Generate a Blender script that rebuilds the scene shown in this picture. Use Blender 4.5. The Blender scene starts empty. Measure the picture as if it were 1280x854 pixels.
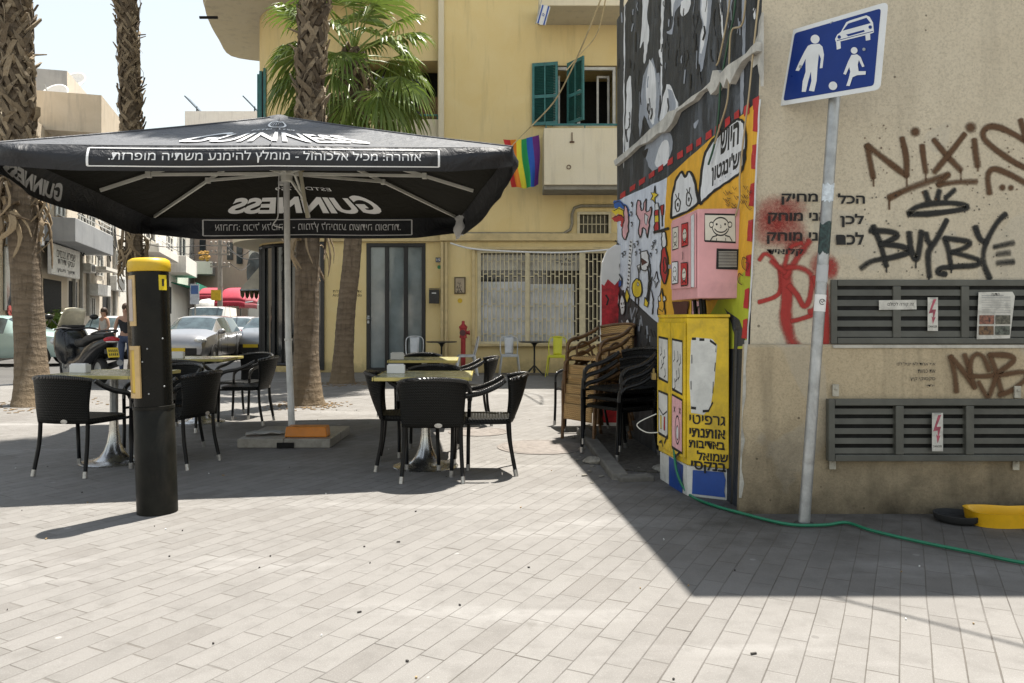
import bpy, bmesh, math, random
from mathutils import Vector, Matrix, noise as mnoise
R = math.radians
random.seed(7)
scene = bpy.context.scene
COL = scene.collection

# ------------------------------------------------------------------ camera, sky, sun, exposure
CAM_H, FOC, CX, HY = 1.22, 960.0, 640.0, 400.0
cam_d = bpy.data.cameras.new('camera')
cam = bpy.data.objects.new('camera', cam_d); COL.objects.link(cam)
cam.location = (0, 0, CAM_H); cam.rotation_euler = (R(90), 0, 0)
cam_d.sensor_width = 36; cam_d.lens = FOC / 1280 * 36
cam_d.shift_y = -(427 - HY) / 1280
cam_d.clip_start = .05; cam_d.clip_end = 3000
scene.camera = cam

SUN = Vector((.175, .306, 1.0)).normalized()      # direction towards the sun
sun_el = math.asin(SUN.z); sun_az = math.atan2(SUN.x, SUN.y)
world = bpy.data.worlds.new('World'); scene.world = world; world.use_nodes = True
wn = world.node_tree.nodes; wl = world.node_tree.links
sky = wn.new('ShaderNodeTexSky'); sky.sky_type = 'NISHITA'; sky.sun_disc = False
sky.sun_elevation = sun_el; sky.sun_rotation = sun_az
sky.air_density = 2.0; sky.dust_density = 0.0; sky.ozone_density = 1.0
hs = wn.new('ShaderNodeHueSaturation'); hs.inputs['Saturation'].default_value = .42
wl.new(sky.outputs[0], hs.inputs['Color']); wl.new(hs.outputs[0], wn['Background'].inputs[0]); wn['Background'].inputs[1].default_value = .08
sl = bpy.data.lights.new('sun', 'SUN'); sl.energy = 5.0; sl.angle = R(.53); sl.color = (1, .95, .87)
so = bpy.data.objects.new('sun', sl); COL.objects.link(so); so.location = (5, 20, 40)
so.rotation_euler = (-SUN).to_track_quat('-Z', 'Y').to_euler()
vs = scene.view_settings; vs.view_transform = 'Standard'; vs.look = 'None'; vs.gamma = 1; vs.exposure = 1.1
vs.use_curve_mapping = False
scene.cycles.use_denoising = True
scene.cycles.max_bounces = 8; scene.cycles.diffuse_bounces = 1; scene.cycles.transparent_max_bounces = 12

# ------------------------------------------------------------------ measuring helpers (photo measurements -> metres)
def P(px, py, Y):
    return Vector(((px - CX) / FOC * Y, Y, CAM_H - (py - HY) / FOC * Y))
def G(px, py, z=0.0):
    Y = FOC * (CAM_H - z) / (py - HY)
    return Vector(((px - CX) / FOC * Y, Y, z))

# ------------------------------------------------------------------ materials
def hexc(h):
    h = h.lstrip('#'); c = [int(h[i:i + 2], 16) / 255 for i in (0, 2, 4)]
    return tuple(x / 12.92 if x <= .04045 else ((x + .055) / 1.055) ** 2.4 for x in c)
class NT:
    def __init__(s, name):
        s.m = bpy.data.materials.new(name); s.m.use_nodes = True
        s.n = s.m.node_tree.nodes; s.l = s.m.node_tree.links; s.b = s.n['Principled BSDF']; s.out = s.n['Material Output']
        s._co = None
    def co(s, kind='Object'):
        if s._co is None: s._co = s.n.new('ShaderNodeTexCoord')
        return s._co.outputs[kind]
    def link(s, a, b): s.l.new(a, b)
    def val(s, sock, v):
        if hasattr(v, 'is_linked') or isinstance(v, bpy.types.NodeSocket): s.l.new(v, sock)
        else: sock.default_value = v
    def math(s, op, a, b=0.0, c=0.0, clamp=False):
        n = s.n.new('ShaderNodeMath'); n.operation = op; n.use_clamp = clamp
        s.val(n.inputs[0], a); s.val(n.inputs[1], b); s.val(n.inputs[2], c); return n.outputs[0]
    def noise(s, scale, detail=4, rough=.6, vec=None, dist=0.0, out=0):
        n = s.n.new('ShaderNodeTexNoise'); n.inputs['Scale'].default_value = scale; n.inputs['Detail'].default_value = detail
        n.inputs['Roughness'].default_value = rough; n.inputs['Distortion'].default_value = dist
        s.l.new(vec if vec is not None else s.co(), n.inputs['Vector']); return n.outputs[out]
    def mapping(s, scale=(1, 1, 1), rot=(0, 0, 0), loc=(0, 0, 0), vec=None):
        n = s.n.new('ShaderNodeMapping'); n.inputs['Scale'].default_value = scale; n.inputs['Rotation'].default_value = rot
        n.inputs['Location'].default_value = loc; s.l.new(vec if vec is not None else s.co(), n.inputs['Vector']); return n.outputs[0]
    def ramp(s, fac, stops):
        n = s.n.new('ShaderNodeValToRGB'); cr = n.color_ramp
        while len(cr.elements) < len(stops): cr.elements.new(.5)
        for e, (p, c) in zip(cr.elements, stops):
            e.position = p; e.color = (*c, 1) if len(c) == 3 else c
        s.l.new(fac, n.inputs[0]); return n.outputs[0]
    def rng(s, fac, a, b, c, d):
        n = s.n.new('ShaderNodeMapRange'); n.inputs[1].default_value = a; n.inputs[2].default_value = b
        n.inputs[3].default_value = c; n.inputs[4].default_value = d; s.l.new(fac, n.inputs[0]); return n.outputs[0]
    def mix(s, fac, a, b, mode='MIX'):
        n = s.n.new('ShaderNodeMix'); n.data_type = 'RGBA'; n.blend_type = mode
        for i, v in ((0, fac), (6, a), (7, b)):
            if isinstance(v, tuple): v = (*v, 1) if len(v) == 3 else v
            s.val(n.inputs[i], v)
        return n.outputs[2]
    def bump(s, h, strength=.3, dist=.01):
        n = s.n.new('ShaderNodeBump'); n.inputs['Strength'].default_value = strength; n.inputs['Distance'].default_value = dist
        s.l.new(h, n.inputs['Height']); s.l.new(n.outputs[0], s.b.inputs['Normal'])
    def sep(s, v):
        n = s.n.new('ShaderNodeSeparateXYZ'); s.l.new(v, n.inputs[0]); return n.outputs
    def comb(s, x, y, z=0.0):
        n = s.n.new('ShaderNodeCombineXYZ'); s.val(n.inputs[0], x); s.val(n.inputs[1], y); s.val(n.inputs[2], z); return n.outputs[0]
    def white(s, v, dim='3D'):
        n = s.n.new('ShaderNodeTexWhiteNoise'); n.noise_dimensions = dim
        s.l.new(v, n.inputs['W' if dim == '1D' else 'Vector']); return n.outputs[0]
    def attr(s, name):
        n = s.n.new('ShaderNodeAttribute'); n.attribute_name = name; return n.outputs
    def base(s, c): s.val(s.b.inputs['Base Color'], (*c, 1) if isinstance(c, tuple) and len(c) == 3 else c)
    def rough(s, r): s.val(s.b.inputs['Roughness'], r)
_mats = {}
def mat(name, col, rough=.6, metal=0.0, var=.15, vscale=6.0, bump=0.0, bscale=60.0, spec=.5, emit=None, dirt=0.0):
    """plain worn surface: colour with noise variation, roughness variation and fine bump"""
    if name in _mats: return _mats[name]
    if isinstance(col, str): col = hexc(col)
    t = NT(name)
    c2 = tuple(min(1, x * (1 + var)) for x in col); c1 = tuple(x * (1 - var) for x in col)
    n1 = t.noise(vscale, 5)
    c = t.ramp(n1, [(.3, c1), (.7, c2)])
    if dirt:
        n2 = t.noise(vscale * .6, 8, .7, dist=.6)
        c = t.mix(t.rng(n2, .48, .72, 0, dirt), c, (.05, .042, .032))
    t.base(c)
    t.rough(t.rng(t.noise(vscale * 3, 4), .3, .7, max(.02, rough - .08), min(1, rough + .1)))
    t.b.inputs['Metallic'].default_value = metal; t.b.inputs['Specular IOR Level'].default_value = spec
    if bump: t.bump(t.noise(bscale, 4), bump, .01)
    if emit: t.b.inputs['Emission Color'].default_value = (*col, 1); t.b.inputs['Emission Strength'].default_value = emit
    _mats[name] = t.m
    return t.m

# ------------------------------------------------------------------ mesh builder
class MB:
    def __init__(s): s.v = []; s.f = []; s.mi = []; s.cur = 0; s.M = None; s.attr = {}
    def add(s, vs_, fs):
        o = len(s.v)
        s.v.extend([(s.M @ Vector(p)) if s.M else Vector(p) for p in vs_])
        for f in fs: s.f.append([i + o for i in f]); s.mi.append(s.cur)
        return o
    def box(s, c, d, rot=None):
        x, y, z = d[0] / 2, d[1] / 2, d[2] / 2
        vs_ = [Vector((a * x, b * y, e * z)) for e in (-1, 1) for b in (-1, 1) for a in (-1, 1)]
        if rot is not None:
            m = rot if isinstance(rot, Matrix) else Matrix.Rotation(rot, 3, 'Z')
            vs_ = [m @ p for p in vs_]
        c = Vector(c)
        s.add([p + c for p in vs_], [(0, 2, 3, 1), (4, 5, 7, 6), (0, 1, 5, 4), (2, 6, 7, 3), (0, 4, 6, 2), (1, 3, 7, 5)])
    def quad(s, *p): s.add(p, [tuple(range(len(p)))])
    def prism(s, pts, d):
        """closed polygon (3D points, flat) swept by vector d"""
        n = len(pts); d = Vector(d); pts = [Vector(p) for p in pts]
        s.add(pts + [p + d for p in pts], [tuple(range(n))[::-1], tuple(range(n, 2 * n))] + [(i, (i + 1) % n, n + (i + 1) % n, n + i) for i in range(n)])
    def bar(s, a, b, w, h=None, up=(0, 0, 1)):
        """rectangular bar from a to b"""
        a, b = Vector(a), Vector(b); h = h or w; t = (b - a).normalized(); u = Vector(up)
        if abs(t.dot(u)) > .98: u = Vector((0, 1, 0))
        x = t.cross(u).normalized(); y = x.cross(t)
        o = [x * w / 2 + y * h / 2, -x * w / 2 + y * h / 2, -x * w / 2 - y * h / 2, x * w / 2 - y * h / 2]
        s.add([a + q for q in o] + [b + q for q in o], [(0, 1, 2, 3), (7, 6, 5, 4)] + [(i, i + 4, (i + 1) % 4 + 4, (i + 1) % 4) for i in range(4)])
    def tube(s, pts, r, n=8, caps=True, flat=1.0, up=None):
        pts = [Vector(p) for p in pts]; k = len(pts)
        rs = r if isinstance(r, (list, tuple)) else [r] * k
        t0 = (pts[1] - pts[0]).normalized(); u = Vector(up) if up else Vector((0, 0, 1))
        if abs(t0.dot(u)) > .95: u = Vector((1, 0, 0)) if abs(t0.x) < .9 else Vector((0, 1, 0))
        x = t0.cross(u).normalized(); vs_ = []
        for i, p in enumerate(pts):
            t = (pts[min(i + 1, k - 1)] - pts[max(i - 1, 0)])
            t = t.normalized() if t.length > 1e-9 else t0
            x = (x - t * x.dot(t)); x = x.normalized() if x.length > 1e-6 else t.orthogonal().normalized()
            y = t.cross(x)
            for j in range(n):
                a = 2 * math.pi * j / n
                vs_.append(p + x * math.cos(a) * rs[i] + y * math.sin(a) * rs[i] * flat)
        fs = [(i * n + j, (i + 1) * n + j, (i + 1) * n + (j + 1) % n, i * n + (j + 1) % n) for i in range(k - 1) for j in range(n)]
        fs = [f[::-1] for f in fs]
        if caps: fs += [tuple(range(n)), tuple(range((k - 1) * n, k * n))[::-1]]
        s.add(vs_, fs)
    def lathe(s, prof, n=24, c=(0, 0, 0), ax=None, caps=True):
        """profile of (r, z) turned about z at c; ax = optional 3x3 rotation"""
        c = Vector(c); vs_ = []
        for r, z in prof:
            for j in range(n):
                a = 2 * math.pi * j / n; p = Vector((r * math.cos(a), r * math.sin(a), z))
                vs_.append(c + (ax @ p if ax else p))
        k = len(prof)
        fs = [(i * n + j, i * n + (j + 1) % n, (i + 1) * n + (j + 1) % n, (i + 1) * n + j) for i in range(k - 1) for j in range(n)]
        if caps: fs += [tuple(range(n))[::-1], tuple(range((k - 1) * n, k * n))]
        s.add(vs_, fs)
    def grid(s, nu, nv, f, wrap=False):
        vs_ = [f(i / (nu - 1), j / (nv - 1)) for j in range(nv) for i in range(nu)]
        s.add(vs_, [(j * nu + i, j * nu + i + 1, (j + 1) * nu + i + 1, (j + 1) * nu + i) for j in range(nv - 1) for i in range(nu - 1)])
    def ball(s, c, r, n=12, m=8):
        c = Vector(c); r = r if isinstance(r, (tuple, list)) else (r, r, r)
        prof = [(max(1e-4, math.sin(math.pi * i / m)), -math.cos(math.pi * i / m)) for i in range(m + 1)]
        o = len(s.v); s.lathe(prof, n)
        for i in range(o, len(s.v)):
            p = s.v[i] if not s.M else s.M.inverted() @ s.v[i]
            q = Vector((p.x * r[0], p.y * r[1], p.z * r[2])) + c
            s.v[i] = s.M @ q if s.M else q
    def obj(s, name, m, parent=None, smooth=None, bevel=0.0, world=False, solid=0.0, seg=2):
        me = bpy.data.meshes.new(name); me.from_pydata([tuple(p) for p in s.v], [], s.f); 
        for q in (m if isinstance(m, (list, tuple)) else [m]): me.materials.append(q)
        if len(me.polygons) == len(s.mi): me.polygons.foreach_set('material_index', s.mi)
        if s.attr:
            for an, vals in s.attr.items():
                a = me.attributes.new(an, 'FLOAT', 'POINT'); a.data.foreach_set('value', vals)
        if smooth:
            me.shade_smooth()
            if smooth < 180: me.set_sharp_from_angle(angle=R(smooth))
        me.update()
        o = bpy.data.objects.new(name, me); COL.objects.link(o)
        if solid:
            md = o.modifiers.new('solid', 'SOLIDIFY'); md.thickness = solid; md.offset = 0
        if bevel:
            md = o.modifiers.new('bevel', 'BEVEL'); md.width = bevel; md.segments = seg; md.limit_method = 'ANGLE'; md.angle_limit = R(40)
            md.harden_normals = False
        if parent:
            o.parent = parent
            if world: o.matrix_parent_inverse = Matrix.Translation(-Vector(parent.location))
        return o
def tag(o, label=None, cat=None, group=None, kind=None):
    if label: o['label'] = label
    if cat: o['category'] = cat
    if group: o['group'] = group
    if kind: o['kind'] = kind
    return o
def thing(name, label, cat, loc=(0, 0, 0), rz=0, group=None):
    o = bpy.data.objects.new(name, None); COL.objects.link(o); o.empty_display_size = .2
    o.location = loc; o.rotation_euler = (0, 0, rz)
    return tag(o, label, cat, group)
def kids(o, pool): return pool.get(o, [])
def dup(root, loc, rz, label=None, group=None, rot=None):
    """a copy of a thing with copies of its parts and sub-parts (mesh data shared)"""
    pool = {}
    for q in list(COL.objects):
        if q.parent: pool.setdefault(q.parent, []).append(q)
    def cp(o, par):
        c = o.copy(); COL.objects.link(c)
        if par: c.parent = par
        for k in pool.get(o, []): cp(k, c)
        return c
    r = cp(root, None); r.location = loc; r.rotation_euler = rot if rot else (0, 0, rz)
    if label: r['label'] = label
    if group: r['group'] = group
    return r
def bez(pts, n=8):
    """smooth curve (Catmull-Rom) through points"""
    pts = [Vector(p) for p in pts]; out = []
    for i in range(len(pts) - 1):
        p0 = pts[max(i - 1, 0)]; p1 = pts[i]; p2 = pts[i + 1]; p3 = pts[min(i + 2, len(pts) - 1)]
        for k in range(n):
            t = k / n
            out.append(.5 * ((2 * p1) + (p2 - p0) * t + (2 * p0 - 5 * p1 + 4 * p2 - p3) * t * t + (3 * p1 - p0 - 3 * p2 + p3) * t ** 3))
    out.append(pts[-1]); return out
def heb(s):
    """right-to-left text for left-to-right layout"""
    out = []; run = ''
    for ch in s[::-1]: out.append(ch)
    return ''.join(out)
_tc = bpy.data.curves.new('textwork', 'FONT'); _to = bpy.data.objects.new('textwork', _tc)
def text_geo(body, align='CENTER', bold=0.0, shear=0.0):
    """flat outline of a text: list of 2D points and faces, height of a capital about 0.7, origin at baseline"""
    if _to.name not in COL.objects: COL.objects.link(_to)
    _tc.body = body; _tc.size = 1; _tc.align_x = align; _tc.offset = 0 if ('פ' in body or 'צ' in body) else bold; _tc.shear = shear; _tc.resolution_u = 4; _tc.space_line = 1.0
    dg = bpy.context.evaluated_depsgraph_get(); dg.update()
    me = bpy.data.meshes.new_from_object(_to.evaluated_get(dg))
    vs_ = [Vector((v.co.x, v.co.y)) for v in me.vertices]; fs = [tuple(p.vertices) for p in me.polygons]
    bpy.data.meshes.remove(me)
    return vs_, fs
def put_text(mb, body, f, align='CENTER', bold=0.0, fit=None, smallcaps=False):
    """text mapped by f(u, v) -> 3D; fit=(w,h) scales the text's box to w x h (centred on 0,0)"""
    vs_, fs = text_geo(body, align, bold)
    if not vs_: return
    if fit:
        x0 = min(p.x for p in vs_); x1 = max(p.x for p in vs_); y0 = min(p.y for p in vs_); y1 = max(p.y for p in vs_)
        vs_ = [Vector(((p.x - (x0 + x1) / 2) / (x1 - x0) * fit[0], (p.y - (y0 + y1) / 2) / (y1 - y0) * fit[1])) for p in vs_]
    mb.add([f(p.x, p.y) for p in vs_], fs)
def fill2d(pts):
    """triangles of a simple 2D polygon"""
    from mathutils.geometry import tessellate_polygon
    return [tuple(t) for t in tessellate_polygon([[Vector((p[0], p[1], 0)) for p in pts]])]
def stroke2d(pts, w, n=1):
    """ribbon (2D) along points with width w; returns verts, faces"""
    pts = [Vector(p) for p in pts]; L = []; Rr = []
    for i, p in enumerate(pts):
        t = pts[min(i + 1, len(pts) - 1)] - pts[max(i - 1, 0)]
        if t.length < 1e-9: t = Vector((1, 0))
        t.normalize(); nn = Vector((-t.y, t.x)); ww = w[i] if isinstance(w, list) else w
        L.append(p + nn * ww / 2); Rr.append(p - nn * ww / 2)
    k = len(pts)
    return L + Rr, [(i, k + i, k + i + 1, i + 1) for i in range(k - 1)]
def bez2(pts, n=6):
    return [Vector((p.x, p.y)) for p in bez([(p[0], p[1], 0) for p in pts], n)]

# ------------------------------------------------------------------ shared materials
def m_paving():
    t = NT('paving'); xyz = t.sep(t.mapping(rot=(0, 0, R(27)), vec=t.co()))
    W, L = .104, .315                                    # stones laid in rows, joints staggered at random
    wav = t.noise(.9, 2, .5)
    rowf = t.math('DIVIDE', t.math('MULTIPLY_ADD', wav, .02, xyz[0]), W); row = t.math('FLOOR', rowf); fx = t.math('FRACT', rowf)
    jit = t.math('MULTIPLY_ADD', t.white(row, '1D'), .55, t.math('MULTIPLY', t.math('MODULO', row, 2), .45))
    colf = t.math('ADD', t.math('DIVIDE', xyz[1], L), jit); cl = t.math('FLOOR', colf); fy = t.math('FRACT', colf)
    rnd = t.white(t.comb(row, cl)); rnd2 = t.white(t.comb(cl, row, 3.0)); rnd3 = t.white(t.comb(cl, row, 7.0))
    fine = t.noise(38, 4, .75)
    dx = t.math('MULTIPLY', t.math('MINIMUM', fx, t.math('SUBTRACT', 1.0, fx)), W)
    dy = t.math('MULTIPLY', t.math('MINIMUM', fy, t.math('SUBTRACT', 1.0, fy)), L)
    rag = t.math('MULTIPLY', t.math('SUBTRACT', fine, .5), .004)
    jx = t.math('SUBTRACT', 1.0, t.math('DIVIDE', t.math('SUBTRACT', t.math('ADD', dx, rag), t.math('MULTIPLY_ADD', t.white(row, '1D'), .0016, .0004)), .0017), clamp=True)
    jy = t.math('SUBTRACT', 1.0, t.math('DIVIDE', t.math('SUBTRACT', t.math('ADD', dy, rag), t.math('MULTIPLY', t.math('POWER', rnd2, 2.0), .0046)), .0017), clamp=True)
    joint = t.math('MAXIMUM', jx, jy)
    jn = t.noise(1.7, 4, .65)
    jstr = t.math('MULTIPLY', joint, t.rng(jn, .38, .62, .35, 1.0))
    base = t.mix(rnd, (.180, .170, .157), (.222, .211, .196))
    base = t.mix(t.math('MULTIPLY', t.math('GREATER_THAN', rnd3, .90), .55), base, (.14, .128, .115))
    big = t.noise(.55, 6, .65, dist=.4)
    base = t.mix(t.rng(big, .35, .72, 0, .55), base, (.262, .25, .234))
    spk = t.noise(420, 2, .7)
    base = t.mix(t.rng(spk, .36, .68, .0, .55), base, (.13, .12, .108)); sp2 = t.noise(150, 3, .8); base = t.mix(t.rng(sp2, .56, .70, 0, .40), base, (.42, .405, .38)); base = t.mix(t.rng(sp2, .44, .30, 0, .35), base, (.11, .10, .09))
    st = t.noise(1.0, 5, .6, t.mapping((.35, 1.8, 1), (0, 0, R(12))))
    base = t.mix(t.rng(st, .54, .72, 0, .55), base, (.36, .347, .33))       # pale scuffed tracks
    mid = t.noise(7, 5, .7)
    base = t.mix(t.rng(mid, .48, .70, 0, .42), base, (.115, .107, .097))
    spot = t.noise(2.6, 7, .68, dist=.5)
    base = t.mix(t.rng(spot, .635, .69, 0, .42), base, (.115, .105, .092))   # greasy spots
    gum = t.n.new('ShaderNodeTexVoronoi'); gum.inputs['Scale'].default_value = 4.3; t.link(t.co(), gum.inputs['Vector'])
    gw = t.white(gum.outputs['Position'])
    g = t.math('MULTIPLY', t.math('LESS_THAN', t.math('ADD', gum.outputs['Distance'], t.math('MULTIPLY', fine, .03)), t.math('MULTIPLY', gw, .11)), t.math('GREATER_THAN', gw, .45))
    base = t.mix(t.math('MULTIPLY', g, .5), base, t.mix(t.math('GREATER_THAN', gw, .8), (.105, .098, .09), (.40, .39, .37)))
    # wet grime along the painted wall, coloured darker to deepen the building's shade
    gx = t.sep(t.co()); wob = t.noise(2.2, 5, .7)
    grime_shade = t.math('MULTIPLY', t.rng(t.math('ADD', gx[0], t.math('MULTIPLY', wob, .7)), .75, 1.6, 0, 1), t.rng(t.math('ADD', gx[1], t.math('MULTIPLY', wob, .8)), 3.5, 5.0, 0, 1))
    base = t.mix(t.math('MULTIPLY', grime_shade, t.rng(t.noise(4, 6, .7), .35, .62, .45, .92), clamp=True), base, (.055, .05, .043))
    sand = t.math('MULTIPLY', jstr, t.rng(t.noise(.8, 3), .35, .65, .0, .55))
    base = t.mix(jstr, base, (.042, .036, .03)); base = t.mix(sand, base, (.20, .175, .145))
    t.base(base)
    t.rough(t.rng(spk, .3, .7, .55, .85)); t.b.inputs['Specular IOR Level'].default_value = .4
    tilt = t.math('MULTIPLY', t.math('SUBTRACT', rnd, .5), t.math('SUBTRACT', fx, .5))
    h = t.math('ADD', t.math('MULTIPLY', joint, -1.0), t.math('ADD', t.math('ADD', t.math('MULTIPLY', rnd, .6), t.math('MULTIPLY', tilt, 1.6)), t.math('MULTIPLY', spk, .3)))
    t.bump(h, .55, .007)
    return t.m
def m_asphalt():
    t = NT('asphalt'); n = t.noise(90, 4, .7); b = t.noise(.6, 6)
    c = t.mix(t.rng(b, .3, .7, 0, 1), (.055, .053, .05), (.10, .096, .09))
    t.base(t.mix(t.rng(n, .4, .7, 0, .6), c, (.14, .135, .13))); t.rough(.85); t.bump(n, .4, .01); return t.m
def m_stucco(name, c, c2, stain=.5, zref=0.0, speck=.5, scale=1.0):
    """sprayed render: coarse grain, blotches, vertical run stains, splash dirt near the foot"""
    t = NT(name); g = t.noise(70 * scale, 5, .75); g2 = t.noise(230 * scale, 2, .6); b = t.noise(1.3, 6, .65, dist=.5)
    base = t.mix(t.rng(b, .3, .7, 0, 1), c, c2)
    dk = tuple(x * .55 for x in c)
    base = t.mix(t.rng(g, .46, .66, 0, speck), base, dk)
    lt = tuple(min(1, x * 1.22) for x in c)
    base = t.mix(t.rng(g2, .55, .75, 0, .4), base, lt)
    run = t.noise(5, 5, .65, t.mapping((1, 1, .10)))
    base = t.mix(t.rng(run, .52, .74, 0, stain), base, tuple(x * .5 for x in c2))
    if speck > .3:
        vo = t.n.new('ShaderNodeTexVoronoi'); vo.feature = 'DISTANCE_TO_EDGE'; vo.inputs['Scale'].default_value = 1.15
        wp = t.n.new('ShaderNodeVectorMath'); wp.operation = 'ADD'; t.link(t.co(), wp.inputs[0]); t.link(t.mix(.12, (0, 0, 0), t.noise(3.2, 5, .7, out=1)), wp.inputs[1]); t.link(wp.outputs[0], vo.inputs['Vector'])
        cr = t.math('MULTIPLY', t.math('LESS_THAN', vo.outputs['Distance'], .0035), t.math('GREATER_THAN', t.noise(.9, 2), .63))
        base = t.mix(t.math('MULTIPLY', cr, .4), base, (.06, .05, .035))
        pit = t.n.new('ShaderNodeTexVoronoi'); pit.inputs['Scale'].default_value = 9; t.link(t.co(), pit.inputs['Vector']); pw = t.white(pit.outputs['Position'])
        pk = t.math('MULTIPLY', t.math('LESS_THAN', t.math('ADD', pit.outputs['Distance'], t.math('MULTIPLY', g, .04)), t.math('MULTIPLY', pw, .10)), t.math('GREATER_THAN', pw, .72)); base = t.mix(t.math('MULTIPLY', pk, .7), base, (.10, .08, .055))
        pa = t.noise(.75, 3, .5, dist=1.2); base = t.mix(t.rng(pa, .60, .615, 0, .28), base, (.50, .47, .40))
    z = t.sep(t.co())[2]
    foot = t.rng(t.math('ADD', z, t.math('MULTIPLY', t.noise(3.5, 6, .7), .9)), zref + .35, zref + 1.15, .75 * (stain > .3) + .25, 0)
    base = t.mix(foot, base, (.06, .05, .034))
    t.base(base); t.rough(.92); t.b.inputs['Specular IOR Level'].default_value = .2
    t.bump(t.math('ADD', g, t.math('MULTIPLY', g2, .5)), .55, .012)
    return t.m
def m_weave(name, c, rough=.42):
    t = NT(name); u = t.attr('wu')[2]; v = t.attr('wv')[2]
    a = t.math('SINE', t.math('MULTIPLY', u, 2 * math.pi / .034)); b = t.math('SINE', t.math('MULTIPLY', v, 2 * math.pi / .024))
    w = t.math('MULTIPLY', a, b)
    vv = t.math('ABSOLUTE', t.math('SINE', t.math('MULTIPLY', v, math.pi / .024)))
    h = t.math('ADD', t.math('MULTIPLY', w, .5), t.math('MULTIPLY', vv, .6))
    t.base(t.mix(t.rng(h, -.4, .9, 0, 1), tuple(x * .2 for x in c), tuple(x * 1.6 for x in c))); t.rough(rough); t.b.inputs['Specular IOR Level'].default_value = .16
    t.bump(h, .9, .006); return t.m
def m_spray(name, c, c2=None, soft=1.0):
    """spray paint whose edge fades: attribute a = coverage"""
    t = NT(name); a = t.attr('a')[2]; n = t.noise(55, 4, .7); n2 = t.noise(260, 2, .5)
    al = t.math('MULTIPLY_ADD', t.math('SUBTRACT', n, .5), .55 * soft, a)
    al = t.math('MULTIPLY_ADD', t.math('SUBTRACT', n2, .5), .5 * soft, al)
    al = t.rng(al, .08, .95, 0, .93)
    t.base(t.mix(t.rng(n, .3, .7, 0, 1), c, c2 or tuple(x * .7 for x in c))); t.rough(.75)
    t.link(al, t.b.inputs['Alpha']); return t.m
def m_glass_dark(name, c=(.012, .014, .014), rough=.04):
    t = NT(name); t.base(t.mix(t.rng(t.noise(2.5, 3), .4, .7, 0, 1), c, tuple(x * 2.2 for x in c))); t.rough(t.rng(t.noise(9, 5), .4, .8, rough, rough + .08))
    t.b.inputs['Specular IOR Level'].default_value = .8; return t.m
M = {}
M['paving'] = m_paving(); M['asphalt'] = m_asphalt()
M['stucco'] = m_stucco('stucco', (.60, .52, .385), (.68, .60, .455), .40, zref=-10)
M['plinth'] = m_stucco('plinth_stucco', (.50, .40, .26), (.58, .475, .315), .8, zref=-.05)
M['weave_black'] = m_weave('weave_black', (.011, .011, .010)); M['weave_brown'] = m_weave('weave_brown', (.50, .32, .14), .5)
M['black_tube'] = mat('black_tube', (.007, .007, .007), .36, spec=.2, var=.3, bump=.15, bscale=90)
M['brown_tube'] = mat('brown_tube', (.15, .08, .032), .35, var=.45, vscale=14, bump=.2)
M['cap_metal'] = mat('cap_metal', (.42, .41, .39), .35, .7, dirt=.3, vscale=30)
M['chrome'] = mat('chrome', (.50, .495, .48), .24, .95, var=.06, vscale=4, dirt=.0)
M['steel'] = mat('galvanised_steel', (.40, .41, .41), .45, .75, var=.22, vscale=11, bump=.12, dirt=.4)
M['white_paint'] = mat('white_paint', (.72, .71, .67), .45, dirt=.25, vscale=5)
M['alu'] = mat('aluminium_cream', (.80, .78, .69), .45, .0, var=.1)
M['black_paint'] = mat('black_paint', (.014, .014, .013), .32, var=.35, dirt=0, bump=.05)
M['white'] = mat('white', (.78, .77, .74), .55, var=.06)
M['rubber'] = mat('rubber', (.018, .018, .018), .8)
M['red'] = mat('red_paint', (.40, .03, .03), .5, var=.2)
M['black_ink'] = mat('black_ink', (.015, .014, .013), .6, var=.2)
M['hole'] = mat('dark_inside', (.006, .006, .005), .9)
M['glass'] = m_glass_dark('dark_glass')
M['chrome_trim'] = M['chrome']

def m_wallpaint(name, c, chip=.35, base=(.42, .40, .36)):
    """brush paint on rough render: streaky coverage, faded patches, chips and dribbles"""
    t = NT(name); n = t.noise(6, 6, .7, t.mapping((1, 1, .45)), dist=.6); f = t.noise(48, 4, .75); d = t.noise(9, 5, .7, t.mapping((1, 1, .08)))
    col = t.mix(t.rng(n, .28, .72, 0, 1), tuple(x * .72 for x in c), tuple(min(1, x * 1.16 + .01) for x in c))
    col = t.mix(t.rng(d, .58, .78, 0, .35), col, tuple(x * .45 for x in c))
    ch = t.math('MULTIPLY', t.rng(f, .60, .66, 0, 1), t.rng(t.noise(2.2, 4, .6), .45, .65, 0, chip))
    col = t.mix(ch, col, base)
    t.base(col); t.rough(t.rng(n, .3, .7, .5, .75)); t.b.inputs['Specular IOR Level'].default_value = .3; t.bump(t.math('ADD', f, t.math('MULTIPLY', n, .5)), .45, .008); return t.m

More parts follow.
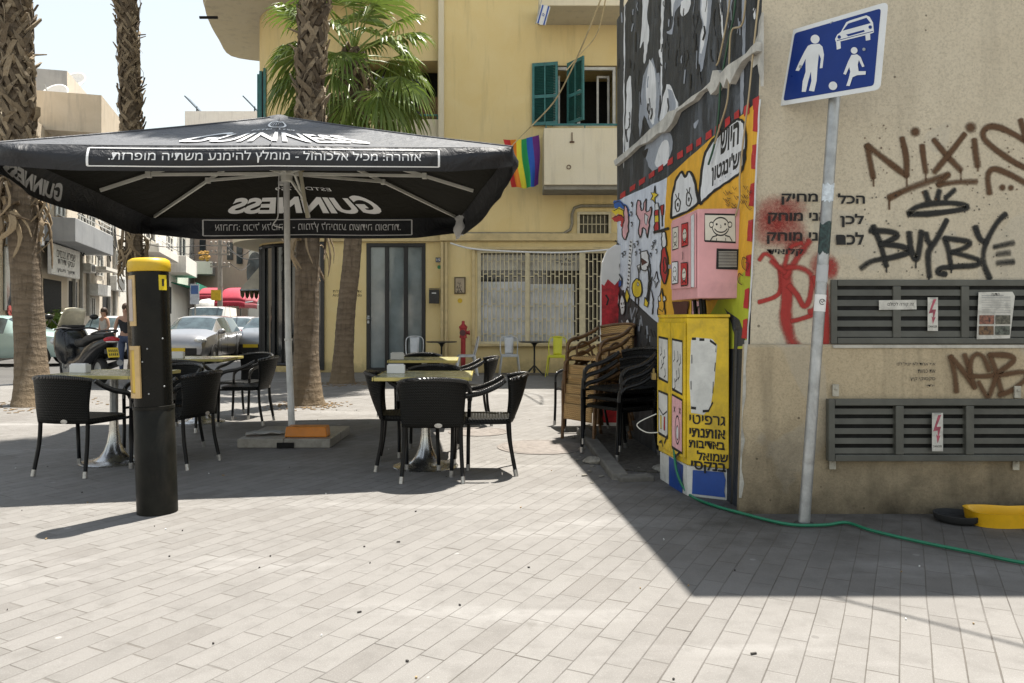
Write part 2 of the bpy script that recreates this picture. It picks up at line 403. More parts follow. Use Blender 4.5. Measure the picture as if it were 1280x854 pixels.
# ------------------------------------------------------------------ ground and road
def ground():
    b = MB(); b.quad((-900, -200, -.124), (900, -200, -.124), (900, 1600, -.124), (-900, 1600, -.124))
    tag(b.obj('road', M['asphalt']), kind='structure')
    edge = [(-40, -25), (-40, 9), (-12.5, 10.6), (-9.9, 12.8), (-9.3, 15), (-9.3, 18.4), (-8.4, 20.5), (-7.7, 23), (-7.6, 75)]
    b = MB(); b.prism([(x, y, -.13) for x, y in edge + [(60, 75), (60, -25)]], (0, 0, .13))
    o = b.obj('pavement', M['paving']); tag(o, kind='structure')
    b = MB()
    pts = [Vector((x, y)) for x, y in edge[1:]]
    for a, c in zip(pts, pts[1:]):
        n = max(1, int((c - a).length / .9)); t = (c - a).normalized(); nn = Vector((-t.y, t.x))
        for i in range(n):
            p = a + (c - a) * ((i + .5) / n) + nn * .065
            b.box((p.x, p.y, -.058), ((c - a).length / n - .01, .13, .13), math.atan2(t.y, t.x))
    tag(b.obj('kerb', mat('kerb_stone', (.40, .385, .36), .8, var=.2, bump=.2, dirt=.4), bevel=.012), kind='structure')
    # painted pavement on the far side of the street
    b = MB(); b.prism([(-16.6, 24.4, -.13), (-29.5, 67, -.13), (-70, 67, -.13), (-70, 10, -.13), (-19, 10, -.13)], (0, 0, .14))
    tag(b.obj('far_pavement', mat('far_pavement', (.36, .345, .32), .85, dirt=.3)), kind='structure')
ground()

# ------------------------------------------------------------------ the rendered corner building with the mural (right)
WY = 4.88                                   # plane of the rendered wall
def corner_x(z): return 1.475 + .035 * z
MN = Vector((-1, -.079, .035)).normalized()
def mural(px, py, off=0.0):
    a = (px - CX) / FOC; b = (py - HY) / FOC
    Y = 1.9032 / (a + .035 * b + .079)
    return Vector((a * Y, Y, CAM_H - b * Y)) + MN * off
def front(px, py, off=0.0):
    p = P(px, py, WY); p.y -= off; return p
ROOF = 4.9
corner = thing('corner_building', 'rendered beige corner building covered in graffiti with a painted mural on its side wall', 'building', (1.475, WY, 0))
def corner_building():
    b = MB()
    zs = [0, 1.06, ROOF]
    fl = [Vector((corner_x(z), WY, z)) for z in zs]; fr = [Vector((14, WY, z)) for z in zs]
    for i in range(2): b.quad(fl[i], fr[i], fr[i + 1], fl[i + 1])
    b.obj('front_wall', M['stucco'], corner, world=True)
    b = MB()
    e0 = Vector((1.475 - .079 * 3.72, 8.6, 0)); e1 = Vector((corner_x(ROOF) - .079 * 4.55, 9.43, ROOF))
    c0 = Vector((corner_x(0), WY, 0)); c1 = Vector((corner_x(ROOF), WY, ROOF))
    b.quad(e0, c0, c1, e1)
    t = NT('black_mural')
    st = t.noise(2.0, 6, .68, t.mapping((1, 1.5, .22)), dist=1.2); n2 = t.noise(9, 6, .75, t.mapping((1, 1.2, .3)))
    c = t.ramp(st, [(.30, (.006, .008, .011)), (.56, (.022, .026, .032)), (.66, (.10, .115, .135)), (.74, (.03, .033, .04)), (.9, (.30, .33, .38))])
    t.base(t.mix(t.rng(n2, .5, .8, 0, .5), c, (.16, .17, .19))); t.rough(.6); t.bump(t.noise(60, 5, .7), .4, .01)
    side = b.obj('mural_wall', t.m, corner, world=True)
    b = MB(); r = Vector((14, 9.43, 0))
    b.quad(r, e0, e1, r + Vector((0, 0, ROOF))); b.quad(c1, Vector((14, WY, ROOF)), r + Vector((0, 0, ROOF)), e1)
    b.quad(Vector((14, WY, 0)), r, r + Vector((0, 0, ROOF)), Vector((14, WY, ROOF)))
    b.obj('rear_wall_and_roof', M['stucco'], corner, world=True)
    # projecting plinth
    b = MB(); zt = front(0, 431).z
    b.prism([(corner_x(0) - .065, WY - .055, 0), (corner_x(0) - .055, WY - .05, zt - .02), (corner_x(0) - .02, WY - .004, zt + .005), (corner_x(0) - .02, WY + .12, zt), (corner_x(0) - .06, WY + .12, 0)][:0] or
            [(0, WY - .052, -.02), (0, WY - .046, zt - .012), (0, WY - .03, zt), (0, WY - .002, zt + .004), (0, WY - .002, -.02)], (14, 0, 0))
    for i, p in enumerate(b.v):
        if p.x < 1: p.x = corner_x(p.z) - .05
    b.obj('plinth', M['plinth'], corner, world=True, bevel=.006)
    # chipped white paint at the plinth corner
    b = MB(); rnd = random.Random(3)
    zz = [zt + .03 - i * .09 for i in range(12)]
    L = [Vector((corner_x(z) - .053, WY - .055, z)) for z in zz]; Q = [Vector((corner_x(z) - .053 + rnd.uniform(.004, .03) * (1 if i else 2.2), WY - .055, z)) for i, z in enumerate(zz)]
    for i in range(11): b.quad(L[i + 1], Q[i + 1], Q[i], L[i])
    b.obj('worn_edge', mat('chipped_white', (.5, .48, .42), .8, dirt=.6, vscale=12), corner, world=True)
    return side
side_wall = corner_building()

# --- painted side wall
PC = {'black': m_wallpaint('mural_black', (.016, .015, .014), .25), 'white': m_wallpaint('mural_white', (.80, .81, .81), .6, (.30, .30, .29)), 'blue': m_wallpaint('mural_pale_blue', (.74, .79, .90), .4),
      'orange': m_wallpaint('mural_orange', (.86, .46, .04), .35), 'yellow': m_wallpaint('mural_yellow', (.86, .64, .04), .4), 'red': m_wallpaint('mural_red', (.52, .035, .035), .5),
      'pink': m_wallpaint('mural_pink', (.82, .46, .48), .4), 'grey': m_wallpaint('mural_grey', (.055, .057, .06), .7, (.2, .2, .2)), 'lime': m_wallpaint('mural_lime', (.50, .55, .04), .6, (.08, .10, .02)),
      'deepblue': m_wallpaint('mural_blue', (.03, .13, .45), .3), 'ash': m_wallpaint('mural_ash', (.36, .39, .44), .9, (.04, .045, .05)), 'plaster': mat('bare_plaster', (.58, .56, .50), .85, var=.2, bump=.4, dirt=.35, vscale=9),
      'brown': m_wallpaint('mural_brown', (.10, .03, .02), .3)}
class Painter:
    """flat painted marks on a wall; every mark sits a hair above the one below"""
    def __init__(s, fn, off=.002, step=.00025, wob=0.0): s.wob = wob; s.rnd = random.Random(41); s.fn = fn; s.off = off; s.step = step; s.b = MB(); s.names = []
    def _m(s, name):
        if name not in s.names: s.names.append(name)
        s.b.cur = s.names.index(name)
    def hand(s, pts, close):
        if not s.wob: return pts
        out = []; n = len(pts)
        for i in range(n if close else n - 1):
            a, c = pts[i], pts[(i + 1) % n]; k = max(1, min(6, int(math.hypot(c[0] - a[0], c[1] - a[1]) / 5)))
            for j in range(k): out.append((a[0] + (c[0] - a[0]) * j / k + s.rnd.gauss(0, s.wob), a[1] + (c[1] - a[1]) * j / k + s.rnd.gauss(0, s.wob)))
        if not close: out.append(tuple(pts[-1]))
        return out
    def fill(s, pts, m, line=0, close=True, smooth=0):
        if smooth: pts = [tuple(p) for p in bez2(list(pts) + ([pts[0]] if close else []), smooth)][:-1]
        pts = s.hand(pts, True)
        s._m(m); s.off += s.step
        s.b.add([s.fn(x, y, s.off) for x, y in pts], fill2d(pts))
        if line: s.line(list(pts) + [pts[0]], line, 'black')
    def line(s, pts, w, m='black', smooth=0):
        if smooth: pts = bez2(pts, smooth)
        pts = s.hand(pts, False); ww = [w * s.rnd.uniform(.8, 1.25) for _ in pts] if s.wob else w
        s._m(m); s.off += s.step; v, f = stroke2d(pts, [q * 1.4 for q in ww] if s.wob else ww); s.b.add([s.fn(p.x, p.y, s.off) for p in v], f)
    def disc(s, c, r, m, line=0, n=14):
        rx, ry = r if isinstance(r, tuple) else (r, r)
        s.fill([(c[0] + rx * math.cos(2 * math.pi * i / n), c[1] + ry * math.sin(2 * math.pi * i / n)) for i in range(n)], m, line)
    def text(s, body, c, w, h, m, eu, ev, bold=0.0):
        """text in wall axes at pixel-measured centre; w,h metres"""
        s._m(m); s.off += s.step; o = s.fn(c[0], c[1], s.off)
        put_text(s.b, body, lambda u, v: o + eu * u + ev * v, fit=(w, h), bold=bold)
    def obj(s, name, parent, world=True): return s.b.obj(name, [PC.get(n) or M[n] for n in s.names], parent, world=world)
EU = Vector((.079, -1, 0)).normalized(); EV = Vector((.035, 0, 1)).normalized()
def mural_painting():
    z2 = lambda *q: [(750 + x / 3.882, y / 3.882) for x, y in q]
    z1 = lambda *q: [(740 + x / 2.847, 100 + y / 2.847) for x, y in q]
    z5 = lambda *q: [(760 + x / 4.27, 220 + y / 4.27) for x, y in q]
    z6 = lambda *q: [(820 + x / 5.02, 230 + y / 5.02) for x, y in q]
    # tall black-and-white figures above the ledge
    p = Painter(mural, .0015, .00005, wob=.28)
    for q, m in (([(205, -60), (240, -60), (228, 90), (240, 150), (222, 290), (212, 300), (215, 200), (193, 235), (205, 90)], 'white'),
                 ([(255, 280), (280, 380), (292, 560), (255, 640), (215, 560), (195, 670), (190, 560), (205, 400), (225, 330)], 'ash'),
                 ([(240, 285), (262, 330), (275, 440), (262, 600), (235, 560), (222, 420)], 'white'),
                 ([(130, 400), (150, 370), (155, 520), (140, 720), (122, 740)], 'white'),
                 ([(322, 410), (345, 420), (378, 500), (375, 545), (300, 620), (292, 560)], 'white'),
                 ([(330, 430), (355, 450), (370, 520), (340, 560)], 'ash'),
                 ([(300, -60), (318, -60), (306, 150), (302, 470), (296, 480), (294, 200)], 'white'),
                 ([(285, 245), (300, 235), (302, 268), (290, 280)], 'white'),
                 ([(335, -60), (420, -60), (395, 20), (365, 60), (352, 165), (320, 155), (348, 140), (358, 40)], 'ash'),
                 ([(345, -60), (385, -60), (360, 20), (352, 80)], 'white'),
                 ([(395, 10), (440, -20), (435, 40), (405, 80), (390, 60)], 'white'),
                 ([(495, -60), (545, -60), (540, 60), (522, 200), (500, 330), (484, 345), (480, 290), (488, 170), (500, 120), (486, 60)], 'ash'),
                 ([(500, -60), (522, -60), (520, 90), (505, 220), (488, 260), (492, 170), (505, 120), (492, 50)], 'white'),
                 ([(572, -60), (584, -60), (602, 180), (594, 182)], 'white'), ([(690, -60), (708, -60), (705, 250), (693, 265)], 'ash'),
                 ([(745, 45), (755, 40), (756, 90), (748, 92)], 'white'), ([(610, -60), (650, -60), (640, 30), (622, 60)], 'ash'),
                 ([(96, -60), (118, -60), (116, 770), (100, 790)], 'grey'), ([(118, 60), (123, 60), (118, 740), (113, 740)], 'white'),
                 # grey band under the ledge
                 ([(215, 740), (240, 660), (300, 640), (350, 660), (340, 760), (255, 830)], 'ash'), ([(265, 790), (300, 690), (335, 690), (330, 790), (280, 812)], 'white'),
                 ([(455, 600), (478, 580), (476, 600), (460, 625)], 'ash'), ([(683, 370), (700, 340), (697, 530), (683, 540)], 'ash'), ([(205, 735), (235, 720), (222, 770)], 'black')):
        p.fill(z2(*q), m, smooth=3)
    rnd = random.Random(5)
    for i in range(150):                                 # loose dry-brush strokes
        x = rnd.uniform(95, 770); y = rnd.uniform(-40, 760); l = rnd.uniform(25, 110)
        if y + l > 760 - (x - 90) * .78: continue
        p.line(z2((x, y), (x + rnd.uniform(-6, 6), y + l * .5), (x + rnd.uniform(-10, 10), y + l)), rnd.uniform(.3, 1.3), rnd.choice(['ash', 'grey', 'black', 'grey', 'black']))
    # peeled white paint at the corner
    p.fill(z2((788, 60), (778, 100), (770, 170), (745, 235), (720, 265), (735, 290), (750, 330), (770, 310), (785, 420), (800, 420), (800, 60)), 'plaster')
    p.obj('upper_mural', corner)
    # ragged ledge of broken plaster
    top = [(84, 782), (140, 738), (200, 690), (262, 630), (330, 578), (352, 545), (385, 535), (420, 512), (470, 470), (520, 440), (562, 400), (575, 345), (600, 342), (612, 358), (650, 318), (700, 288), (740, 262), (765, 230), (792, 205)]
    bot = [(792, 250), (770, 262), (720, 300), (690, 350), (660, 410), (645, 380), (628, 430), (612, 395), (590, 440), (565, 462), (548, 428), (510, 450), (480, 490), (430, 520), (395, 545), (372, 600), (340, 640), (300, 650), (255, 690), (200, 712), (150, 760), (92, 806)]
    q = z2(*top) + z2(*bot)
    b = MB(); n = len(q)
    b.add([mural(x, y, .045) for x, y in q] + [mural(x, y, .0) for x, y in q], [f for f in fill2d(q)] + [(i, (i + 1) % n, n + (i + 1) % n, n + i) for i in range(n)])
    b.obj('plaster_ledge', PC['plaster'], corner, world=True)
    # lower painting
    p = Painter(mural, .0015, .00005, wob=.28)
    p.fill([(771, 251), (800, 238), (834, 222), (830, 300), (823, 404), (800, 384), (773, 358)], 'blue')
    p.fill([(834, 222), (890, 172), (951, 125), (947, 200), (942, 300), (934, 436), (818, 436), (823, 402), (830, 300)], 'orange')
    p.fill([(900, 372), (940, 330), (935, 436), (886, 436), (884, 400)], 'lime'); p.fill([(905, 385), (925, 400), (934, 432), (920, 434), (915, 405)], 'grey')
    p.fill([(772, 356), (800, 386), (823, 406), (820, 520), (774, 500)], 'grey')
    for i in range(60):
        x = rnd.uniform(773, 819); y = rnd.uniform(max(362, 356 + (x - 772) * .95), 500)
        p.line([(x, y), (x + rnd.uniform(-4, 5), y + rnd.uniform(6, 16))], rnd.uniform(.6, 1.4), rnd.choice(['ash', 'black', 'black']))
    # red dashes framing it
    for i in range(15):
        t0 = .02 + i / 15; t1 = t0 + rnd.uniform(.034, .044); a = Vector((772, 246)); c = Vector((951, 120)); d = (c - a)
        q0 = a + d * t0; q1 = a + d * min(1, t1); w = 6 + 8 * t0 * t0
        p.fill([(q0.x, q0.y - w * .1), (q1.x, q1.y - w * .1), (q1.x, q1.y + w), (q0.x, q0.y + w * .9)], 'red')
    for y0, y1 in ((135, 165), (180, 212), (228, 258), (274, 302), (318, 346), (360, 386), (398, 424)):
        xa = 950 - (y0 - 125) * .052
        p.fill([(xa - 6, y0 + 2), (xa, y0), (xa - 1.5, y1), (xa - 7.5, y1 - 1)], 'red')
    p.line([(951, 124), (947, 200), (943, 300), (935.5, 432)], 1.3, 'white')
    # speech bubble
    p.fill(z1((385, 442), (388, 370), (402, 275), (432, 218), (500, 155), (530, 140), (546, 165), (550, 240), (538, 318), (505, 350), (440, 392), (402, 428)), 'white', 2.2, smooth=4)
    wd = lambda px0, px1, py: abs((mural(px1, py) - mural(px0, py)).dot(EU))
    p.text(heb('היוש'), z1((492, 208))[0], .36, .16, 'black', EU, EV, .04); p.text(heb("ווש'ינגטון"), z1((483, 312))[0], .64, .16, 'black', EU, EV, .04)
    for i in range(5): p.disc(z1((440 + i * 19, 372 - i * 13))[0], .7, 'ash', n=8)
    # the two-humped white ghost with big eyes
    p.fill(z1((283, 494), (288, 420), (300, 360), (320, 325), (334, 345), (345, 325), (362, 345), (374, 400), (374, 448)), 'white', 2.0, smooth=4)
    for cx, cy in ((308, 445), (347, 425)):
        p.disc(z1((cx, cy))[0], (3.4, 8.5), 'white', 1.1); p.disc(z1((cx, cy))[0], (1.3, 2.6), 'black')
        p.line(z1((cx - 8, cy - 38), (cx - 2, cy - 24)), .9); p.line(z1((cx + 4, cy - 42), (cx + 2, cy - 24)), .9)
    # rainbow and ear
    for k, (c, w) in enumerate((('deepblue', 3.2), ('yellow', 3.2), ('red', 3.2))):
        p.line(z5((32, 160 + k * 38), (62, 150 + k * 36), (88, 178 + k * 30), (100 - k * 6, 220 + k * 25)), 7 - k, c, smooth=4)
        p.line(z5((32, 148 + k * 38), (64, 138 + k * 36), (94, 170 + k * 30), (106 - k * 6, 220 + k * 24)), .8, 'black', smooth=4)
    p.fill(z5((92, 160), (104, 170), (114, 230), (108, 310), (92, 340), (78, 300), (86, 240)), 'pink', 1, smooth=4)
    # pink creature
    p.fill(z5((152, 205), (160, 140), (170, 128), (178, 150), (180, 180), (192, 178), (200, 130), (208, 128), (206, 185), (222, 190), (236, 165), (236, 200), (222, 235), (222, 280), (215, 330), (205, 290), (186, 280), (176, 330), (168, 310), (172, 240)), 'pink', 1.0, smooth=3)
    p.fill(z5((200, 200), (215, 215), (212, 262), (200, 255)), 'white', .6)
    # star, cake and bottle
    p.fill(z5((252, 55), (257, 95), (270, 100), (256, 118), (254, 155), (244, 125), (232, 128), (242, 105), (234, 88), (248, 92)), 'yellow', .9)
    p.fill(z5((252, 185), (276, 175), (274, 295), (252, 300)), 'red', 1); p.fill(z5((254, 215), (274, 208), (274, 245), (254, 250)), 'yellow', .7); p.fill(z5((256, 150), (272, 145), (274, 178), (256, 184)), 'white', .8)
    p.fill(z5((284, 160), (304, 152), (300, 205), (290, 215)), 'red', .8); p.line(z5((294, 210), (294, 270)), 1); p.line(z5((246, 302), (330, 280)), 2.4)
    # red round sausage with white tail
    p.fill(z5((290, 305), (312, 300), (316, 370), (300, 395), (292, 350)), 'white', 1, smooth=3)
    p.disc(z5((306, 480))[0], (4.4, 23), 'red', 1.3); p.disc(z5((310, 478))[0], (1.9, 10), 'red', 1.1)
    # yellow fish on legs, striped pole, wading bird, waves, letters
    p.disc(z5((160, 600))[0], (6.2, 12), 'yellow', 1); p.disc(z5((165, 578))[0], (1.2, 2.2), 'white', .5)
    p.line(z5((150, 650), (150, 690)), .9); p.line(z5((165, 648), (165, 690)), .9)
    p.line(z5((128, 340), (118, 480), (108, 620)), 2.4, 'white'); 
    for i in range(14): p.line(z5((122 - i * 1.3, 350 + i * 20), (130 - i * 1.3, 358 + i * 20)), 1.2)
    p.fill(z5((104, 600), (118, 640), (108, 680), (96, 650)), 'yellow', .9)
    p.fill(z5((180, 410), (210, 400), (224, 440), (214, 500), (184, 498)), 'white', 1, smooth=3); p.fill(z5((184, 440), (214, 460), (186, 478)), 'brown', .6)
    p.line(z5((215, 480), (222, 560), (212, 660), (205, 690)), 1.1, smooth=4); p.line(z5((232, 470), (228, 560), (222, 670)), .8, smooth=4)
    p.line(z5((240, 540), (232, 600), (246, 660), (240, 740)), .9, smooth=5); p.fill(z5((200, 645), (220, 680), (214, 700), (196, 690)), 'yellow', .8)
    p.fill(z5((262, 510), (268, 545), (278, 560), (266, 572), (260, 598), (254, 566), (246, 556), (256, 546)), 'blue', .8)
    p.fill(z5((270, 740), (278, 650), (292, 600), (304, 660), (310, 750)), 'orange', 1.1); p.disc(z5((280, 655))[0], (1.7, 3.6), 'white', .7); p.disc(z5((306, 655))[0], (1.7, 3.6), 'white', .7); p.line(z5((278, 710), (296, 725), (306, 700)), .9)
    p.fill(z5((160, 480), (176, 474), (170, 520)), 'white', .8); p.line(z5((170, 490), (168, 560)), .7)
    for (x, y) in ((130, 140), (126, 190), (128, 245), (142, 360), (160, 345), (150, 400), (172, 390), (46, 345), (56, 360), (80, 410), (92, 400), (238, 370), (246, 352), (254, 340), (232, 410), (262, 390)):
        p.line(z5((x, y), (x + 6, y + 14), (x + 1, y + 26)), .7); p.line(z5((x - 4, y + 6), (x + 8, y + 2)), .6)
    # black-and-white faces low on the scribble
    for cx, cy, r in ((48, 490, (3.4, 9)), (48, 660, (4, 12)), (82, 690, (3.4, 13)), (62, 560, (4, 8)), (110, 800, (3, 8))):
        p.disc(z5((cx, cy))[0], r, 'white', 1); p.disc(z5((cx - 4, cy - 8))[0], (.7, 1.5), 'black'); p.disc(z5((cx + 6, cy - 8))[0], (.7, 1.5), 'black'); p.line(z5((cx - 6, cy + 14), (cx + 6, cy + 12)), .8)
    p.disc(z5((68, 575))[0], (2, 4.5), 'deepblue', .6)
    # small signs and spirals on the orange, scribbles
    p.fill(z6((232, 735), (296, 735), (294, 830), (230, 828)), 'pink', .6); p.fill(z6((246, 750), (258, 748), (256, 800), (244, 798)), 'black'); p.fill(z6((264, 770), (280, 766), (276, 818), (262, 812)), 'black')
    p.fill(z6((110, 740), (215, 735), (205, 830), (125, 830)), 'brown')
    p.line([(936, 325), (931, 322), (930, 332), (935, 338), (938, 330), (934, 328)], .7, 'brown', 4); p.line([(931, 345), (926, 342), (925, 352), (930, 356)], .7, 'brown', 4)
    for i in range(26):
        x = rnd.uniform(905, 942); y = rnd.uniform(232, 262) ; p.line([(x, y), (x + 3, y + rnd.uniform(2, 6)), (x + 5, y + 1)], .5, 'brown')
    p.obj('lower_mural', corner)
    # cables hanging down the painted wall
    def cab(q, r, m):
        b = MB(); b.tube(bez([mural(x, y, .03) for x, y in q], 6), r, 6); b.obj('cable', m, corner, world=True, smooth=180)
    mg = mat('cable_green', (.03, .09, .05), .5); mc = mat('cable_cream', (.45, .36, .22), .5); mk = mat('cable_black', (.02, .02, .02), .5)
    cab(z2((690, -120), (672, 60), (655, 150), (632, 260), (605, 420), (595, 560), (575, 700), (545, 800)), .008, mg)
    cab(z2((735, -120), (715, 110), (660, 150), (648, 290), (640, 480), (600, 620), (575, 700)), .007, mc)
    cab(z2((660, -120), (640, 80), (600, 280), (585, 318)), .007, mc)
    cab(z2((805, -120), (782, 100), (765, 260), (745, 460), (722, 640), (700, 850)) + [(930, 250), (925, 270)], .006, mc)
    # overhead wire from the roof edge (casts the thin line on the pavement)
    b = MB(); b.tube([(2.2, 5.0, 5.0), (2.9, 4.3, 5.03), (4.6, 2.7, 5.15), (8.5, -1.2, 5.5)], .011, 6); b.obj('cable', mk, corner, world=True)
mural_painting()

# --- spray tags and stencils on the front wall
M['spray_brown'] = m_spray('spray_brown', (.12, .055, .018)); M['spray_black'] = m_spray('spray_black', (.012, .012, .010)); M['spray_red'] = m_spray('spray_red', (.46, .04, .03), (.36, .03, .024), 1.2)
class Spray:
    def __init__(s, off=.004): s.b = MB(); s.a = []; s.off = off
    def line(s, pts, w, alpha=1.0, smooth=5):
        """soft-edged stroke; pts in photo pixels on the front wall, w in metres"""
        if smooth and len(pts) > 2: pts = bez2(pts, smooth)
        s.off += .00005
        q = [front(p[0], p[1], s.off) for p in pts]; cols = ((-.85, 0), (-.45, alpha * .75), (0, alpha * 1.15), (.45, alpha * .75), (.85, 0))
        vs_ = []; k = len(q)
        d0 = (q[1] - q[0]).normalized(); d1 = (q[-1] - q[-2]).normalized()
        rows = [(q[0] - d0 * w * .6, d0, 0)] + [(q[0] - d0 * w * .2, d0, .9)] + [(q[i], (q[min(i + 1, k - 1)] - q[max(i - 1, 0)]).normalized(), 1) for i in range(k)] + [(q[-1] + d1 * w * .2, d1, .9), (q[-1] + d1 * w * .6, d1, 0)]
        for p, t, al in rows:
            n = Vector((-t.z, 0, t.x))
            for c, a in cols: vs_.append(p + n * (c * w * (1 if al else .5) * (.82 + .4 * (.5 + .5 * mnoise.noise(p * 7))) )); s.a.append(a * al * (1.0 + .45 * mnoise.noise(p * 5 + Vector((3, 0, 0)))))
        m = len(rows)
        s.b.add(vs_, [(r * 5 + c, r * 5 + c + 1, (r + 1) * 5 + c + 1, (r + 1) * 5 + c) for r in range(m - 1) for c in range(4)])
    def blob(s, c, r, alpha=1.0, n=18, inner=.45):
        s.off += .00005; o = front(c[0], c[1], s.off); rx, rz = r if isinstance(r, tuple) else (r, r); vs_ = [o]; s.a.append(alpha)
        for ring, al in ((inner, alpha * .9), (1.0, 0)):
            for i in range(n):
                a = 2 * math.pi * i / n; vs_.append(o + Vector((rx * ring * math.cos(a), 0, rz * ring * math.sin(a)))); s.a.append(al)
        s.b.add(vs_, [(0, 1 + i, 1 + (i + 1) % n) for i in range(n)] + [(1 + i, 1 + n + i, 1 + n + (i + 1) % n, 1 + (i + 1) % n) for i in range(n)])
    def obj(s, name, m, parent): s.b.attr['a'] = s.a; return s.b.obj(name, m, parent, world=True)
def tags():
    z = lambda *q: [(960 + x / 4, 140 + y / 4) for x, y in q]
    s = Spray(); W = .030
    for q in ([(495, 168), (510, 250), (525, 328)], [(495, 168), (600, 250), (692, 320)], [(692, 320), (690, 230), (670, 132)], [(770, 170), (778, 240), (788, 302)], [(828, 140), (890, 215), (962, 292)], [(982, 112), (910, 205), (830, 302)], [(1030, 140), (1036, 200), (1047, 272)],
              [(1420, 330), (1280, 278), (1180, 220), (1092, 150), (1074, 104), (1110, 74), (1190, 92), (1330, 175), (1420, 240)], [(1262, 42), (1275, 90), (1300, 140), (1390, 60)],
              [(1106, 408), (1098, 320), (1128, 286), (1200, 310), (1300, 365), (1400, 430)]): s.line(z(*q), W)
    s.line(z((605, 430), (720, 378), (900, 314)), .033); s.line(z((900, 314), (850, 366)), .033); s.line(z((850, 366), (940, 352), (1040, 350)), .03)
    for x, y, r in ((735, 100, .032), (1012, 78, .036), (1170, 378, .022), (1213, 380, .02)): s.blob(z((x, y))[0], r * 1.25)
    z3 = lambda *q: [(1030 + x / 3.284, 340 + y / 3.284) for x, y in q]
    drips = random.Random(20)
    for x, y in ((525, 328), (692, 320), (788, 302), (962, 292), (1047, 272), (605, 432)): s.line(z((x, y), (x + drips.uniform(-2, 2), y + drips.uniform(18, 55))), .011, .8)
    for i in range(90): s.blob((drips.uniform(1080, 1285), drips.uniform(155, 250)), drips.uniform(.003, .011), .8, 6)
    s.obj('brown_graffiti', M['spray_brown'], corner)
    s = Spray(.06)
    for q in ([(498, 345), (515, 420), (522, 488)], [(498, 345), (545, 400), (596, 472)], [(596, 472), (575, 400), (555, 338)], [(655, 402), (632, 350), (605, 335), (582, 360), (574, 425)], [(574, 425), (640, 425), (690, 418)],
              [(655, 338), (680, 400), (705, 492)], [(655, 338), (735, 342), (752, 365), (690, 418), (790, 408), (806, 432), (750, 480), (695, 502)], [(612, 450), (634, 490), (652, 508), (668, 470), (684, 422)]): s.line(z3(*q), .027)
    s.obj('brown_graffiti', M['spray_brown'], corner)
    s = Spray(.005); W = .029
    for q in ([(700, 506), (750, 474), (850, 456), (950, 460), (996, 478), (930, 495), (800, 510), (702, 512)], [(785, 400), (798, 440)], [(855, 395), (845, 436)], [(932, 390), (886, 432)],
              [(525, 572), (560, 660), (590, 770)], [(510, 594), (600, 598), (645, 618), (600, 648), (560, 662)], [(560, 662), (660, 672), (702, 700), (620, 728), (520, 746), (464, 782)],
              [(704, 604), (714, 690), (738, 738), (754, 690), (765, 598)], [(788, 608), (796, 640), (812, 666)], [(892, 542), (840, 640), (802, 700), (800, 760), (806, 824)],
              [(882, 632), (900, 690), (914, 782)], [(882, 632), (1000, 650), (985, 678), (920, 702)], [(920, 702), (1045, 738), (1040, 766), (940, 774), (865, 782), (848, 804), (886, 812)],
              [(1034, 576), (1058, 635), (1092, 655)], [(1186, 512), (1140, 560), (1085, 665), (1076, 750), (1106, 832)], [(1130, 676), (1225, 655)], [(1145, 712), (1205, 705)], [(1145, 756), (1225, 750)]): s.line(z(*q), W)
    drips = random.Random(21)
    for x, y in ((525, 575), (590, 770), (738, 738), (802, 824), (914, 782), (1106, 832), (700, 506), (1045, 738)): s.line(z((x, y), (x + drips.uniform(-2, 2), y + drips.uniform(14, 50))), .010, .8)
    for i in range(90): s.blob((drips.uniform(1075, 1265), drips.uniform(240, 345)), drips.uniform(.003, .010), .8, 6)
    s.obj('black_graffiti', M['spray_black'], corner)
    zr = lambda *q: [(930 + x / 3.557, 200 + y / 3.557) for x, y in q]
    s = Spray(.003)
    for c, r, a in (((140, 240), (.17, .15), .55), ((215, 215), (.13, .09), .42), ((105, 310), (.12, .15), .5), ((195, 320), (.15, .15), .55), ((240, 385), (.10, .10), .45), ((345, 470), (.10, .12), .62), ((388, 482), (.06, .09), .75)): s.blob(zr(c)[0], r, a, inner=.5)
    for q, w in (([(68, 445), (92, 418), (130, 440), (158, 500), (160, 580), (130, 612), (66, 632)], .04), ([(180, 480), (190, 600), (185, 700), (205, 790), (228, 830)], .10), ([(185, 520), (240, 430), (290, 360)], .06),
                 ([(180, 480), (250, 480), (300, 520), (290, 620), (265, 650), (235, 600), (200, 560)], .05), ([(302, 690), (250, 708), (212, 716)], .04), ([(310, 520), (330, 600), (318, 660), (290, 676)], .05), ([(352, 560), (362, 700), (362, 812)], .075), ([(120, 450), (180, 500)], .05), ([(255, 370), (205, 390), (180, 470)], .045)): s.line(zr(*q), w * .58)
    s.obj('red_graffiti', M['spray_red'], corner)
    # stencilled Hebrew lines
    mpx = WY / FOC; off = [.0095]; eu, ev = Vector((1, 0, 0)), Vector((0, 0, 1))
    def st(txt, x0, x1, y0, y1, sc=3.557, ox=930, oy=200, bold=.03):
        p = Painter(front, off[0]); p.text(heb(txt), (ox + (x0 + x1) / 2 / sc, oy + (y0 + y1) / 2 / sc), (x1 - x0) / sc * mpx, (y1 - y0) / sc * mpx, 'black', eu, ev, bold); p.obj('stencilled_lettering', corner)
    st('הכל', 415, 535, 150, 196); st('מחיק', 165, 326, 150, 200); st('לכן', 425, 530, 240, 300); st('אני מוחק', 105, 375, 235, 285); st('לכם', 408, 530, 322, 378); st('אני מוחק', 100, 375, 322, 374); st('קלואיד', 100, 262, 392, 428)
    p = Painter(front, .0105); p.fill([(930 + x / 3.557, 200 + y / 3.557) for x, y in ((406, 338), (438, 336), (440, 376), (408, 376))], 'black')
    p.obj('black_patch', corner); off[0] = .0585
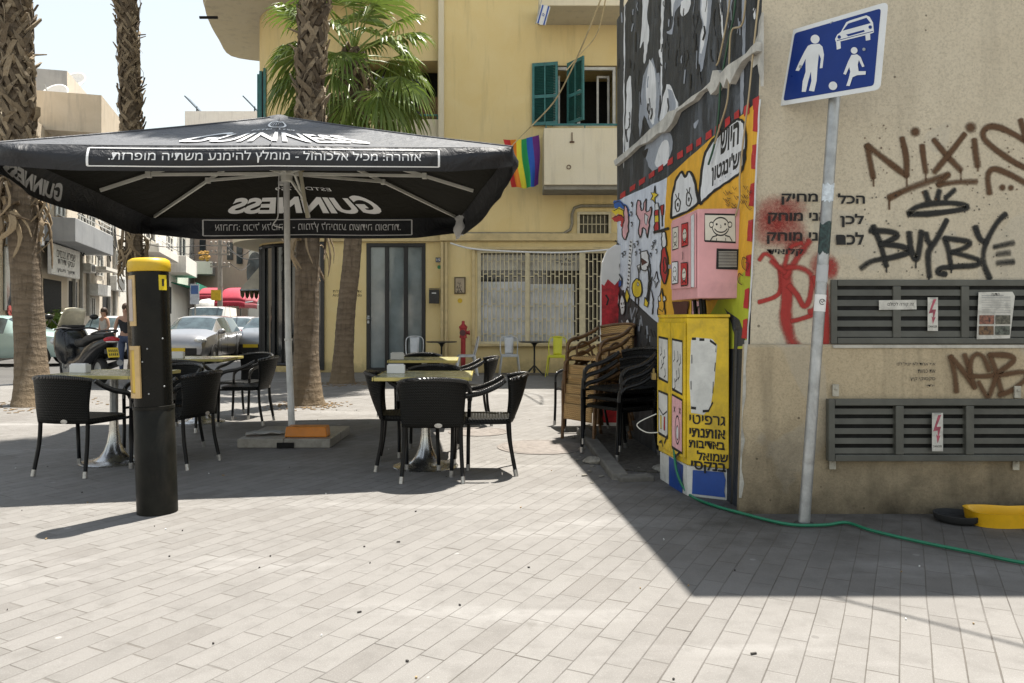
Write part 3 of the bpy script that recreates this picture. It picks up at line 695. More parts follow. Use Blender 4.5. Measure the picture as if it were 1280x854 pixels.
    st('אף אחד לא יציל לנו', 280, 436, 368, 386, 3.284, 1030, 340, .0); st('את כמות', 366, 436, 398, 412, 3.284, 1030, 340, .0); st('סקסוקי קיץ', 335, 436, 430, 446, 3.284, 1030, 340, .0); st('ילדי', 402, 432, 458, 468, 3.284, 1030, 340, .0)
tags()

# --- the two louvred vents
M['vent'] = mat('vent_paint', (.085, .085, .070), .5, var=.22, dirt=.35, vscale=5)
PC['danger'] = mat('danger_red', (.34, .07, .10), .6, var=.5, vscale=30); PC['card'] = mat('paper_card', (.58, .56, .50), .75, dirt=.45, vscale=22)
for i in range(4): PC['photo%d' % i] = mat('printed_photo%d' % i, [(.20, .08, .05), (.09, .085, .06), (.13, .07, .03), (.08, .09, .07)][i], .5, var=.9, vscale=60)
PC['grey_print'] = mat('print_grey', (.30, .30, .29), .7)
def vent(x0, x1, y0, y1, cols, thick, label, off):
    a = P(x0, y1, WY); c = P(x1, y0, WY); y = WY - off
    w, h = c.x - a.x, c.z - a.z
    b = MB(); b.box((a.x + w / 2, y - .004, a.z + h / 2), (w - .02, .006, h - .02)); 
    back = b.obj('ventilation_louvre', M['hole'], corner, world=True); back['label'] = label
    b = MB(); f = .04; yy = y - thick / 2 - .008
    b.box((a.x + f / 2, yy, a.z + h / 2), (f, thick, h)); b.box((c.x - f / 2, yy, a.z + h / 2), (f, thick, h))
    b.box((a.x + w / 2, yy, a.z + f / 2), (w - 2 * f - .004, thick, f)); b.box((a.x + w / 2, yy, c.z - f / 2), (w - 2 * f - .004, thick, f))
    for cx in cols: b.box((P(cx, 0, WY).x, yy - .001, a.z + h / 2), (.05, thick, h - 2 * f - .002))
    b.obj('louvre_frame', M['vent'], back, bevel=.004)
    b = MB(); n = 5; ih = h - 2 * f
    rot = Matrix.Rotation(R(-6), 3, 'X')
    for k in range(n):
        z = a.z + f + ih * (k + .36) / n
        b.box((a.x + w / 2, yy + .006, z), (w - 2 * f, .006, ih / n * .60), rot)
    b.obj('louvre_slat', M['vent'], back, bevel=.0015)
    p = Painter(lambda px, py, o: P(px, py, WY) - Vector((0, off + thick + .010 + o, 0)), .0005)
    return back, p
back, p = vent(1037, 1345, 350, 430, (1119, 1204, 1288), .016, 'upper louvred vent with stickers and a paper notice', 0)
eu, ev = Vector((1, 0, 0)), Vector((0, 0, 1))
z3 = lambda *q: [(1030 + x / 3.284, 340 + y / 3.284) for x, y in q]
def bolt_sign(p, x0, y0, x1, y1):
    p.fill(z3((x0, y0), (x1, y0), (x1, y1), (x0, y1)), 'card'); w, h = x1 - x0, y1 - y0; q = lambda u, v: (x0 + u * w, y0 + v * h)
    p.fill(z3(q(.55, .06), q(.85, .05), q(.42, .36), q(.82, .36), q(.62, .60), q(.78, .58), q(.5, .80), q(.38, .56), q(.52, .60), q(.5, .46), q(.1, .48)), 'danger')
    p.text('DANGER', z3(q(.5, .87))[0], .055, .014, 'black', eu, ev, .01)
    p.fill(z3(q(.2, .01), q(.8, .01), q(.8, .035), q(.2, .035)), 'grey_print')
p.obj_list = None
p.fill(z3((217, 117), (370, 115), (371, 154), (218, 156)), 'card'); p.text(heb('זה קורה לכולם'), z3((306, 134))[0], .165, .028, 'black', eu, ev, .01)
p.obj('sticker', back, world=False); p = Painter(p.fn, p.off)
bolt_sign(p, 416, 105, 458, 242)
p.obj('warning_sticker', back, world=False); p = Painter(p.fn, p.off)
# paper notice with four small photos
pz = z3((622, 84), (760, 82), (770, 100), (750, 272), (614, 276)); p.off += .004
p.fill(pz, 'card')
for k in range(11): p.line(z3((634, 98 + k * 7), (634 + (118 if k % 4 else 90), 97 + k * 7)), .45 if k > 1 else 1.0, 'grey_print')
p.text(heb('הודעה'), z3((690, 93))[0], .05, .016, 'black', eu, ev)
for k, (x, y) in enumerate(((624, 178), (690, 178), (622, 222), (688, 222))): p.fill(z3((x, y), (x + 60, y), (x + 60, y + 36), (x, y + 36)), 'photo%d' % k)
p.obj('paper_notice', back, world=False)
back, p = vent(1027, 1345, 497, 573, (1114, 1200, 1288), .045, 'lower louvred vent standing proud of the plinth on brackets', .056)
bolt_sign(p, 404, 570, 448, 724); p.obj('warning_sticker', back, world=False)
for x, y in ((1044, 488), (1040, 579), (1269, 580), (1271, 490)):
    b = MB(); q = P(x, y, WY - .06); b.box((q.x, q.y - .006, q.z), (.04, .012, .075)); b.ball((q.x, q.y - .014, q.z + .01), .008, 8, 5)
    b.obj('fixing_bracket', mat('old_white_metal', (.45, .42, .34), .6, dirt=.5, vscale=20), corner, world=True, bevel=.002)
b = MB(); a = P(1037, 431.5, WY); b.box((a.x + 1.2, WY - .03, a.z - .008), (2.4, .05, .02)); b.obj('vent_sill', mat('white_sill', (.52, .49, .42), .7, dirt=.5), corner, world=True, bevel=.003)

# ------------------------------------------------------------------ blue home-zone sign on its leaning pole
def street_sign():
    base = G(1005, 655)
    t = thing('street_sign', 'blue square road sign with white adult, child, ball and car on a leaning grey pole', 'sign', base)
    top = P(1045, 96, 4.64)
    b = MB(); b.tube([base, base.lerp(top, .5), top], .0335, 20); pole = b.obj('pole', M['steel'], t, world=True, smooth=60)
    q = [P(988, 38, 4.90), P(972, 133, 4.90), P(1100, 112, 4.28), P(1110, 2, 4.28)]
    o = q[1]; eu = (q[2] - o); ev_ = (q[0] - o); n = eu.cross(ev_).normalized()
    if n.y > 0: n = -n
    def SP(px, py, off=0.0):
        a = Vector(((px - CX) / FOC, 1, -(py - HY) / FOC)); c = Vector((0, 0, CAM_H))
        k = (o - c).dot(n) / a.dot(n); return c + a * k + n * off
    c4 = [SP(*z) for z in ((988, 38), (972, 133), (1100, 112), (1110, 2))]
    mid = sum(c4, Vector()) / 4
    def inset(k, off, rad=.035):
        cc = [mid + (p - mid) * k for p in c4]; out = []
        for i in range(4):
            p, a_, c_ = cc[i], cc[i - 1], cc[(i + 1) % 4]; d1 = (a_ - p).normalized() * rad; d2 = (c_ - p).normalized() * rad
            for s in range(5):
                u = s / 4; out.append(p + d1 * (1 - u) ** 2 + d2 * u ** 2 + n * off)
        return out
    b = MB(); b.prism(inset(1, .0), -n * .004)
    plate = b.obj('sign_plate', mat('sign_white', (.74, .75, .74), .35, var=.04, dirt=.12), t, world=True)
    b = MB(); b.add(inset(.885, .0012, .02), [tuple(range(20))]); b.obj('blue_field', mat('sign_blue', (.004, .028, .19), .35, var=.08, spec=.3), plate)
    z = lambda *r: [(930 + x / 3.557, y / 3.557) for x, y in r]
    PC['sblue'] = bpy.data.materials['sign_blue']; PC['swhite'] = bpy.data.materials['sign_white']; PC['screw'] = M['steel']
    p = Painter(SP, .0018, .0003)
    sc = lambda c, r: p.disc(z(c)[0], r / 3.557, 'swhite', n=20)
    sc((317, 175), 20); p.fill(z((300, 198), (285, 205), (270, 230), (245, 280), (230, 315), (245, 316), (262, 290), (275, 262), (275, 320), (262, 362), (258, 409), (276, 409), (287, 360), (299, 318), (301, 360), (290, 404), (313, 408), (324, 360), (328, 300), (334, 240), (343, 262), (338, 305), (350, 303), (357, 245), (350, 208), (336, 196)), 'swhite')
    p.fill(z((406, 175), (416, 155), (432, 143), (456, 100), (472, 92), (545, 69), (560, 76), (575, 102), (579, 145), (562, 152), (563, 178), (543, 182), (541, 158), (430, 185), (432, 216), (414, 222), (411, 190)), 'swhite')
    p.fill(z((440, 138), (464, 106), (546, 80), (565, 104)), 'sblue'); p.fill(z((455, 155), (535, 134), (538, 142), (465, 163)), 'sblue'); p.line(z((414, 182), (576, 140)), .8, 'sblue')
    for c in ((425, 166), (563, 122)): p.disc(z(c)[0], 2.2, 'sblue')
    sc((492, 226), 15); p.fill(z((480, 246), (465, 275), (444, 330), (455, 334), (470, 300), (475, 320), (468, 350), (457, 383), (472, 384), (485, 345), (505, 336), (543, 333), (544, 318), (512, 318), (508, 290), (513, 268), (528, 300), (538, 297), (521, 255), (505, 243)), 'swhite')
    sc((398, 383), 19)
    for c in ((253, 298), (536, 221)): p.disc(z(c)[0], 2.0, 'screw')
    p.obj('pictogram', plate, world=False)
    b = MB()
    for py in (30, 100):
        c = P(1045 - (py - 96) * .07, py, 4.63); b.box(c + Vector((0, -.02, 0)), (.11, .05, .03), R(-50))
    b.obj('clamp', M['steel'], t, world=True, bevel=.003)
    # stickers wrapped on the pole
    d = (top - base).normalized()
    def wrap(y0, y1, m, jag=0, name='sticker', extra=None):
        b = MB(); rnd = random.Random(int(y0))
        def at(py): return base.lerp(top, (655 - py) / (655 - 96))
        x = d.cross(Vector((0, 1, 0))).normalized(); yv = d.cross(x)
        N = 13
        def f(u, v):
            a = math.pi * (.02 + .96 * u) ; pt = at(y1 + (y0 - y1) * v + (rnd.uniform(-jag, jag) if v in (0, 1) else 0)); return pt + (x * math.cos(a) - yv * math.sin(a) * (1 if yv.y > 0 else -1)) * .0347
        b.grid(N, 3, f); return b.obj(name, m, pole)
    wrap(232, 254, mat('torn_sticker', (.60, .66, .70), .6, var=.3, vscale=40), 2); wrap(280, 318, mat('dark_sticker', (.02, .045, .042), .5, var=.9, vscale=50), 4); wrap(333, 354, mat('grey_sticker', (.42, .43, .43), .5), 1)
    wrap(370, 391, M['white'], 0)
    b = MB(); c = base.lerp(top, (655 - 379) / 559) + Vector((0, -.0362, 0))
    v, f = stroke2d([(.016 * math.cos(a * .42), .016 * math.sin(a * .42)) for a in range(14)], .004); b.add([c + Vector((p.x, 0, p.y)) for p in v], f)
    v, f = stroke2d([(-.007, .006), (0, -.007), (.008, .008)], .004); b.add([c + Vector((p.x, -.0002, p.y)) for p in v], f); b.obj('sticker_mark', M['black_ink'], pole)
    b = MB(); b.lathe([(.06, 0), (.055, .008), (.034, .012)], 16, base, caps=False); b.obj('pole_collar', mat('grime', (.05, .045, .04), .9), t, world=True)
street_sign()

# ------------------------------------------------------------------ yellow painted street cabinet
M['cab_yellow'] = mat('cabinet_yellow', (.74, .50, .012), .42, var=.2, bump=.2, bscale=40, dirt=.4, vscale=7); M['cab_white'] = mat('cabinet_white', (.66, .66, .62), .5, dirt=.25, vscale=10)
M['cab_blue'] = mat('cabinet_blue', (.012, .065, .30), .45, var=.2, dirt=.15)
PC['cwhite'] = M['cab_white']; PC['cblue'] = M['cab_blue']
def cabinet():
    A = Vector((1.210, 5.31, 0)); Rr = Vector((1.462, 5.17, 0)); L = Vector((1.125, 5.90, 0)); H = 1.235
    t = thing('utility_cabinet', 'yellow painted street cabinet with doodled doors, Hebrew lettering and a white and blue foot', 'cabinet', A)
    B = Rr + (L - A)
    b = MB(); b.prism([A + Vector((0, 0, .215)), Rr + Vector((0, 0, .215)), B + Vector((0, 0, .215)), L + Vector((0, 0, .215))], (0, 0, H - .215))
    body = b.obj('body', M['cab_yellow'], t, world=True, bevel=.008)
    ins = lambda p, k: p + ((A + B) / 2 - p) * k
    b = MB(); b.prism([ins(p, .05) for p in (A, Rr, B, L)], (0, 0, .213)); foot = b.obj('foot', M['cab_white'], t, world=True, bevel=.004)
    b = MB(); b.prism([ins(p, -.03) + Vector((0, 0, H + .002)) for p in (A, Rr, B, L)], (0, 0, .022)); b.obj('top_plate', M['cab_yellow'], t, world=True, bevel=.006)
    fu = (Rr - A); fu_n = fu.normalized(); fn = Vector((fu.y, -fu.x, 0)).normalized()
    if fn.y > 0: fn = -fn
    lu = (L - A); ln = Vector((-1, -.15, 0)).normalized()
    ln = Vector((-lu.y, lu.x, 0)).normalized()
    if ln.x > 0: ln = -ln
    def F(u, v, o=0.0): return A + fu * u + Vector((0, 0, v)) + fn * o       # u 0..1 along the front, v metres
    def S(u, v, o=0.0): return L + (A - L) * u + Vector((0, 0, v)) + ln * o  # u 0 far .. 1 near
    # front: white patch with dashes, lettering
    p = Painter(F, .001)
    p.fill([(.10, .58), (.06, .80), (.10, 1.08), (.18, 1.10), (.60, 1.09), (.72, 1.05), (.66, .80), (.56, .62), (.40, .57)], 'cwhite')
    for q in ([(.12, 1.09), (.22, 1.09)], [(.30, 1.085), (.42, 1.085)], [(.55, 1.08), (.70, 1.05), (.69, 1.0)], [(.68, .93), (.66, .87)], [(.63, .80), (.62, .72)], [(.62, .66), (.52, .60), (.38, .595)], [(.10, .615), (.22, .612)], [(.12, .98), (.12, .92)], [(.10, .80), (.10, .74)]): p.line(q, .018)
    eu, ev_ = fu_n, Vector((0, 0, 1)); w = fu.length
    def tx(s, u0, u1, v, h):
        p._m('black')
        for k in range(4 if 'פ' in s else 1):
            p.off += .0002; o = F((u0 + u1) / 2, v, p.off) + eu * (.0022 * (k % 2)) + ev_ * (.0022 * (k // 2)); put_text(p.b, heb(s), lambda a, c: o + eu * a + ev_ * c, fit=((u1 - u0) * w, h), bold=.03)
    tx('גרפיטי', .06, .90, .535, .062); tx('אותנתי', .06, .92, .445, .062); tx('באדיבות', .05, .90, .367, .052); tx('שמואל', .24, .98, .292, .066); tx('בנקסי', .10, .93, .212, .08)
    p.obj('front_painting', body, world=False)
    # doors on the long side
    dm = M['cab_yellow']
    for k, (u0, u1) in enumerate(((.02, .49), (.51, .985))):
        b = MB(); a0, a1 = S(u0, .26, .002), S(u1, .26, .002); b.prism([a0, a1, a1 + Vector((0, 0, .94)), a0 + Vector((0, 0, .94))], ln * .012)
        d = b.obj('door', dm, t, world=True, bevel=.003)
        q = Painter(lambda u, v, o: S(u, v, .0148 + o), .0004)
        m0 = (u0 + u1) / 2; hw = .17
        if k == 0:
            q.fill([(m0 - hw, .78), (m0 + hw, .76), (m0 + hw, 1.08), (m0 - hw, 1.09)], 'cwhite', .022); q.text_at = None
            for i, (x, y) in enumerate(((-.08, 1.02), (.04, 1.0), (-.06, .92), (.06, .86), (0, .95))): q.line([(m0 + x, y), (m0 + x + .03, y - .05), (m0 + x - .03, y - .07)], .012)
            q.fill([(m0 - hw, .36), (m0 + hw, .35), (m0 + hw, .67), (m0 - hw, .68)], 'cwhite', .022); q.line([(m0 - .15, .55), (m0, .51), (m0 + .15, .545)], .012)
            q.fill([(m0 - .09, .40), (m0 - .05, .40), (m0 - .05, .50), (m0 - .10, .50)], 'yellow', .008); q.fill([(m0 + .03, .40), (m0 + .08, .40), (m0 + .08, .50), (m0 + .04, .50)], 'red', .008)
            q.line([(m0 + .05, .30), (m0 + .16, .37)], .02); q.line([(m0 - .14, .29), (m0 - .05, .31), (m0, .27)], .016)
        else:
            q.fill([(m0 - hw, .72), (m0 + hw, .70), (m0 + hw, 1.07), (m0 - hw, 1.08)], 'cwhite', .022)
            for i, (x, y) in enumerate(((-.10, 1.0), (.02, 1.0), (.10, .98), (-.02, .86), (-.08, .80), (.06, .88))): q.line([(m0 + x, y), (m0 + x + .02, y - .06), (m0 + x - .03, y - .08)], .012)
            q.fill([(m0 - hw, .30), (m0 + hw, .29), (m0 + hw, .66), (m0 - hw, .68)], 'pink', .022); q.disc((m0 + .02, .44), (.075, .10), 'pink', .014); q.disc((m0 + .02, .42), (.035, .05), 'white', .010)
            for x in (-.10, .08): q.line([(m0 + x, .60), (m0 + x + .05, .56)], .01); q.line([(m0 + x + .05, .60), (m0 + x, .56)], .01)
            q.line([(m0 - .10, .22), (m0 - .02, .25), (m0 + .10, .29)], .02); q.line([(m0, .25), (m0 + .02, .19)], .016)
        q.obj('door_painting', d, world=False)
        if k == 0:
            b = MB(); c = S(.06, .79, .05); b.box(c, (.03, .055, .05)); b.tube(bez([c + Vector((0, -.015, .02)), c + Vector((0, -.015, .055)), c + Vector((0, .015, .055)), c + Vector((0, .015, .02))], 4), .005, 6); b.obj('padlock', mat('brass', (.35, .26, .10), .4, .8), d, bevel=.004)
    # blue flag-like stripe on the foot
    p = Painter(lambda u, v, o: F(.02 + u * .96, v, -.006 + o), .0012); p.fill([(.10, .02), (.12, .185), (.88, .19), (.93, .14), (.90, .06), (.92, .02)], 'cblue'); p.obj('painted_stripe', foot, world=False)
    p = Painter(lambda u, v, o: S(u, v, -.0035 + o), .0012); p.fill([(.38, .0), (.38, .212), (.86, .20), (.84, .0)], 'cblue'); p.obj('painted_stripe', foot, world=False)
    b = MB(); b.tube(bez([S(.05, .36, .01), S(.0, .36, .10), S(-.05, .42, .16), S(.02, .50, .02)], 5), .0045, 6); b.obj('bent_wire', M['alu'], t, world=True, smooth=180)
    b = MB(); c = Vector((1.468, 5.10, 0)); b.tube([c, c + Vector((.03, .005, 1.15))], .02, 10); b.obj('cable_duct', M['black_paint'], t, world=True, smooth=60)
cabinet()

# ------------------------------------------------------------------ pink painted meter box on the mural
def pink_box():
    z0, z1_ = 1.365, 1.965
    A = Vector((1.245, 5.15, 0)); Rr = Vector((1.535, 5.13, 0)); L = Vector((1.197, 5.76, 0)); B = Vector((1.50, 5.76, 0))
    t = thing('meter_box', 'pink painted meter box on the mural wall with a smiling face and a small grille', 'meter box', (A.x, A.y, z0))
    up = lambda p, z: Vector((p.x, p.y, z))
    b = MB(); b.prism([up(p, z0) for p in (A, Rr, B, L)], (0, 0, z1_ - z0)); m = mat('box_pink', (.76, .38, .39), .5, var=.1, dirt=.2, vscale=6)
    body = b.obj('body', m, t, world=True, bevel=.006)
    fu = Rr - A; fn = Vector((fu.y, -fu.x, 0)).normalized(); lu = A - L; ln = Vector((lu.y, -lu.x, 0)).normalized()
    if ln.x > 0: ln = -ln
    h = z1_ - z0
    F = lambda u, v, o=0.0: A + fu * u + Vector((0, 0, z0 + v * h)) + fn * o
    S = lambda u, v, o=0.0: L + lu * u + Vector((0, 0, z0 + v * h)) + ln * o
    PC['bpink'] = m; PC['cream'] = mat('cream_paint', (.70, .66, .56), .55)
    p = Painter(F, .001)
    p.fill([(.16, .64), (.86, .62), (.85, .93), (.16, .94)], 'cream', .022)
    p.disc((.52, .80), (.19, .10), 'cream', .016, 20); p.disc((.31, .82), (.045, .03), 'cream', .013); p.disc((.73, .82), (.045, .03), 'cream', .013)
    p.disc((.43, .825), (.022, .013), 'black'); p.disc((.62, .825), (.022, .013), 'black'); p.line([(.52, .82), (.53, .79), (.51, .785)], .012); p.line([(.38, .775), (.44, .745), (.53, .735), (.61, .745), (.67, .775)], .014, smooth=4)
    p.line([(.28, .64), (.34, .685), (.44, .70)], .014); p.line([(.62, .70), (.72, .685), (.78, .635)], .014); p.line([(.42, .64), (.43, .67)], .012); p.line([(.63, .64), (.63, .67)], .012)
    p.fill([(.42, .33), (.93, .32), (.93, .54), (.43, .55)], 'black', .01); p.obj('face_painting', body, world=False)
    b = MB()
    for k in range(11): a = F(.47, .352 + k * .0165, .008); b.bar(a, a + fu * .41, .005, .0055)
    b.obj('small_grille', mat('grille_grey', (.38, .36, .32), .5, .3), t, world=True)
    b = MB(); q = [S(.05, .14, .002), S(.97, .12, .002), S(.97, .96, .002), S(.05, .96, .002)]; b.prism(q, ln * .012); d = b.obj('door', PC['bpink'], t, world=True, bevel=.003)
    p = Painter(lambda u, v, o: S(u, v, .0146 + o), .0005)
    p.fill([(.84, .13), (.955, .125), (.955, .95), (.84, .94)], 'white', .008)
    for k, (u, v, m_) in enumerate(((.12, .62, 'cream'), (.50, .62, 'red'), (.12, .20, 'white'), (.50, .16, 'red'))):
        p.fill([(u, v), (u + .24, v), (u + .24, v + .26), (u, v + .27)], m_, .016)
        p.disc((u + .12, v + .13), (.075, .075), 'cream' if m_ != 'white' else 'white', .01); p.disc((u + .09, v + .15), (.015, .012), 'black'); p.disc((u + .15, v + .15), (.015, .012), 'black'); p.line([(u + .08, v + .09), (u + .12, v + .075), (u + .16, v + .09)], .009)
        p.line([(u + .05, v + .03), (u + .12, v + .06), (u + .19, v + .03)], .012)
    p.line([(.56, .56), (.58, .50), (.56, .46)], .02); p.obj('door_painting', d, world=False)
    b = MB(); c = S(.03, .42, .02); b.box(c, (.02, .02, .03)); b.obj('padlock', M['steel'], t, world=True, bevel=.003)
    b = MB()
    for x, y in ((1.30, 5.3), (1.36, 5.45), (1.33, 5.6)): b.tube([(x, y, z0 + .01), (x + .01, y, 1.25)], .014, 8)
    b.obj('conduit', M['black_tube'], t, world=True, smooth=60)
pink_box()

# ------------------------------------------------------------------ red and white painted panel at the end of the mural, yellow tray, bowl, hose, rubble
def small_right():
    c = P(764, 400, 8.75)
    t = thing('rounded_panel', 'red painted panel with a white rounded top sticking out past the end of the mural', 'panel', (c.x, c.y, 0))
    def outline(k): return [(-.12 * k, .0), (.22, .0), (.22, 2.05), (.05, 2.08), (-.04 * k, 2.02), (-.10 * k, 1.88), (-.118 * k, 1.70)]
    b = MB(); b.prism([(x, 0, z) for x, z in outline(1)], (0, .10, 0)); b.obj('panel_board', M['white'], t, bevel=.01)
    rnd = random.Random(8); b = MB(); top = [(x, 1.66 + rnd.uniform(-.06, .06)) for x in (.19, .12, .04, -.04, -.08, -.11)]
    q = [(-.11, .05), (.19, .05)] + top; b.add([Vector((x, -.003, z)) for x, z in q], fill2d(q))
    b.obj('red_paint', mat('panel_red', (.50, .02, .03), .5, var=.5, vscale=12, dirt=.3), t)
    b = MB(); rnd = random.Random(4)
    for i in range(12):
        x, z = rnd.uniform(-.12, .15), rnd.uniform(.3, 1.6); v, f = stroke2d([(x, z), (x + .03, z - .05), (x + .01, z - .12)], .02); b.add([Vector((p.x, -.0045, p.y)) for p in v], f)
    b.obj('black_scribble', M['black_ink'], t)
    # yellow tray with a waisted outline
    c = G(1272, 655); t = thing('yellow_tray', 'yellow plastic tray lying on the pavement at the foot of the beige wall', 'tray', c)
    def ol(k, n=40):
        out = []
        for i in range(n):
            a = 2 * math.pi * i / n; x = .27 * math.copysign(abs(math.cos(a)) ** .5, math.cos(a)); y = .13 * math.copysign(abs(math.sin(a)) ** .5, math.sin(a)) * (1 - .22 * math.exp(-(x / .09) ** 2)); out.append((x * k, y * k))
        return out
    b = MB(); rings = [(1, 0), (1.04, .075), (1.06, .082), (1.0, .082), (.96, .07), (.93, .012)]; n = 40
    vs_ = [Vector((x, y, z)) for k, z in rings for x, y in ol(k)]
    b.add(vs_, [(i * n + j, i * n + (j + 1) % n, (i + 1) * n + (j + 1) % n, (i + 1) * n + j) for i in range(len(rings) - 1) for j in range(n)] + [tuple(range((len(rings) - 1) * n, len(rings) * n))])
    b.obj('tray_shell', mat('tray_yellow', (.78, .43, .01), .4, var=.12, dirt=.2), t, smooth=50); t.rotation_euler = (0, 0, R(-6))
    c = G(1196, 652); t = thing('black_bowl', 'flat black bowl on the pavement beside the yellow tray', 'bowl', c)
    b = MB(); b.lathe([(.10, 0), (.125, .02), (.13, .05), (.122, .052), (.11, .02), (.02, .012)], 24); b.obj('bowl_shell', M['rubber'], t, smooth=60)
    # hose
    q = [(846, 452, 5.75, .95), (844, 500, 5.72, .70), (842, 545, 5.6, .40), (846, 590, 5.42, .13)]
    pts = [P(x, y, Y) for x, y, Y, _ in q] + [G(860, 617, .012), G(885, 630, .012), G(930, 643, .012), G(985, 656, .012), G(1030, 657, .012), G(1058, 654, .012), G(1090, 664, .012), G(1150, 678, .012), G(1210, 690, .012), G(1290, 706, .012), G(1420, 720, .012)]
    b = MB(); b.tube(bez([Vector(p) + Vector((0, 0, .003)) for p in pts], 8), .0095, 8)
    tag(b.obj('garden_hose', mat('hose_green', (.012, .17, .085), .35, var=.15), smooth=180), 'green hose trailing from the yellow cabinet across the shaded pavement', 'hose')
    # rubble edge below the stacked chairs
    b = MB(); a, c = G(728, 535, .05), G(775, 592, .05); b.bar(Vector((a.x, a.y, .02)), Vector((c.x, c.y, .015)), .13, .08)
    a2, c2 = Vector((c.x - .02, c.y - .03, .005)), Vector((1.10, c.y + .02, .005)); b.bar(a2, a2.lerp(c2, .9), .12, .07)
    o = b.obj('kerb_strip', mat('kerb_dark', (.17, .16, .14), .9, var=.3, bump=.5, dirt=.5), bevel=.015); tag(o, kind='structure')
    b = MB(); q = [G(730, 533), G(774, 588), G(822, 592), G(836, 545), G(800, 500), G(745, 505)]; b.prism([Vector((p.x, p.y, -.02)) for p in q], (0, 0, .032)); o = b.obj('dirt_patch', mat('dirt', (.09, .08, .065), .95, var=.5, vscale=25, bump=.8, bscale=30)); tag(o, kind='structure')
    rnd = random.Random(12); proto = None
    for i, (x, y, s) in enumerate(((742, 579, .10), (727, 562, .05), (752, 596, .03), (716, 548, .04), (800, 596, .03), (770, 600, .025), (737, 590, .03), (825, 588, .085), *((random.Random(99 + k).uniform(716, 815), random.Random(199 + k).uniform(560, 606), random.Random(299 + k).uniform(.008, .03)) for k in range(26)))):
        b = MB(); b.ball((0, 0, s * .22), (s, s * .6, s * .3), 9, 6)
        for v in b.v: v += Vector((mnoise.noise(v * 9 + Vector((i, 0, 0))), mnoise.noise(v * 9 + Vector((0, i, 5))), mnoise.noise(v * 9 + Vector((3, i, 0))))) * s * .35
        o = b.obj('loose_stone', mat('rubble_stone', (.27, .25, .21), .9, var=.35, bump=.5, vscale=20)); p = G(x, y); o.location = p; o.rotation_euler = (0, 0, rnd.uniform(0, 6))
        lab = ('large flat broken stone in front of the stacked black chairs', 'small broken stones on the dark ground by the stacked chairs', 'dark broken stone against the foot of the yellow cabinet')
        tag(o, lab[0] if i == 0 else lab[2] if i == 7 else lab[1], 'stone', 'broken stones by the chairs')
    # bits of litter on the pavement
    rnd = random.Random(55); b = MB(); lm = [M['white'], mat('litter_tan', (.35, .24, .12), .8), mat('litter_dark', (.05, .045, .04), .9)]
    for i in range(110):
        x, y = rnd.uniform(-4.5, 3.2), 2.6 + 8 * rnd.random() ** 1.4; s = rnd.uniform(.002, .008); b.cur = rnd.choice((0, 1, 1, 2, 2, 2)); b.box((x, y, .004), (s * rnd.uniform(1, 3), s, .006), rnd.uniform(0, 3))
    tag(b.obj('litter', lm), kind='stuff')
    # manhole covers
    for i, (x, y, r) in enumerate(((676, 559, .42), (598, 540, .33))):
        p = G(x, y); b = MB(); b.lathe([(r, .001), (r, .006), (r - .03, .006), (r - .035, .002), (r - .05, .002), (r - .055, .006)] + [q for k in range(4) for q in ((r * (.72 - k * .17), .006), (r * (.70 - k * .17), .003), (r * (.66 - k * .17), .003), (r * (.64 - k * .17), .006))] + [(.01, .006)], 40, p)
        tag(b.obj('manhole_cover', mat('manhole_metal', (.20, .175, .155), .7, .05, var=.2, dirt=.4, vscale=14), smooth=30), ('reddish round manhole cover in the sun near the stacked chairs', 'pale ringed manhole cover behind the front wicker chairs')[i], 'manhole cover', 'manhole covers')
small_right()

# ------------------------------------------------------------------ parasol
def fabric(name, c, rough, sheen=.0):
    t = NT(name); n = t.noise(3, 4); fine = t.noise(700, 2)
    t.base(t.mix(t.rng(n, .3, .7, 0, 1), c, tuple(x * 1.35 for x in c))); t.rough(t.rng(n, .3, .7, rough - .06, rough + .08)); t.b.inputs['Specular IOR Level'].default_value = .42 if sheen else .15; t.b.inputs['Sheen Weight'].default_value = sheen; t.b.inputs['Sheen Roughness'].default_value = .35
    t.bump(t.math('ADD', t.noise(4, 5, .6, dist=.8), t.math('MULTIPLY', fine, .03)), .6, .07); return t.m
M['canopy'] = fabric('canopy_fabric', (.075, .078, .086), .6, .1); M['valance'] = fabric('valance_fabric', (.016, .017, .020), .5, .02); M['canopy_in'] = fabric('canopy_lining', (.017, .016, .012), .85)
M['print'] = mat('printed_white', (.84, .84, .83), .5, var=.05)
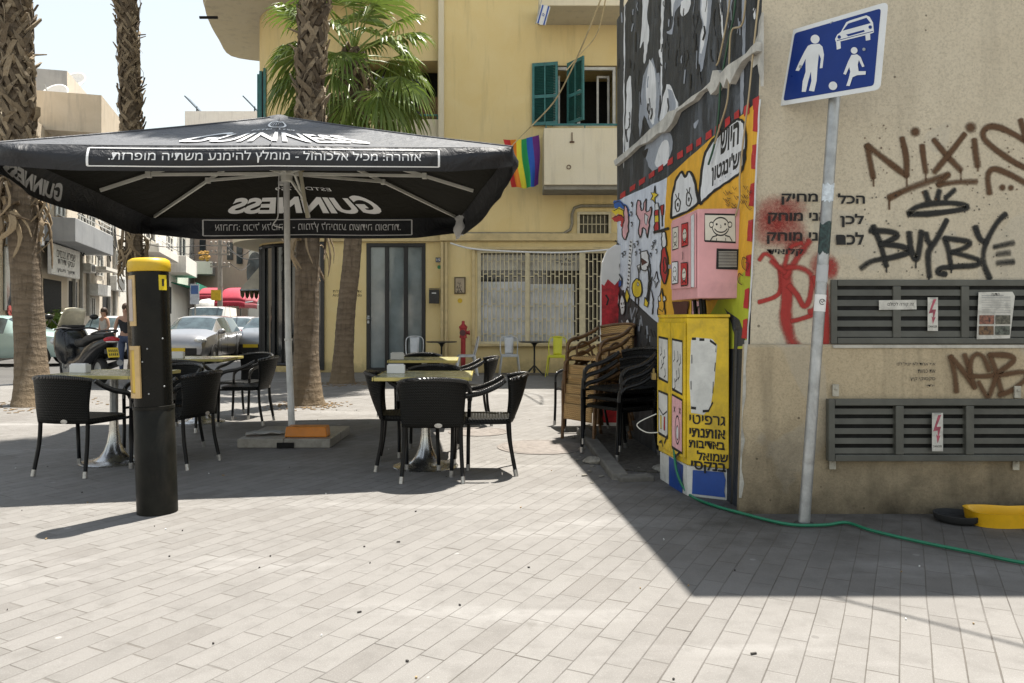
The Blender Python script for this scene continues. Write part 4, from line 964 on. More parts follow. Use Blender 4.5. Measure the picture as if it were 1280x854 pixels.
def parasol():
    FL, FR, BR, BL = P(-6, 179, 5.62), P(641, 184, 6.37), P(575, 271, 10.28), P(188, 271, 9.6)
    AP = P(350, 146, 8.02); base = Vector((-2.285, 7.97, .09)); hub = P(358, 217, 7.99)
    t = thing('parasol', 'large square black parasol with white lettering, standing on a stone slab by the wicker chairs', 'parasol', (base.x, base.y, 0))
    cs = [FL, FR, BR, BL]
    def panel(i, u, v, off=0.0):
        """panel i (0 front, 1 right, 2 back, 3 left); u along the edge 0..1, v edge -> apex"""
        a, c = cs[i], cs[(i + 1) % 4]; e = a.lerp(c, u); p = e.lerp(AP, v)
        sag = -.085 * abs(math.sin(2 * math.pi * u)) * (1 - v) * (.08 + v) * 1.6
        p = p + Vector((0, 0, sag * .7 - .012 * math.sin(math.pi * v)))
        if off: n = (c - a).cross(AP - a).normalized(); p += n * off * (1 if n.z > 0 else -1)
        return p
    b = MB()
    for i in range(4): b.grid(25, 13, lambda u, v: panel(i, u, v * .985))
    can = b.obj('canopy', M['canopy'], t, world=True, smooth=30)
    b = MB()
    for i in range(4): b.grid(25, 9, lambda u, v: panel(i, u, v * .97, -.012))
    b.obj('canopy_lining', M['canopy_in'], t, world=True, smooth=30)
    b = MB(); b.lathe([(.17, -.05), (.13, .0), (.05, .03), (.01, .035)], 16, AP + Vector((0, 0, -.02)), caps=False); b.obj('top_cap', M['canopy'], can, smooth=180)
    b = MB()
    for i in range(4): b.tube([panel(i, 0, v / 12 * .97, .004) for v in range(13)], .009, 6)
    for i in range(4): b.tube([panel(i, .5, v / 12 * .97, .003) for v in range(13)], .006, 6)
    b.obj('seam', M['canopy'], can, smooth=180)
    DROP = (.198, .30, .275, .27)
    def val(i, u, v, off=0.0):
        """valance hanging from the edge of panel i; v 0 top .. 1 bottom"""
        a, c = cs[i], cs[(i + 1) % 4]; d = (c - a); n = Vector((d.y, -d.x, 0)).normalized(); top = a.lerp(c, u)
        top = top + Vector((0, 0, -.085 * abs(math.sin(2 * math.pi * u)) * .08 * 1.6))
        e = min(u, 1 - u); drop = DROP[i] * (.80 + .2 * min(1, e * 7))
        wav = .022 * math.sin(u * 11 + i * 2) * v + .05 * math.sin(math.pi * v * .85) * (1 if i != 2 else .2)
        wav += .05 * math.exp(-((e) / .06) ** 2) * math.sin(v * 5) - .03 * math.exp(-((e - .10) / .05) ** 2) * v
        wav *= min(1, e / .035)
        return top + Vector((0, 0, -drop * v)) + n * (wav + off)
    b = MB()
    for i in range(4): b.grid(61, 7, lambda u, v: val(i, u, v))
    vl = b.obj('valance', M['valance'], t, world=True, smooth=180)
    # printed lettering: outside of front, and showing on the inner side at the back and left
    b = MB(); warn = heb('אזהרה: מכיל אלכוהול - מומלץ להימנע משתיה מופרזת.')
    def frame(i, off):
        q = [(.165, .12)] + [(.165 + k * (.84 - .165) / 30, .12) for k in range(31)] + [(.84, .12), (.84, .84)] + [(.84 - k * (.84 - .165) / 30, .84) for k in range(31)] + [(.165, .84), (.165, .12)]
        for (u0, v0), (u1, v1) in zip(q, q[1:]):
            if abs(u0 - u1) < 1e-6 and abs(v0 - v1) < 1e-6: continue
            if abs(u0 - u1) < 1e-6:
                h = .0022
                for s in range(6):
                    va, vb = v0 + (v1 - v0) * s / 6, v0 + (v1 - v0) * (s + 1) / 6
                    b.add([val(i, u, v, off) for u, v in ((u0 - h, va), (u0 + h, va), (u0 + h, vb), (u0 - h, vb))], [(0, 1, 2, 3)])
                continue
            h = .02; r = [(u0, v0 - h), (u0, v0 + h), (u1, v1 + h), (u1, v1 - h)]
            b.add([val(i, u, v, off) for u, v in r], [(0, 1, 2, 3)])
    def warntext(i, off): put_text(b, warn, lambda x, y: val(i, .5025 + x, .48 - y, off), fit=(.60, .48), bold=.004)
    frame(0, .005); warntext(0, .005)
    frame(2, -.006); warntext(2, -.006)
    def guin(i, off, u0, u1, v0, v1, top=True, f=None, bo=.045):
        f = f or (lambda u, v: panel(i, u, v, off))
        w = (u1 - u0); k = .155
        put_text(b, 'G', lambda x, y: f(u0 + w * (.072 + x), (v0 + v1) / 2 + y), fit=(.145 * 1, (v1 - v0)), bold=bo)
        vs_, fs = text_geo('UINNESS', 'CENTER', bo)
        x0 = min(p.x for p in vs_); x1 = max(p.x for p in vs_); y0 = min(p.y for p in vs_); y1 = max(p.y for p in vs_)
        b.add([f(u0 + w * (.16 + (p.x - x0) / (x1 - x0) * .82), v0 + (p.y - y0) / (y1 - y0) * (v1 - v0) * .86) for p in vs_], fs)
    guin(0, .012, .275, .745, .09, .46, bo=.012); 
    put_text(b, 'ESTD  1759', lambda x, y: panel(0, .49 + x, .515 + y, .012), fit=(.20, .04)); put_text(b, 'ESTD  1759', lambda x, y: panel(2, .49 + x, .36 + y, -.02), fit=(.26, .035))
    guin(2, -.02, .225, .79, .065, .30)
    guin(3, -.006, .66, .96, .82, .22, f=lambda u, v: val(3, u, v, -.008))
    # harp-like emblem: bowed frame with strings
    for q, w in (([(.43, .78), (.44, .67), (.48, .58), (.535, .59), (.56, .68), (.55, .78)], .014), ([(.43, .78), (.47, .795), (.51, .76), (.55, .78)], .014)):
        v, f = stroke2d(bez2(q, 6), w); b.add([panel(0, p.x, p.y, .012) for p in v], f)
    for k in range(5):
        x = .455 + k * .018; v, f = stroke2d([(x, .64 - .01 * k * (2 - k)), (x + .002, .77)], .003); b.add([panel(0, p.x, p.y, .012) for p in v], f)
    e = lambda u, v: val(1, u, v, .006)
    q = [(.05, .45), (.06, .62), (.10, .72), (.12, .60), (.09, .45)]; b.add([e(u, v) for u, v in q], fill2d(q))
    b.obj('lettering', M['print'], can)
    # ribs, struts, hub, pole
    mids = [cs[i].lerp(cs[(i + 1) % 4], .5) for i in range(4)]
    al = M['alu']; tip = AP + Vector((0, 0, -.16))
    for k, e in enumerate(cs + mids):
        end = AP.lerp(e, .965) + Vector((0, 0, -.035)); t0 = tip + (end - tip) * .03
        b = MB(); b.bar(t0, end, .022, .036); rib = b.obj('rib', al, t, world=True, bevel=.004)
        j = tip.lerp(end, .53 if k < 4 else .74)
        b = MB(); b.bar(hub + (j - hub) * .03, j, .020, .032); b.box(j, (.05, .05, .06)); b.obj('strut', al, rib, bevel=.003)
    b = MB(); b.lathe([(.035, -.09), (.06, -.08), (.06, -.02), (.085, -.01), (.085, .035), (.05, .045), (.05, .07), (.035, .075)], 20, hub); b.lathe([(.04, -.08), (.09, -.05), (.09, .0), (.04, .03)], 20, tip); b.obj('hub', al, t, world=True, smooth=40)
    b = MB(); top = AP + Vector((0, 0, -.06)); b.tube([base, base.lerp(top, .29), base.lerp(top, .291), hub], [.034, .034, .031, .031], 16); b.tube([hub, top], .026, 12)
    pole = b.obj('pole', M['white_paint'], t, world=True, smooth=50)
    b = MB(); c = base.lerp(top, .80); ax = None; b.lathe([(.034, -.02), (.043, -.015), (.043, .015), (.034, .02)], 16, c); c = base.lerp(top, .29); b.lathe([(.034, -.012), (.041, -.01), (.041, .01), (.034, .012)], 16, c); b.obj('collar', M['white_paint'], pole, smooth=40)
    b = MB(); b.tube(bez([hub + Vector((-.06, -.05, 0)), hub + Vector((-.07, -.05, -.3)), hub + Vector((-.075, -.05, -.46)), hub + Vector((-.12, -.05, -.54)), hub + Vector((-.03, -.05, -.57))], 6), .006, 6); b.obj('cord', M['white'], pole, smooth=180)
    b = MB(); a = hub + Vector((.10, -.05, .25)); b.prism([a, a + Vector((.04, 0, 0)), a + Vector((.15, 0, -.72)), a + Vector((.115, 0, -.72))], (0, .006, 0)); b.obj('strap', mat('strap_cream', (.55, .50, .36), .7, dirt=.2), pole)
    # striped bundle tucked under the top
    b = MB(); c = hub + Vector((.16, .1, .18)); b.tube([c + Vector((-.10, 0, -.10)), c + Vector((.14, .02, .10))], [.09, .07], 12); b.obj('folded_webbing', mat('webbing', (.45, .33, .09), .7, var=.5, vscale=30), t, world=True, smooth=60)
    # torn white cloth at the back right corner
    b = MB(); a = BR + Vector((-.02, -.16, -.02)); b.grid(6, 8, lambda u, v: a + Vector((-.04 + u * .13 + .02 * math.sin(v * 9), -.06 * u, -.02 - .30 * v + .10 * u + .02 * math.sin(u * 14)))); b.obj('torn_corner', M['white'], t, world=True, smooth=180, solid=.004)
    # stone slab
    b = MB(); m = mat('base_slab', (.30, .28, .24), .35, var=.2, bump=.15, dirt=.3, vscale=18)
    for sx in (-1, 1):
        for sy in (-1, 1): b.box((-2.17 + sx * .222, 7.74 + sy * .222, .046), (.44, .44, .088))
    b.obj('base_slab', m, t, world=True, bevel=.008)
    b = MB(); b.box((-2.15, 7.286, .03), (.16, .02, .05)); b.obj('slab_slot', M['hole'], t, world=True)
    # things lying on the slab
    o = thing('orange_block', 'orange plastic block lying on the stone slab of the parasol', 'block', (-1.98, 7.48, .0905))
    b = MB(); b.prism([(-.21, -.10, 0), (.20, -.10, 0), (.185, -.08, .10), (-.20, -.08, .10)], (0, .16, 0)); b.obj('block_shell', mat('orange_plastic', (.62, .20, .01), .4, var=.15, dirt=.2), o, bevel=.012, seg=3)
    b = MB(); rnd = random.Random(2)
    b.grid(9, 7, lambda u, v: Vector(((u - .5) * .36, (v - .5) * .16, .012 + .02 * math.sin(u * 7 + v * 3) ** 2 * (1 - abs(u - .5)))))
    o = b.obj('crumpled_cloth', mat('cloth_grey', (.40, .39, .36), .9, dirt=.3), smooth=180, solid=.008); o.location = (-2.43, 7.56, .095); o.rotation_euler = (0, 0, .3)
    tag(o, 'grey crumpled cloth on the stone slab beside the parasol pole', 'cloth')
parasol()

# ------------------------------------------------------------------ wicker armchairs
def make_chair(name, label, weave, tube, bamboo=False):
    t = thing(name, label, 'chair')
    # backrest with woven surface
    b = MB(); wu, wv = [], []
    def back(u, v):
        s = 2 * u - 1; top = Vector((.262 * math.sin(s * 1.25), -.12 - .24 * math.cos(s * 1.2), .785 - .035 * s * s)); bot = Vector((.228 * s, -.205 - .035 * (1 - s * s), .415))
        p = bot.lerp(top, v); p.y -= .012 * math.sin(math.pi * v); wu.append(.55 * s); wv.append(.42 * v); return p
    b.grid(21, 12, back); b.attr = {'wu': wu, 'wv': wv}
    bk = b.obj('backrest', weave, t, smooth=180, solid=.016)
    b = MB(); rail = [back(u / 20, 1) for u in range(21)]; b.tube(rail, .017, 8); b.obj('top_rail', tube if bamboo else M['weave_black_tube'], bk, smooth=180)
    if not bamboo:
        c = back(.60, .045) + Vector((0, -.013, 0)); b = MB(); b.lathe([(.02, 0), (.02, .003), (.001, .004)], 14, c, Matrix.Rotation(R(90), 3, 'X') @ Matrix.Diagonal((1.5, .85, 1))); b.obj('maker_badge', M['cap_metal'], bk)
    # seat
    b = MB(); wu, wv = [], []
    def rr(k, n=36):
        out = []
        for i in range(n):
            a = 2 * math.pi * i / n; out.append((.245 * k * math.copysign(abs(math.cos(a)) ** .35, math.cos(a)), .235 * k * math.copysign(abs(math.sin(a)) ** .35, math.sin(a)) + .005))
        return out
    rings = [(.95, .420), (1.0, .424), (1.0, .444), (.97, .450), (.7, .440), (.35, .433), (.02, .431)]; n = 36; vs_ = []
    for k, z in rings:
        for x, y in rr(k): vs_.append(Vector((x * (1 - .1 * (y < 0) * -y / .25), y, z))); wu.append(x + z); wv.append(y)
    b.add(vs_, [(i * n + j, i * n + (j + 1) % n, (i + 1) * n + (j + 1) % n, (i + 1) * n + j) for i in range(len(rings) - 1) for j in range(n)] + [tuple(range(n))[::-1]])
    b.attr = {'wu': wu, 'wv': wv}; b.obj('seat', weave, t, smooth=40)
    if bamboo:
        b = MB(); wu, wv = [], []
        b.grid(9, 6, lambda u, v: (wu.append(u * .5), wv.append(v * .2), Vector(((u - .5) * .44, .242 + .004 * v, .37 - .16 * v)))[2]); b.attr = {'wu': wu, 'wv': wv}; b.obj('seat_skirt', weave, t, smooth=180, solid=.01)
    for s in (-1, 1):
        arm = bez([(s * .258, .232, .50), (s * .262, .222, .575), (s * .268, .165, .622), (s * .273, .02, .652), (s * .266, -.10, .70), (s * .248, -.175, .748)], 5)
        wuA = M['weave_black_tube'] if not bamboo else tube
        b = MB(); b.tube(arm, [.016] * 5 + [.021] * (len(arm) - 8) + [.018] * 3, 8); b.obj('arm', wuA, t, smooth=180)
        if bamboo:
            b = MB(); b.tube(bez([(s * .25, .10, .42), (s * .255, .11, .54), (s * .258, .03, .595), (s * .255, -.06, .56), (s * .24, -.10, .43)], 5), .013, 6); b.obj('arm_loop', tube, t, smooth=180)
        for fr in (1, 0):
            pts = [(s * .258, .232, .50), (s * .250, .236, .25), (s * .248, .244, .045)] if fr else bez([(s * .212, -.205, .435), (s * .215, -.215, .25), (s * .228, -.252, .045)], 4)
            b = MB(); b.tube(pts, .0155, 8); lg = b.obj('leg', tube, t, smooth=180)
            e = Vector(pts[-1]); d = (e - Vector(pts[-2])).normalized(); k = e.z / -d.z
            b = MB(); b.tube([e - d * .006, e + d * k * 1.0], .0178, 10); b.obj('foot_cap', M['cap_metal'] if not bamboo else tube, lg, smooth=40)
        b = MB(); b.tube([(s * .250, .235, .415), (s * .212, -.20, .415)], .012, 6); b.obj('side_rail', tube, t, smooth=180)
    return t
t_ = NT('weave_black_tube'); sp = t_.sep(t_.co()); ws = t_.math('SINE', t_.math('MULTIPLY', t_.math('ADD', sp[1], t_.math('MULTIPLY', sp[0], .6)), 420)); t_.base(t_.mix(t_.rng(ws, -.6, .8, 0, 1), (.008, .008, .008), (.02, .02, .02))); t_.rough(.30); t_.bump(ws, .7, .006); t_.b.inputs['Specular IOR Level'].default_value = .75
M['weave_black_tube'] = t_.m
chair0 = make_chair('wicker_chair', 'x', M['weave_black'], M['black_tube'])
_used = [False]
def chair(x, y, deg, label, group='black wicker chairs around the pavement tables', z=0.0, tilt=0.0):
    if not _used[0]:
        _used[0] = True; chair0.location = (x, y, z); chair0.rotation_euler = (tilt, 0, R(deg)); chair0['label'] = label; chair0['group'] = group; return chair0
    return dup(chair0, (x, y, z), 0, label, group, (tilt, 0, R(deg)))
def cafe():
    chair(-.60, 5.98, 1, 'black wicker armchair with its back to the viewer at the front middle table')
    chair(-.235, 6.22, 92, 'black wicker armchair on the sunny right side of the front middle table, facing the table')
    chair(-.86, 6.42, -84, 'black wicker armchair on the left of the front middle table, mostly hidden by its neighbour')
    chair(-.74, 7.02, 178, 'black wicker armchair tucked behind the front middle table, facing the viewer')
    chair(-.52, 9.02, 97, 'black wicker armchair on the right of the rear middle table')
    chair(-1.16, 9.62, 176, 'black wicker armchair behind the rear middle table, only its sunlit back rim showing')
    chair(-3.46, 6.20, -11, 'black wicker armchair with a badge on its back, left of the black and yellow post')
    chair(-2.84, 6.50, 79, 'black wicker armchair just right of the black and yellow post, turned to the table')
    chair(-3.25, 7.20, 168, 'black wicker armchair half hidden behind the black and yellow post')
    chair(-3.62, 8.55, -4, 'black wicker armchair in front of the far left table, seen from behind')
    chair(-3.38, 9.72, 160, 'black wicker armchair behind the far left table, its woven back catching light')
    chair(-3.14, 9.08, 92, 'black wicker armchair between the far left table and the white parasol pole')
    g = 'stacked black wicker chairs'
    names = ('lowest', 'middle', 'topmost')
    for k in range(3): chair(.975 + k * .010, 6.92 + k * .014, 122 + (k % 2) * 2, '%s black wicker chair in the stack beside the yellow cabinet%s' % (names[k], '' if k else ', on the dirt patch'), g, k * .078 + .012)
    chair(.78, 8.72, 100, 'single black wicker chair standing behind the stack of brown chairs', 'stacked black wicker chairs')
    rat = make_chair('rattan_chair', 'lowest brown rattan chair in the stack against the mural', M['weave_brown'], M['brown_tube'], True)
    rat['group'] = 'stacked brown rattan chairs'; rat.location = (.86, 7.84, .0); rat.rotation_euler = (0, 0, R(124))
    for k, nme in enumerate(('second', 'third', 'fourth', 'topmost'), 1):
        dup(rat, (.86 + k * .013, 7.84 + k * .010, k * .098), 0, '%s brown rattan chair in the stack against the mural' % (nme if nme == 'topmost' else nme + ' from the ground,'), 'stacked brown rattan chairs', (0, 0, R(124 + (k % 3 - 1) * 2.5)))
    # tables
    mt = mat('table_top', (.42, .40, .22), .22, var=.25, vscale=3, dirt=.15); me = mat('table_edge', (.50, .42, .14), .35, .2)
    t = thing('pavement_table', 'square olive table nearest the viewer in the middle, amid four black wicker chairs', 'table', (-.72, 6.40, 0), R(2), 'square olive pavement tables')
    b = MB(); b.box((0, 0, .757), (.76, .76, .022)); tp = b.obj('tabletop', mt, t, bevel=.008); 
    b = MB()
    for sx, sy, dx, dy in ((1, 0, .012, .77), (-1, 0, .012, .77), (0, 1, .748, .012), (0, -1, .748, .012)): b.box((sx * .384, sy * .384, .755), (dx, dy, .030))
    b.obj('edge_band', me, tp, bevel=.004)
    b = MB(); b.lathe([(.27, 0), (.272, .006), (.262, .012), (.17, .022), (.115, .05), (.08, .10), (.055, .17), (.040, .26), (.034, .36)], 40); b.obj('foot', M['chrome'], t, smooth=60)
    b = MB(); b.lathe([(.033, .36), (.033, .72), (.10, .73), (.10, .746)], 20); b.obj('column', M['steel'], t, smooth=40)
    nap = thing('napkin_holder', 'white napkin holder on the front middle table', 'napkin holder', (-.98, 6.50, .7685), R(4), 'napkin holders')
    b = MB(); b.box((0, 0, .035), (.15, .075, .07)); nb = b.obj('box', M['white'], nap, bevel=.004)
    b = MB(); b.box((0, -.005, .073), (.13, .05, .012)); b.obj('napkin_pack', mat('paper', (.8, .79, .76), .9), nap, bevel=.002)
    for x, y, rz, lab, nl, ndx, ndy in ((-1.02, 8.95, 3, 'square olive table behind the front middle table', 'white napkin holder on the rear middle table', -.30, -.1), (-3.42, 6.60, -6, 'square olive table on the left beside the black and yellow post', 'white napkin holder on the table nearest the scooter', -.28, -.02), (-3.72, 9.20, 4, 'square olive table at the far left, behind the post', 'white napkin holder on the far left table', -.22, -.15)):
        dup(t, (x, y, 0), R(rz), lab, 'square olive pavement tables'); dup(nap, (x + ndx, y + ndy, .7685), R(rz), nl, 'napkin holders')
cafe()

# ------------------------------------------------------------------ black and yellow post
def post():
    c = G(197, 640); t = thing('pay_post', 'thick black round post with a yellow domed cap and yellow frames on its side', 'post', c, 0)
    t.rotation_euler = (0, R(-2.0), 0)
    m = mat('post_black', (.007, .007, .006), .25, var=.4, vscale=3, spec=.16, bump=.03); md = mat('post_black_worn', (.009, .009, .007), .42, spec=.16, var=.5, vscale=4, dirt=.45, bump=.05)
    b = MB(); b.lathe([(.121, 0), (.121, .662), (.117, .668), (.115, .672)], 48); low = b.obj('lower_sleeve', md, t, smooth=40)
    b = MB(); b.lathe([(.114, .672), (.114, 1.535), (.10, 1.537)], 48); up = b.obj('upper_sleeve', m, t, smooth=40)
    b = MB(); b.lathe([(.118, .655), (.1235, .658), (.1235, .676), (.1165, .678)], 48, caps=False); b.obj('joint_ring', md, t, smooth=40)
    my = mat('post_yellow', (.62, .40, .015), .4, var=.1, dirt=.18)
    b = MB(); b.lathe([(.121, 1.525), (.126, 1.53), (.127, 1.575), (.120, 1.597), (.098, 1.610), (.05, 1.614), (.002, 1.614)], 48); b.obj('cap', my, t, smooth=60)
    def patch(a0, a1, z0, z1, r, th=.004):
        b = MB(); n = 9
        f = lambda u, v, o: Vector((math.sin(R(a0 + (a1 - a0) * u)) * (r + o), -math.cos(R(a0 + (a1 - a0) * u)) * (r + o), z0 + (z1 - z0) * v))
        o_ = [f(i / n, v, th) for v in (0, 1) for i in range(n + 1)]; i_ = [f(i / n, v, -.002) for v in (0, 1) for i in range(n + 1)]; k = n + 1
        vs_ = o_ + i_; fs = [(i, i + 1, k + i + 1, k + i) for i in range(n)] + [(2 * k + i, i, i + 1, 2 * k + i + 1)[::-1] for i in range(n)] + [(k + i, k + i + 1, 3 * k + i + 1, 3 * k + i)[::-1] for i in range(n)] + [(0, k, 3 * k, 2 * k), (n, k + n, 3 * k + n, 2 * k + n)[::-1]]
        b.add(vs_, fs); return b
    beige = mat('faded_frame', (.55, .38, .17), .5, var=.15, dirt=.2)
    patch(-80, -20, 1.185, 1.50, .114, .007).obj('notice_frame', beige, up); patch(-72, -30, 1.215, 1.475, .1215, .0015).obj('notice', mat('faded_notice', (.42, .36, .33), .35, var=.2, vscale=9), up)
    for a0, a1, z0, z1 in ((-76, -66, .735, 1.06), (-27, -10, .735, 1.06), (-65.8, -27.2, 1.035, 1.06), (-65.8, -27.2, .735, .765)): patch(a0, a1, z0, z1, .114, .014).obj('slot_frame', beige, up)
    patch(-65.8, -27.2, .766, 1.034, .114, .004).obj('slot_plate', my, up)
    patch(52, 82, 1.405, 1.50, .114, .002).obj('sticker', mat('sticker_yellow', (.66, .50, .02), .45), up); patch(62, 70, 1.43, 1.475, .1162, .0012).obj('sticker_mark', M['black_ink'], up)
    b = MB()
    for a, z in ((12, 1.04), (12, .76), (-4, .96), (58, .80), (58, 1.1)): b.ball((math.sin(R(a)) * .115, -math.cos(R(a)) * .115, z), .006, 8, 5)
    b.obj('rivet', M['steel'], up)
post()

# ------------------------------------------------------------------ yellow building across the square
FY = 17.7
M['ochre'] = m_stucco('ochre_render', (.85, .65, .30), (.89, .71, .37), .36, zref=-.35, speck=.14)
M['ochre_pale'] = m_stucco('ochre_pale', (.80, .70, .50), (.84, .75, .57), .35, zref=-10, speck=.12)
M['ochre_trim'] = mat('ochre_trim', (.68, .53, .27), .7, var=.1, dirt=.3, vscale=4)
M['teal'] = mat('teal_paint', (.045, .185, .18), .5, var=.2, dirt=.2, vscale=8)
M['cream_metal'] = mat('cream_metal', (.66, .57, .36), .5, var=.15, dirt=.2)
M['black_frame'] = mat('black_frame', (.012, .012, .012), .4)
M['frame_white'] = mat('frame_white', (.62, .60, .54), .5, dirt=.25)
def hole_wall(b, x0, x1, z0, z1, y, holes, depth=.2, hm=1):
    """vertical wall facing the viewer with rectangular openings (reveals, and a dark back of material slot hm)"""
    xs = sorted({x0, x1, *[h[0] for h in holes], *[h[1] for h in holes]}); zs = sorted({z0, z1, *[h[2] for h in holes], *[h[3] for h in holes]})
    for i in range(len(xs) - 1):
        for j in range(len(zs) - 1):
            cx, cz = (xs[i] + xs[i + 1]) / 2, (zs[j] + zs[j + 1]) / 2
            if any(h[0] < cx < h[1] and h[2] < cz < h[3] for h in holes): continue
            b.cur = 0; b.quad((xs[i], y, zs[j]), (xs[i + 1], y, zs[j]), (xs[i + 1], y, zs[j + 1]), (xs[i], y, zs[j + 1]))
    for h in holes:
        a, c, d, e = h[:4]; dp = h[4] if len(h) > 4 else depth
        b.cur = 0
        b.quad((a, y, d), (a, y, e), (a, y + dp, e), (a, y + dp, d)); b.quad((c, y, e), (c, y, d), (c, y + dp, d), (c, y + dp, e))
        b.quad((a, y, e), (c, y, e), (c, y + dp, e), (a, y + dp, e)); b.quad((c, y, d), (a, y, d), (a, y + dp, d), (c, y + dp, d))
        b.cur = hm; b.quad((a, y + dp, d), (c, y + dp, d), (c, y + dp, e), (a, y + dp, e)); b.cur = 0
def px_rect(x0, x1, y0, y1, Y):
    a, c = P(x0, y1, Y), P(x1, y0, Y); return a.x, c.x, a.z, c.z
def frame_rect(b, x0, x1, z0, z1, y, w, d, inner=()):
    b.box(((x0 + x1) / 2, y, z1 - w / 2), (x1 - x0, d, w)); b.box(((x0 + x1) / 2, y, z0 + w / 2), (x1 - x0, d, w))
    for x in (x0 + w / 2, x1 - w / 2, *inner): b.box((x, y + .001, (z0 + z1) / 2), (w, d, z1 - z0 - 2 * w))
def yellow_building():
    XS = P(550, 0, FY).x; T = 13.5; YL = FY + .16
    t = thing('yellow_building', 'ochre yellow rounded-corner building with teal shutters behind the cafe tables', 'building', (-2, FY, 0))
    gr = px_rect(599, 757, 316, 428, FY); up_w = px_rect(690, 771, 82, 158, FY); ac = px_rect(724, 761, 268, 293, FY); door = px_rect(458, 532, 304, 464, YL)
    log = px_rect(458, 547, 76, 150, YL)
    b = MB(); hole_wall(b, XS, 13, 0, T, FY, [(*gr, .22), (*up_w, 1.2), (*ac, .3)]); b.quad((XS, FY, 0), (XS, FY, T), (XS, YL, T), (XS, YL, 0))
    b.obj('wall', [M['ochre'], M['hole']], t, world=True)
    xc, r = -4.75, 1.55
    b = MB(); hole_wall(b, xc, XS, 0, T, YL, [(*door, .10), (*log, .9)]); b.obj('wall', [M['ochre'], M['hole']], t, world=True)
    b = MB(); zc = (0, .12, 3.02, T)
    def arc(k, z, rr=r): a = math.pi / 2 * k; return Vector((xc - rr * math.sin(a), YL + r - rr * math.cos(a), z))
    b.grid(17, 2, lambda u, v: arc(u, 3.02 + (T - 3.02) * v)); b.grid(17, 2, lambda u, v: arc(u, .14 * v)); xl = xc - r
    b.quad((xl, 45, 0), (xl, YL + r, 0), (xl, YL + r, T), (xl, 45, T)); b.quad((13, FY, T), (13, 45, T), (xl, 45, T), (xl, FY, T)); b.quad((13, FY, 0), (13, 45, 0), (13, 45, T), (13, FY, T))
    b.obj('rounded_wall', M['ochre'], t, world=True, smooth=40)
    # rounded shop front: dark glass with black mullions
    b = MB(); b.grid(17, 2, lambda u, v: arc(u, .14 + 2.88 * v, r - .06)); b.obj('shop_front', M['glass'], t, world=True, smooth=60)
    b = MB()
    for k in (.0, .2, .4, .6, .8, 1.0): b.bar(arc(k, .14, r - .03), arc(k, 3.02, r - .03), .07, .07, up=(1, 0, 0))
    for z in (.17, 2.98): b.tube([arc(k / 16, z, r - .02) for k in range(17)], .04, 4)
    x0, x1 = P(404, 0, YL).x, xc
    b.obj('shop_front_frame', M['black_frame'], t, world=True)
    b = MB(); b.box(((x0 + xc) / 2, YL - .012, 1.55), (x0 - xc, .02, 2.95)); gd = b.obj('fixed_glazing', M['glass'], t, world=True)
    b = MB(); frame_rect(b, xc - .02, x0 + .03, .06, 3.05, YL - .035, .08, .06); b.obj('glazing_frame', M['black_frame'], gd)
    # canopy slab round the corner and fascia
    b = MB(); n = 16
    b.prism([arc(k / n, 3.06, r + .62) for k in range(n + 1)] + [arc(k / n, 3.06, r - .15) for k in range(n, -1, -1)], (0, 0, .17)); b.prism([(xl - .62, YL + r, 3.06), (xl + .1, YL + r, 3.06), (xl + .1, 44, 3.06), (xl - .62, 44, 3.06)], (0, 0, .17))
    b.obj('corner_canopy', M['ochre_pale'], t, world=True, bevel=.01)
    b = MB(); z = P(0, 297, FY).z; b.box(((XS + 13) / 2, FY - .055, z), (13 - XS, .11, .17)); z2 = P(0, 291, FY).z
    b.box(((XS + xc) / 2, YL - .045, z - .01), (XS - xc - .004, .09, .15)); b.obj('string_course', M['ochre_trim'], t, world=True, bevel=.012)
    # upper street-side balcony with rounded end
    H = 8.6; rim = [(-7.0, 22.0), (-7.86, 21.5), (-7.72, 20.2), (-7.5, 19.0), (-7.2, 18.0), (-6.7, 17.1), (-6.0, 16.55), (-5.2, 16.35), (-2.6, 16.35)]
    rim = [(p.x, p.y) for p in bez2(rim, 4)]; inn = [(-2.6, 17.9), (xc, YL + .05), (xc - r + .3, YL + r), (-6.0, 22.0)]
    b = MB(); b.prism([(x, y, H) for x, y in rim + inn], (0, 0, .2)); slab = b.obj('balcony_slab', M['ochre_pale'], t, world=True, bevel=.01)
    b = MB(); pts = [Vector((x, y, 0)) for x, y in rim]
    for a, c in zip(pts, pts[1:]): b.bar(a + Vector((0, 0, H + .72)), c + Vector((0, 0, H + .72)), .10, 1.02)
    b.obj('balcony_parapet', M['ochre_pale'], slab)
    b = MB(); q = P(256, 22, 18.0); b.tube([q + Vector((.3, 0, 0)), q + Vector((-.12, 0, 0))], .035, 8); b.obj('drain_spout', M['black_tube'], slab)
    # loggia left of the step: glazing, rattan screen, teal rail, pale sill
    b = MB(); b.box(((log[0] + log[1]) / 2, YL - .03, log[2] - .20), (log[1] - log[0] + .1, .07, .40)); b.obj('loggia_parapet', M['ochre_pale'], t, world=True, bevel=.01)
    b = MB(); b.tube([(log[0], YL - .03, log[2] + .10), (log[1], YL - .03, log[2] + .10)], .025, 8)
    for k in range(3): x = log[0] + (log[1] - log[0]) * k / 2 ; b.tube([(x, YL - .03, log[2]), (x, YL - .03, log[2] + .1)], .015, 6)
    b.obj('loggia_rail', M['teal'], t, world=True)
    xa = P(522, 0, YL).x; b = MB(); b.box(((xa + log[1]) / 2, YL + .25, log[2] + .30), (log[1] - xa - .02, .03, .60)); b.obj('rattan_screen', mat('screen_brown', (.15, .075, .035), .7, var=.4, vscale=20), t, world=True)
    b = MB(); b.box(((log[0] + log[1]) / 2 - .2, YL + .6, (log[2] + log[3]) / 2), (log[1] - log[0] - .6, .03, log[3] - log[2] - .05)); b.obj('loggia_window', M['glass'], t, world=True)
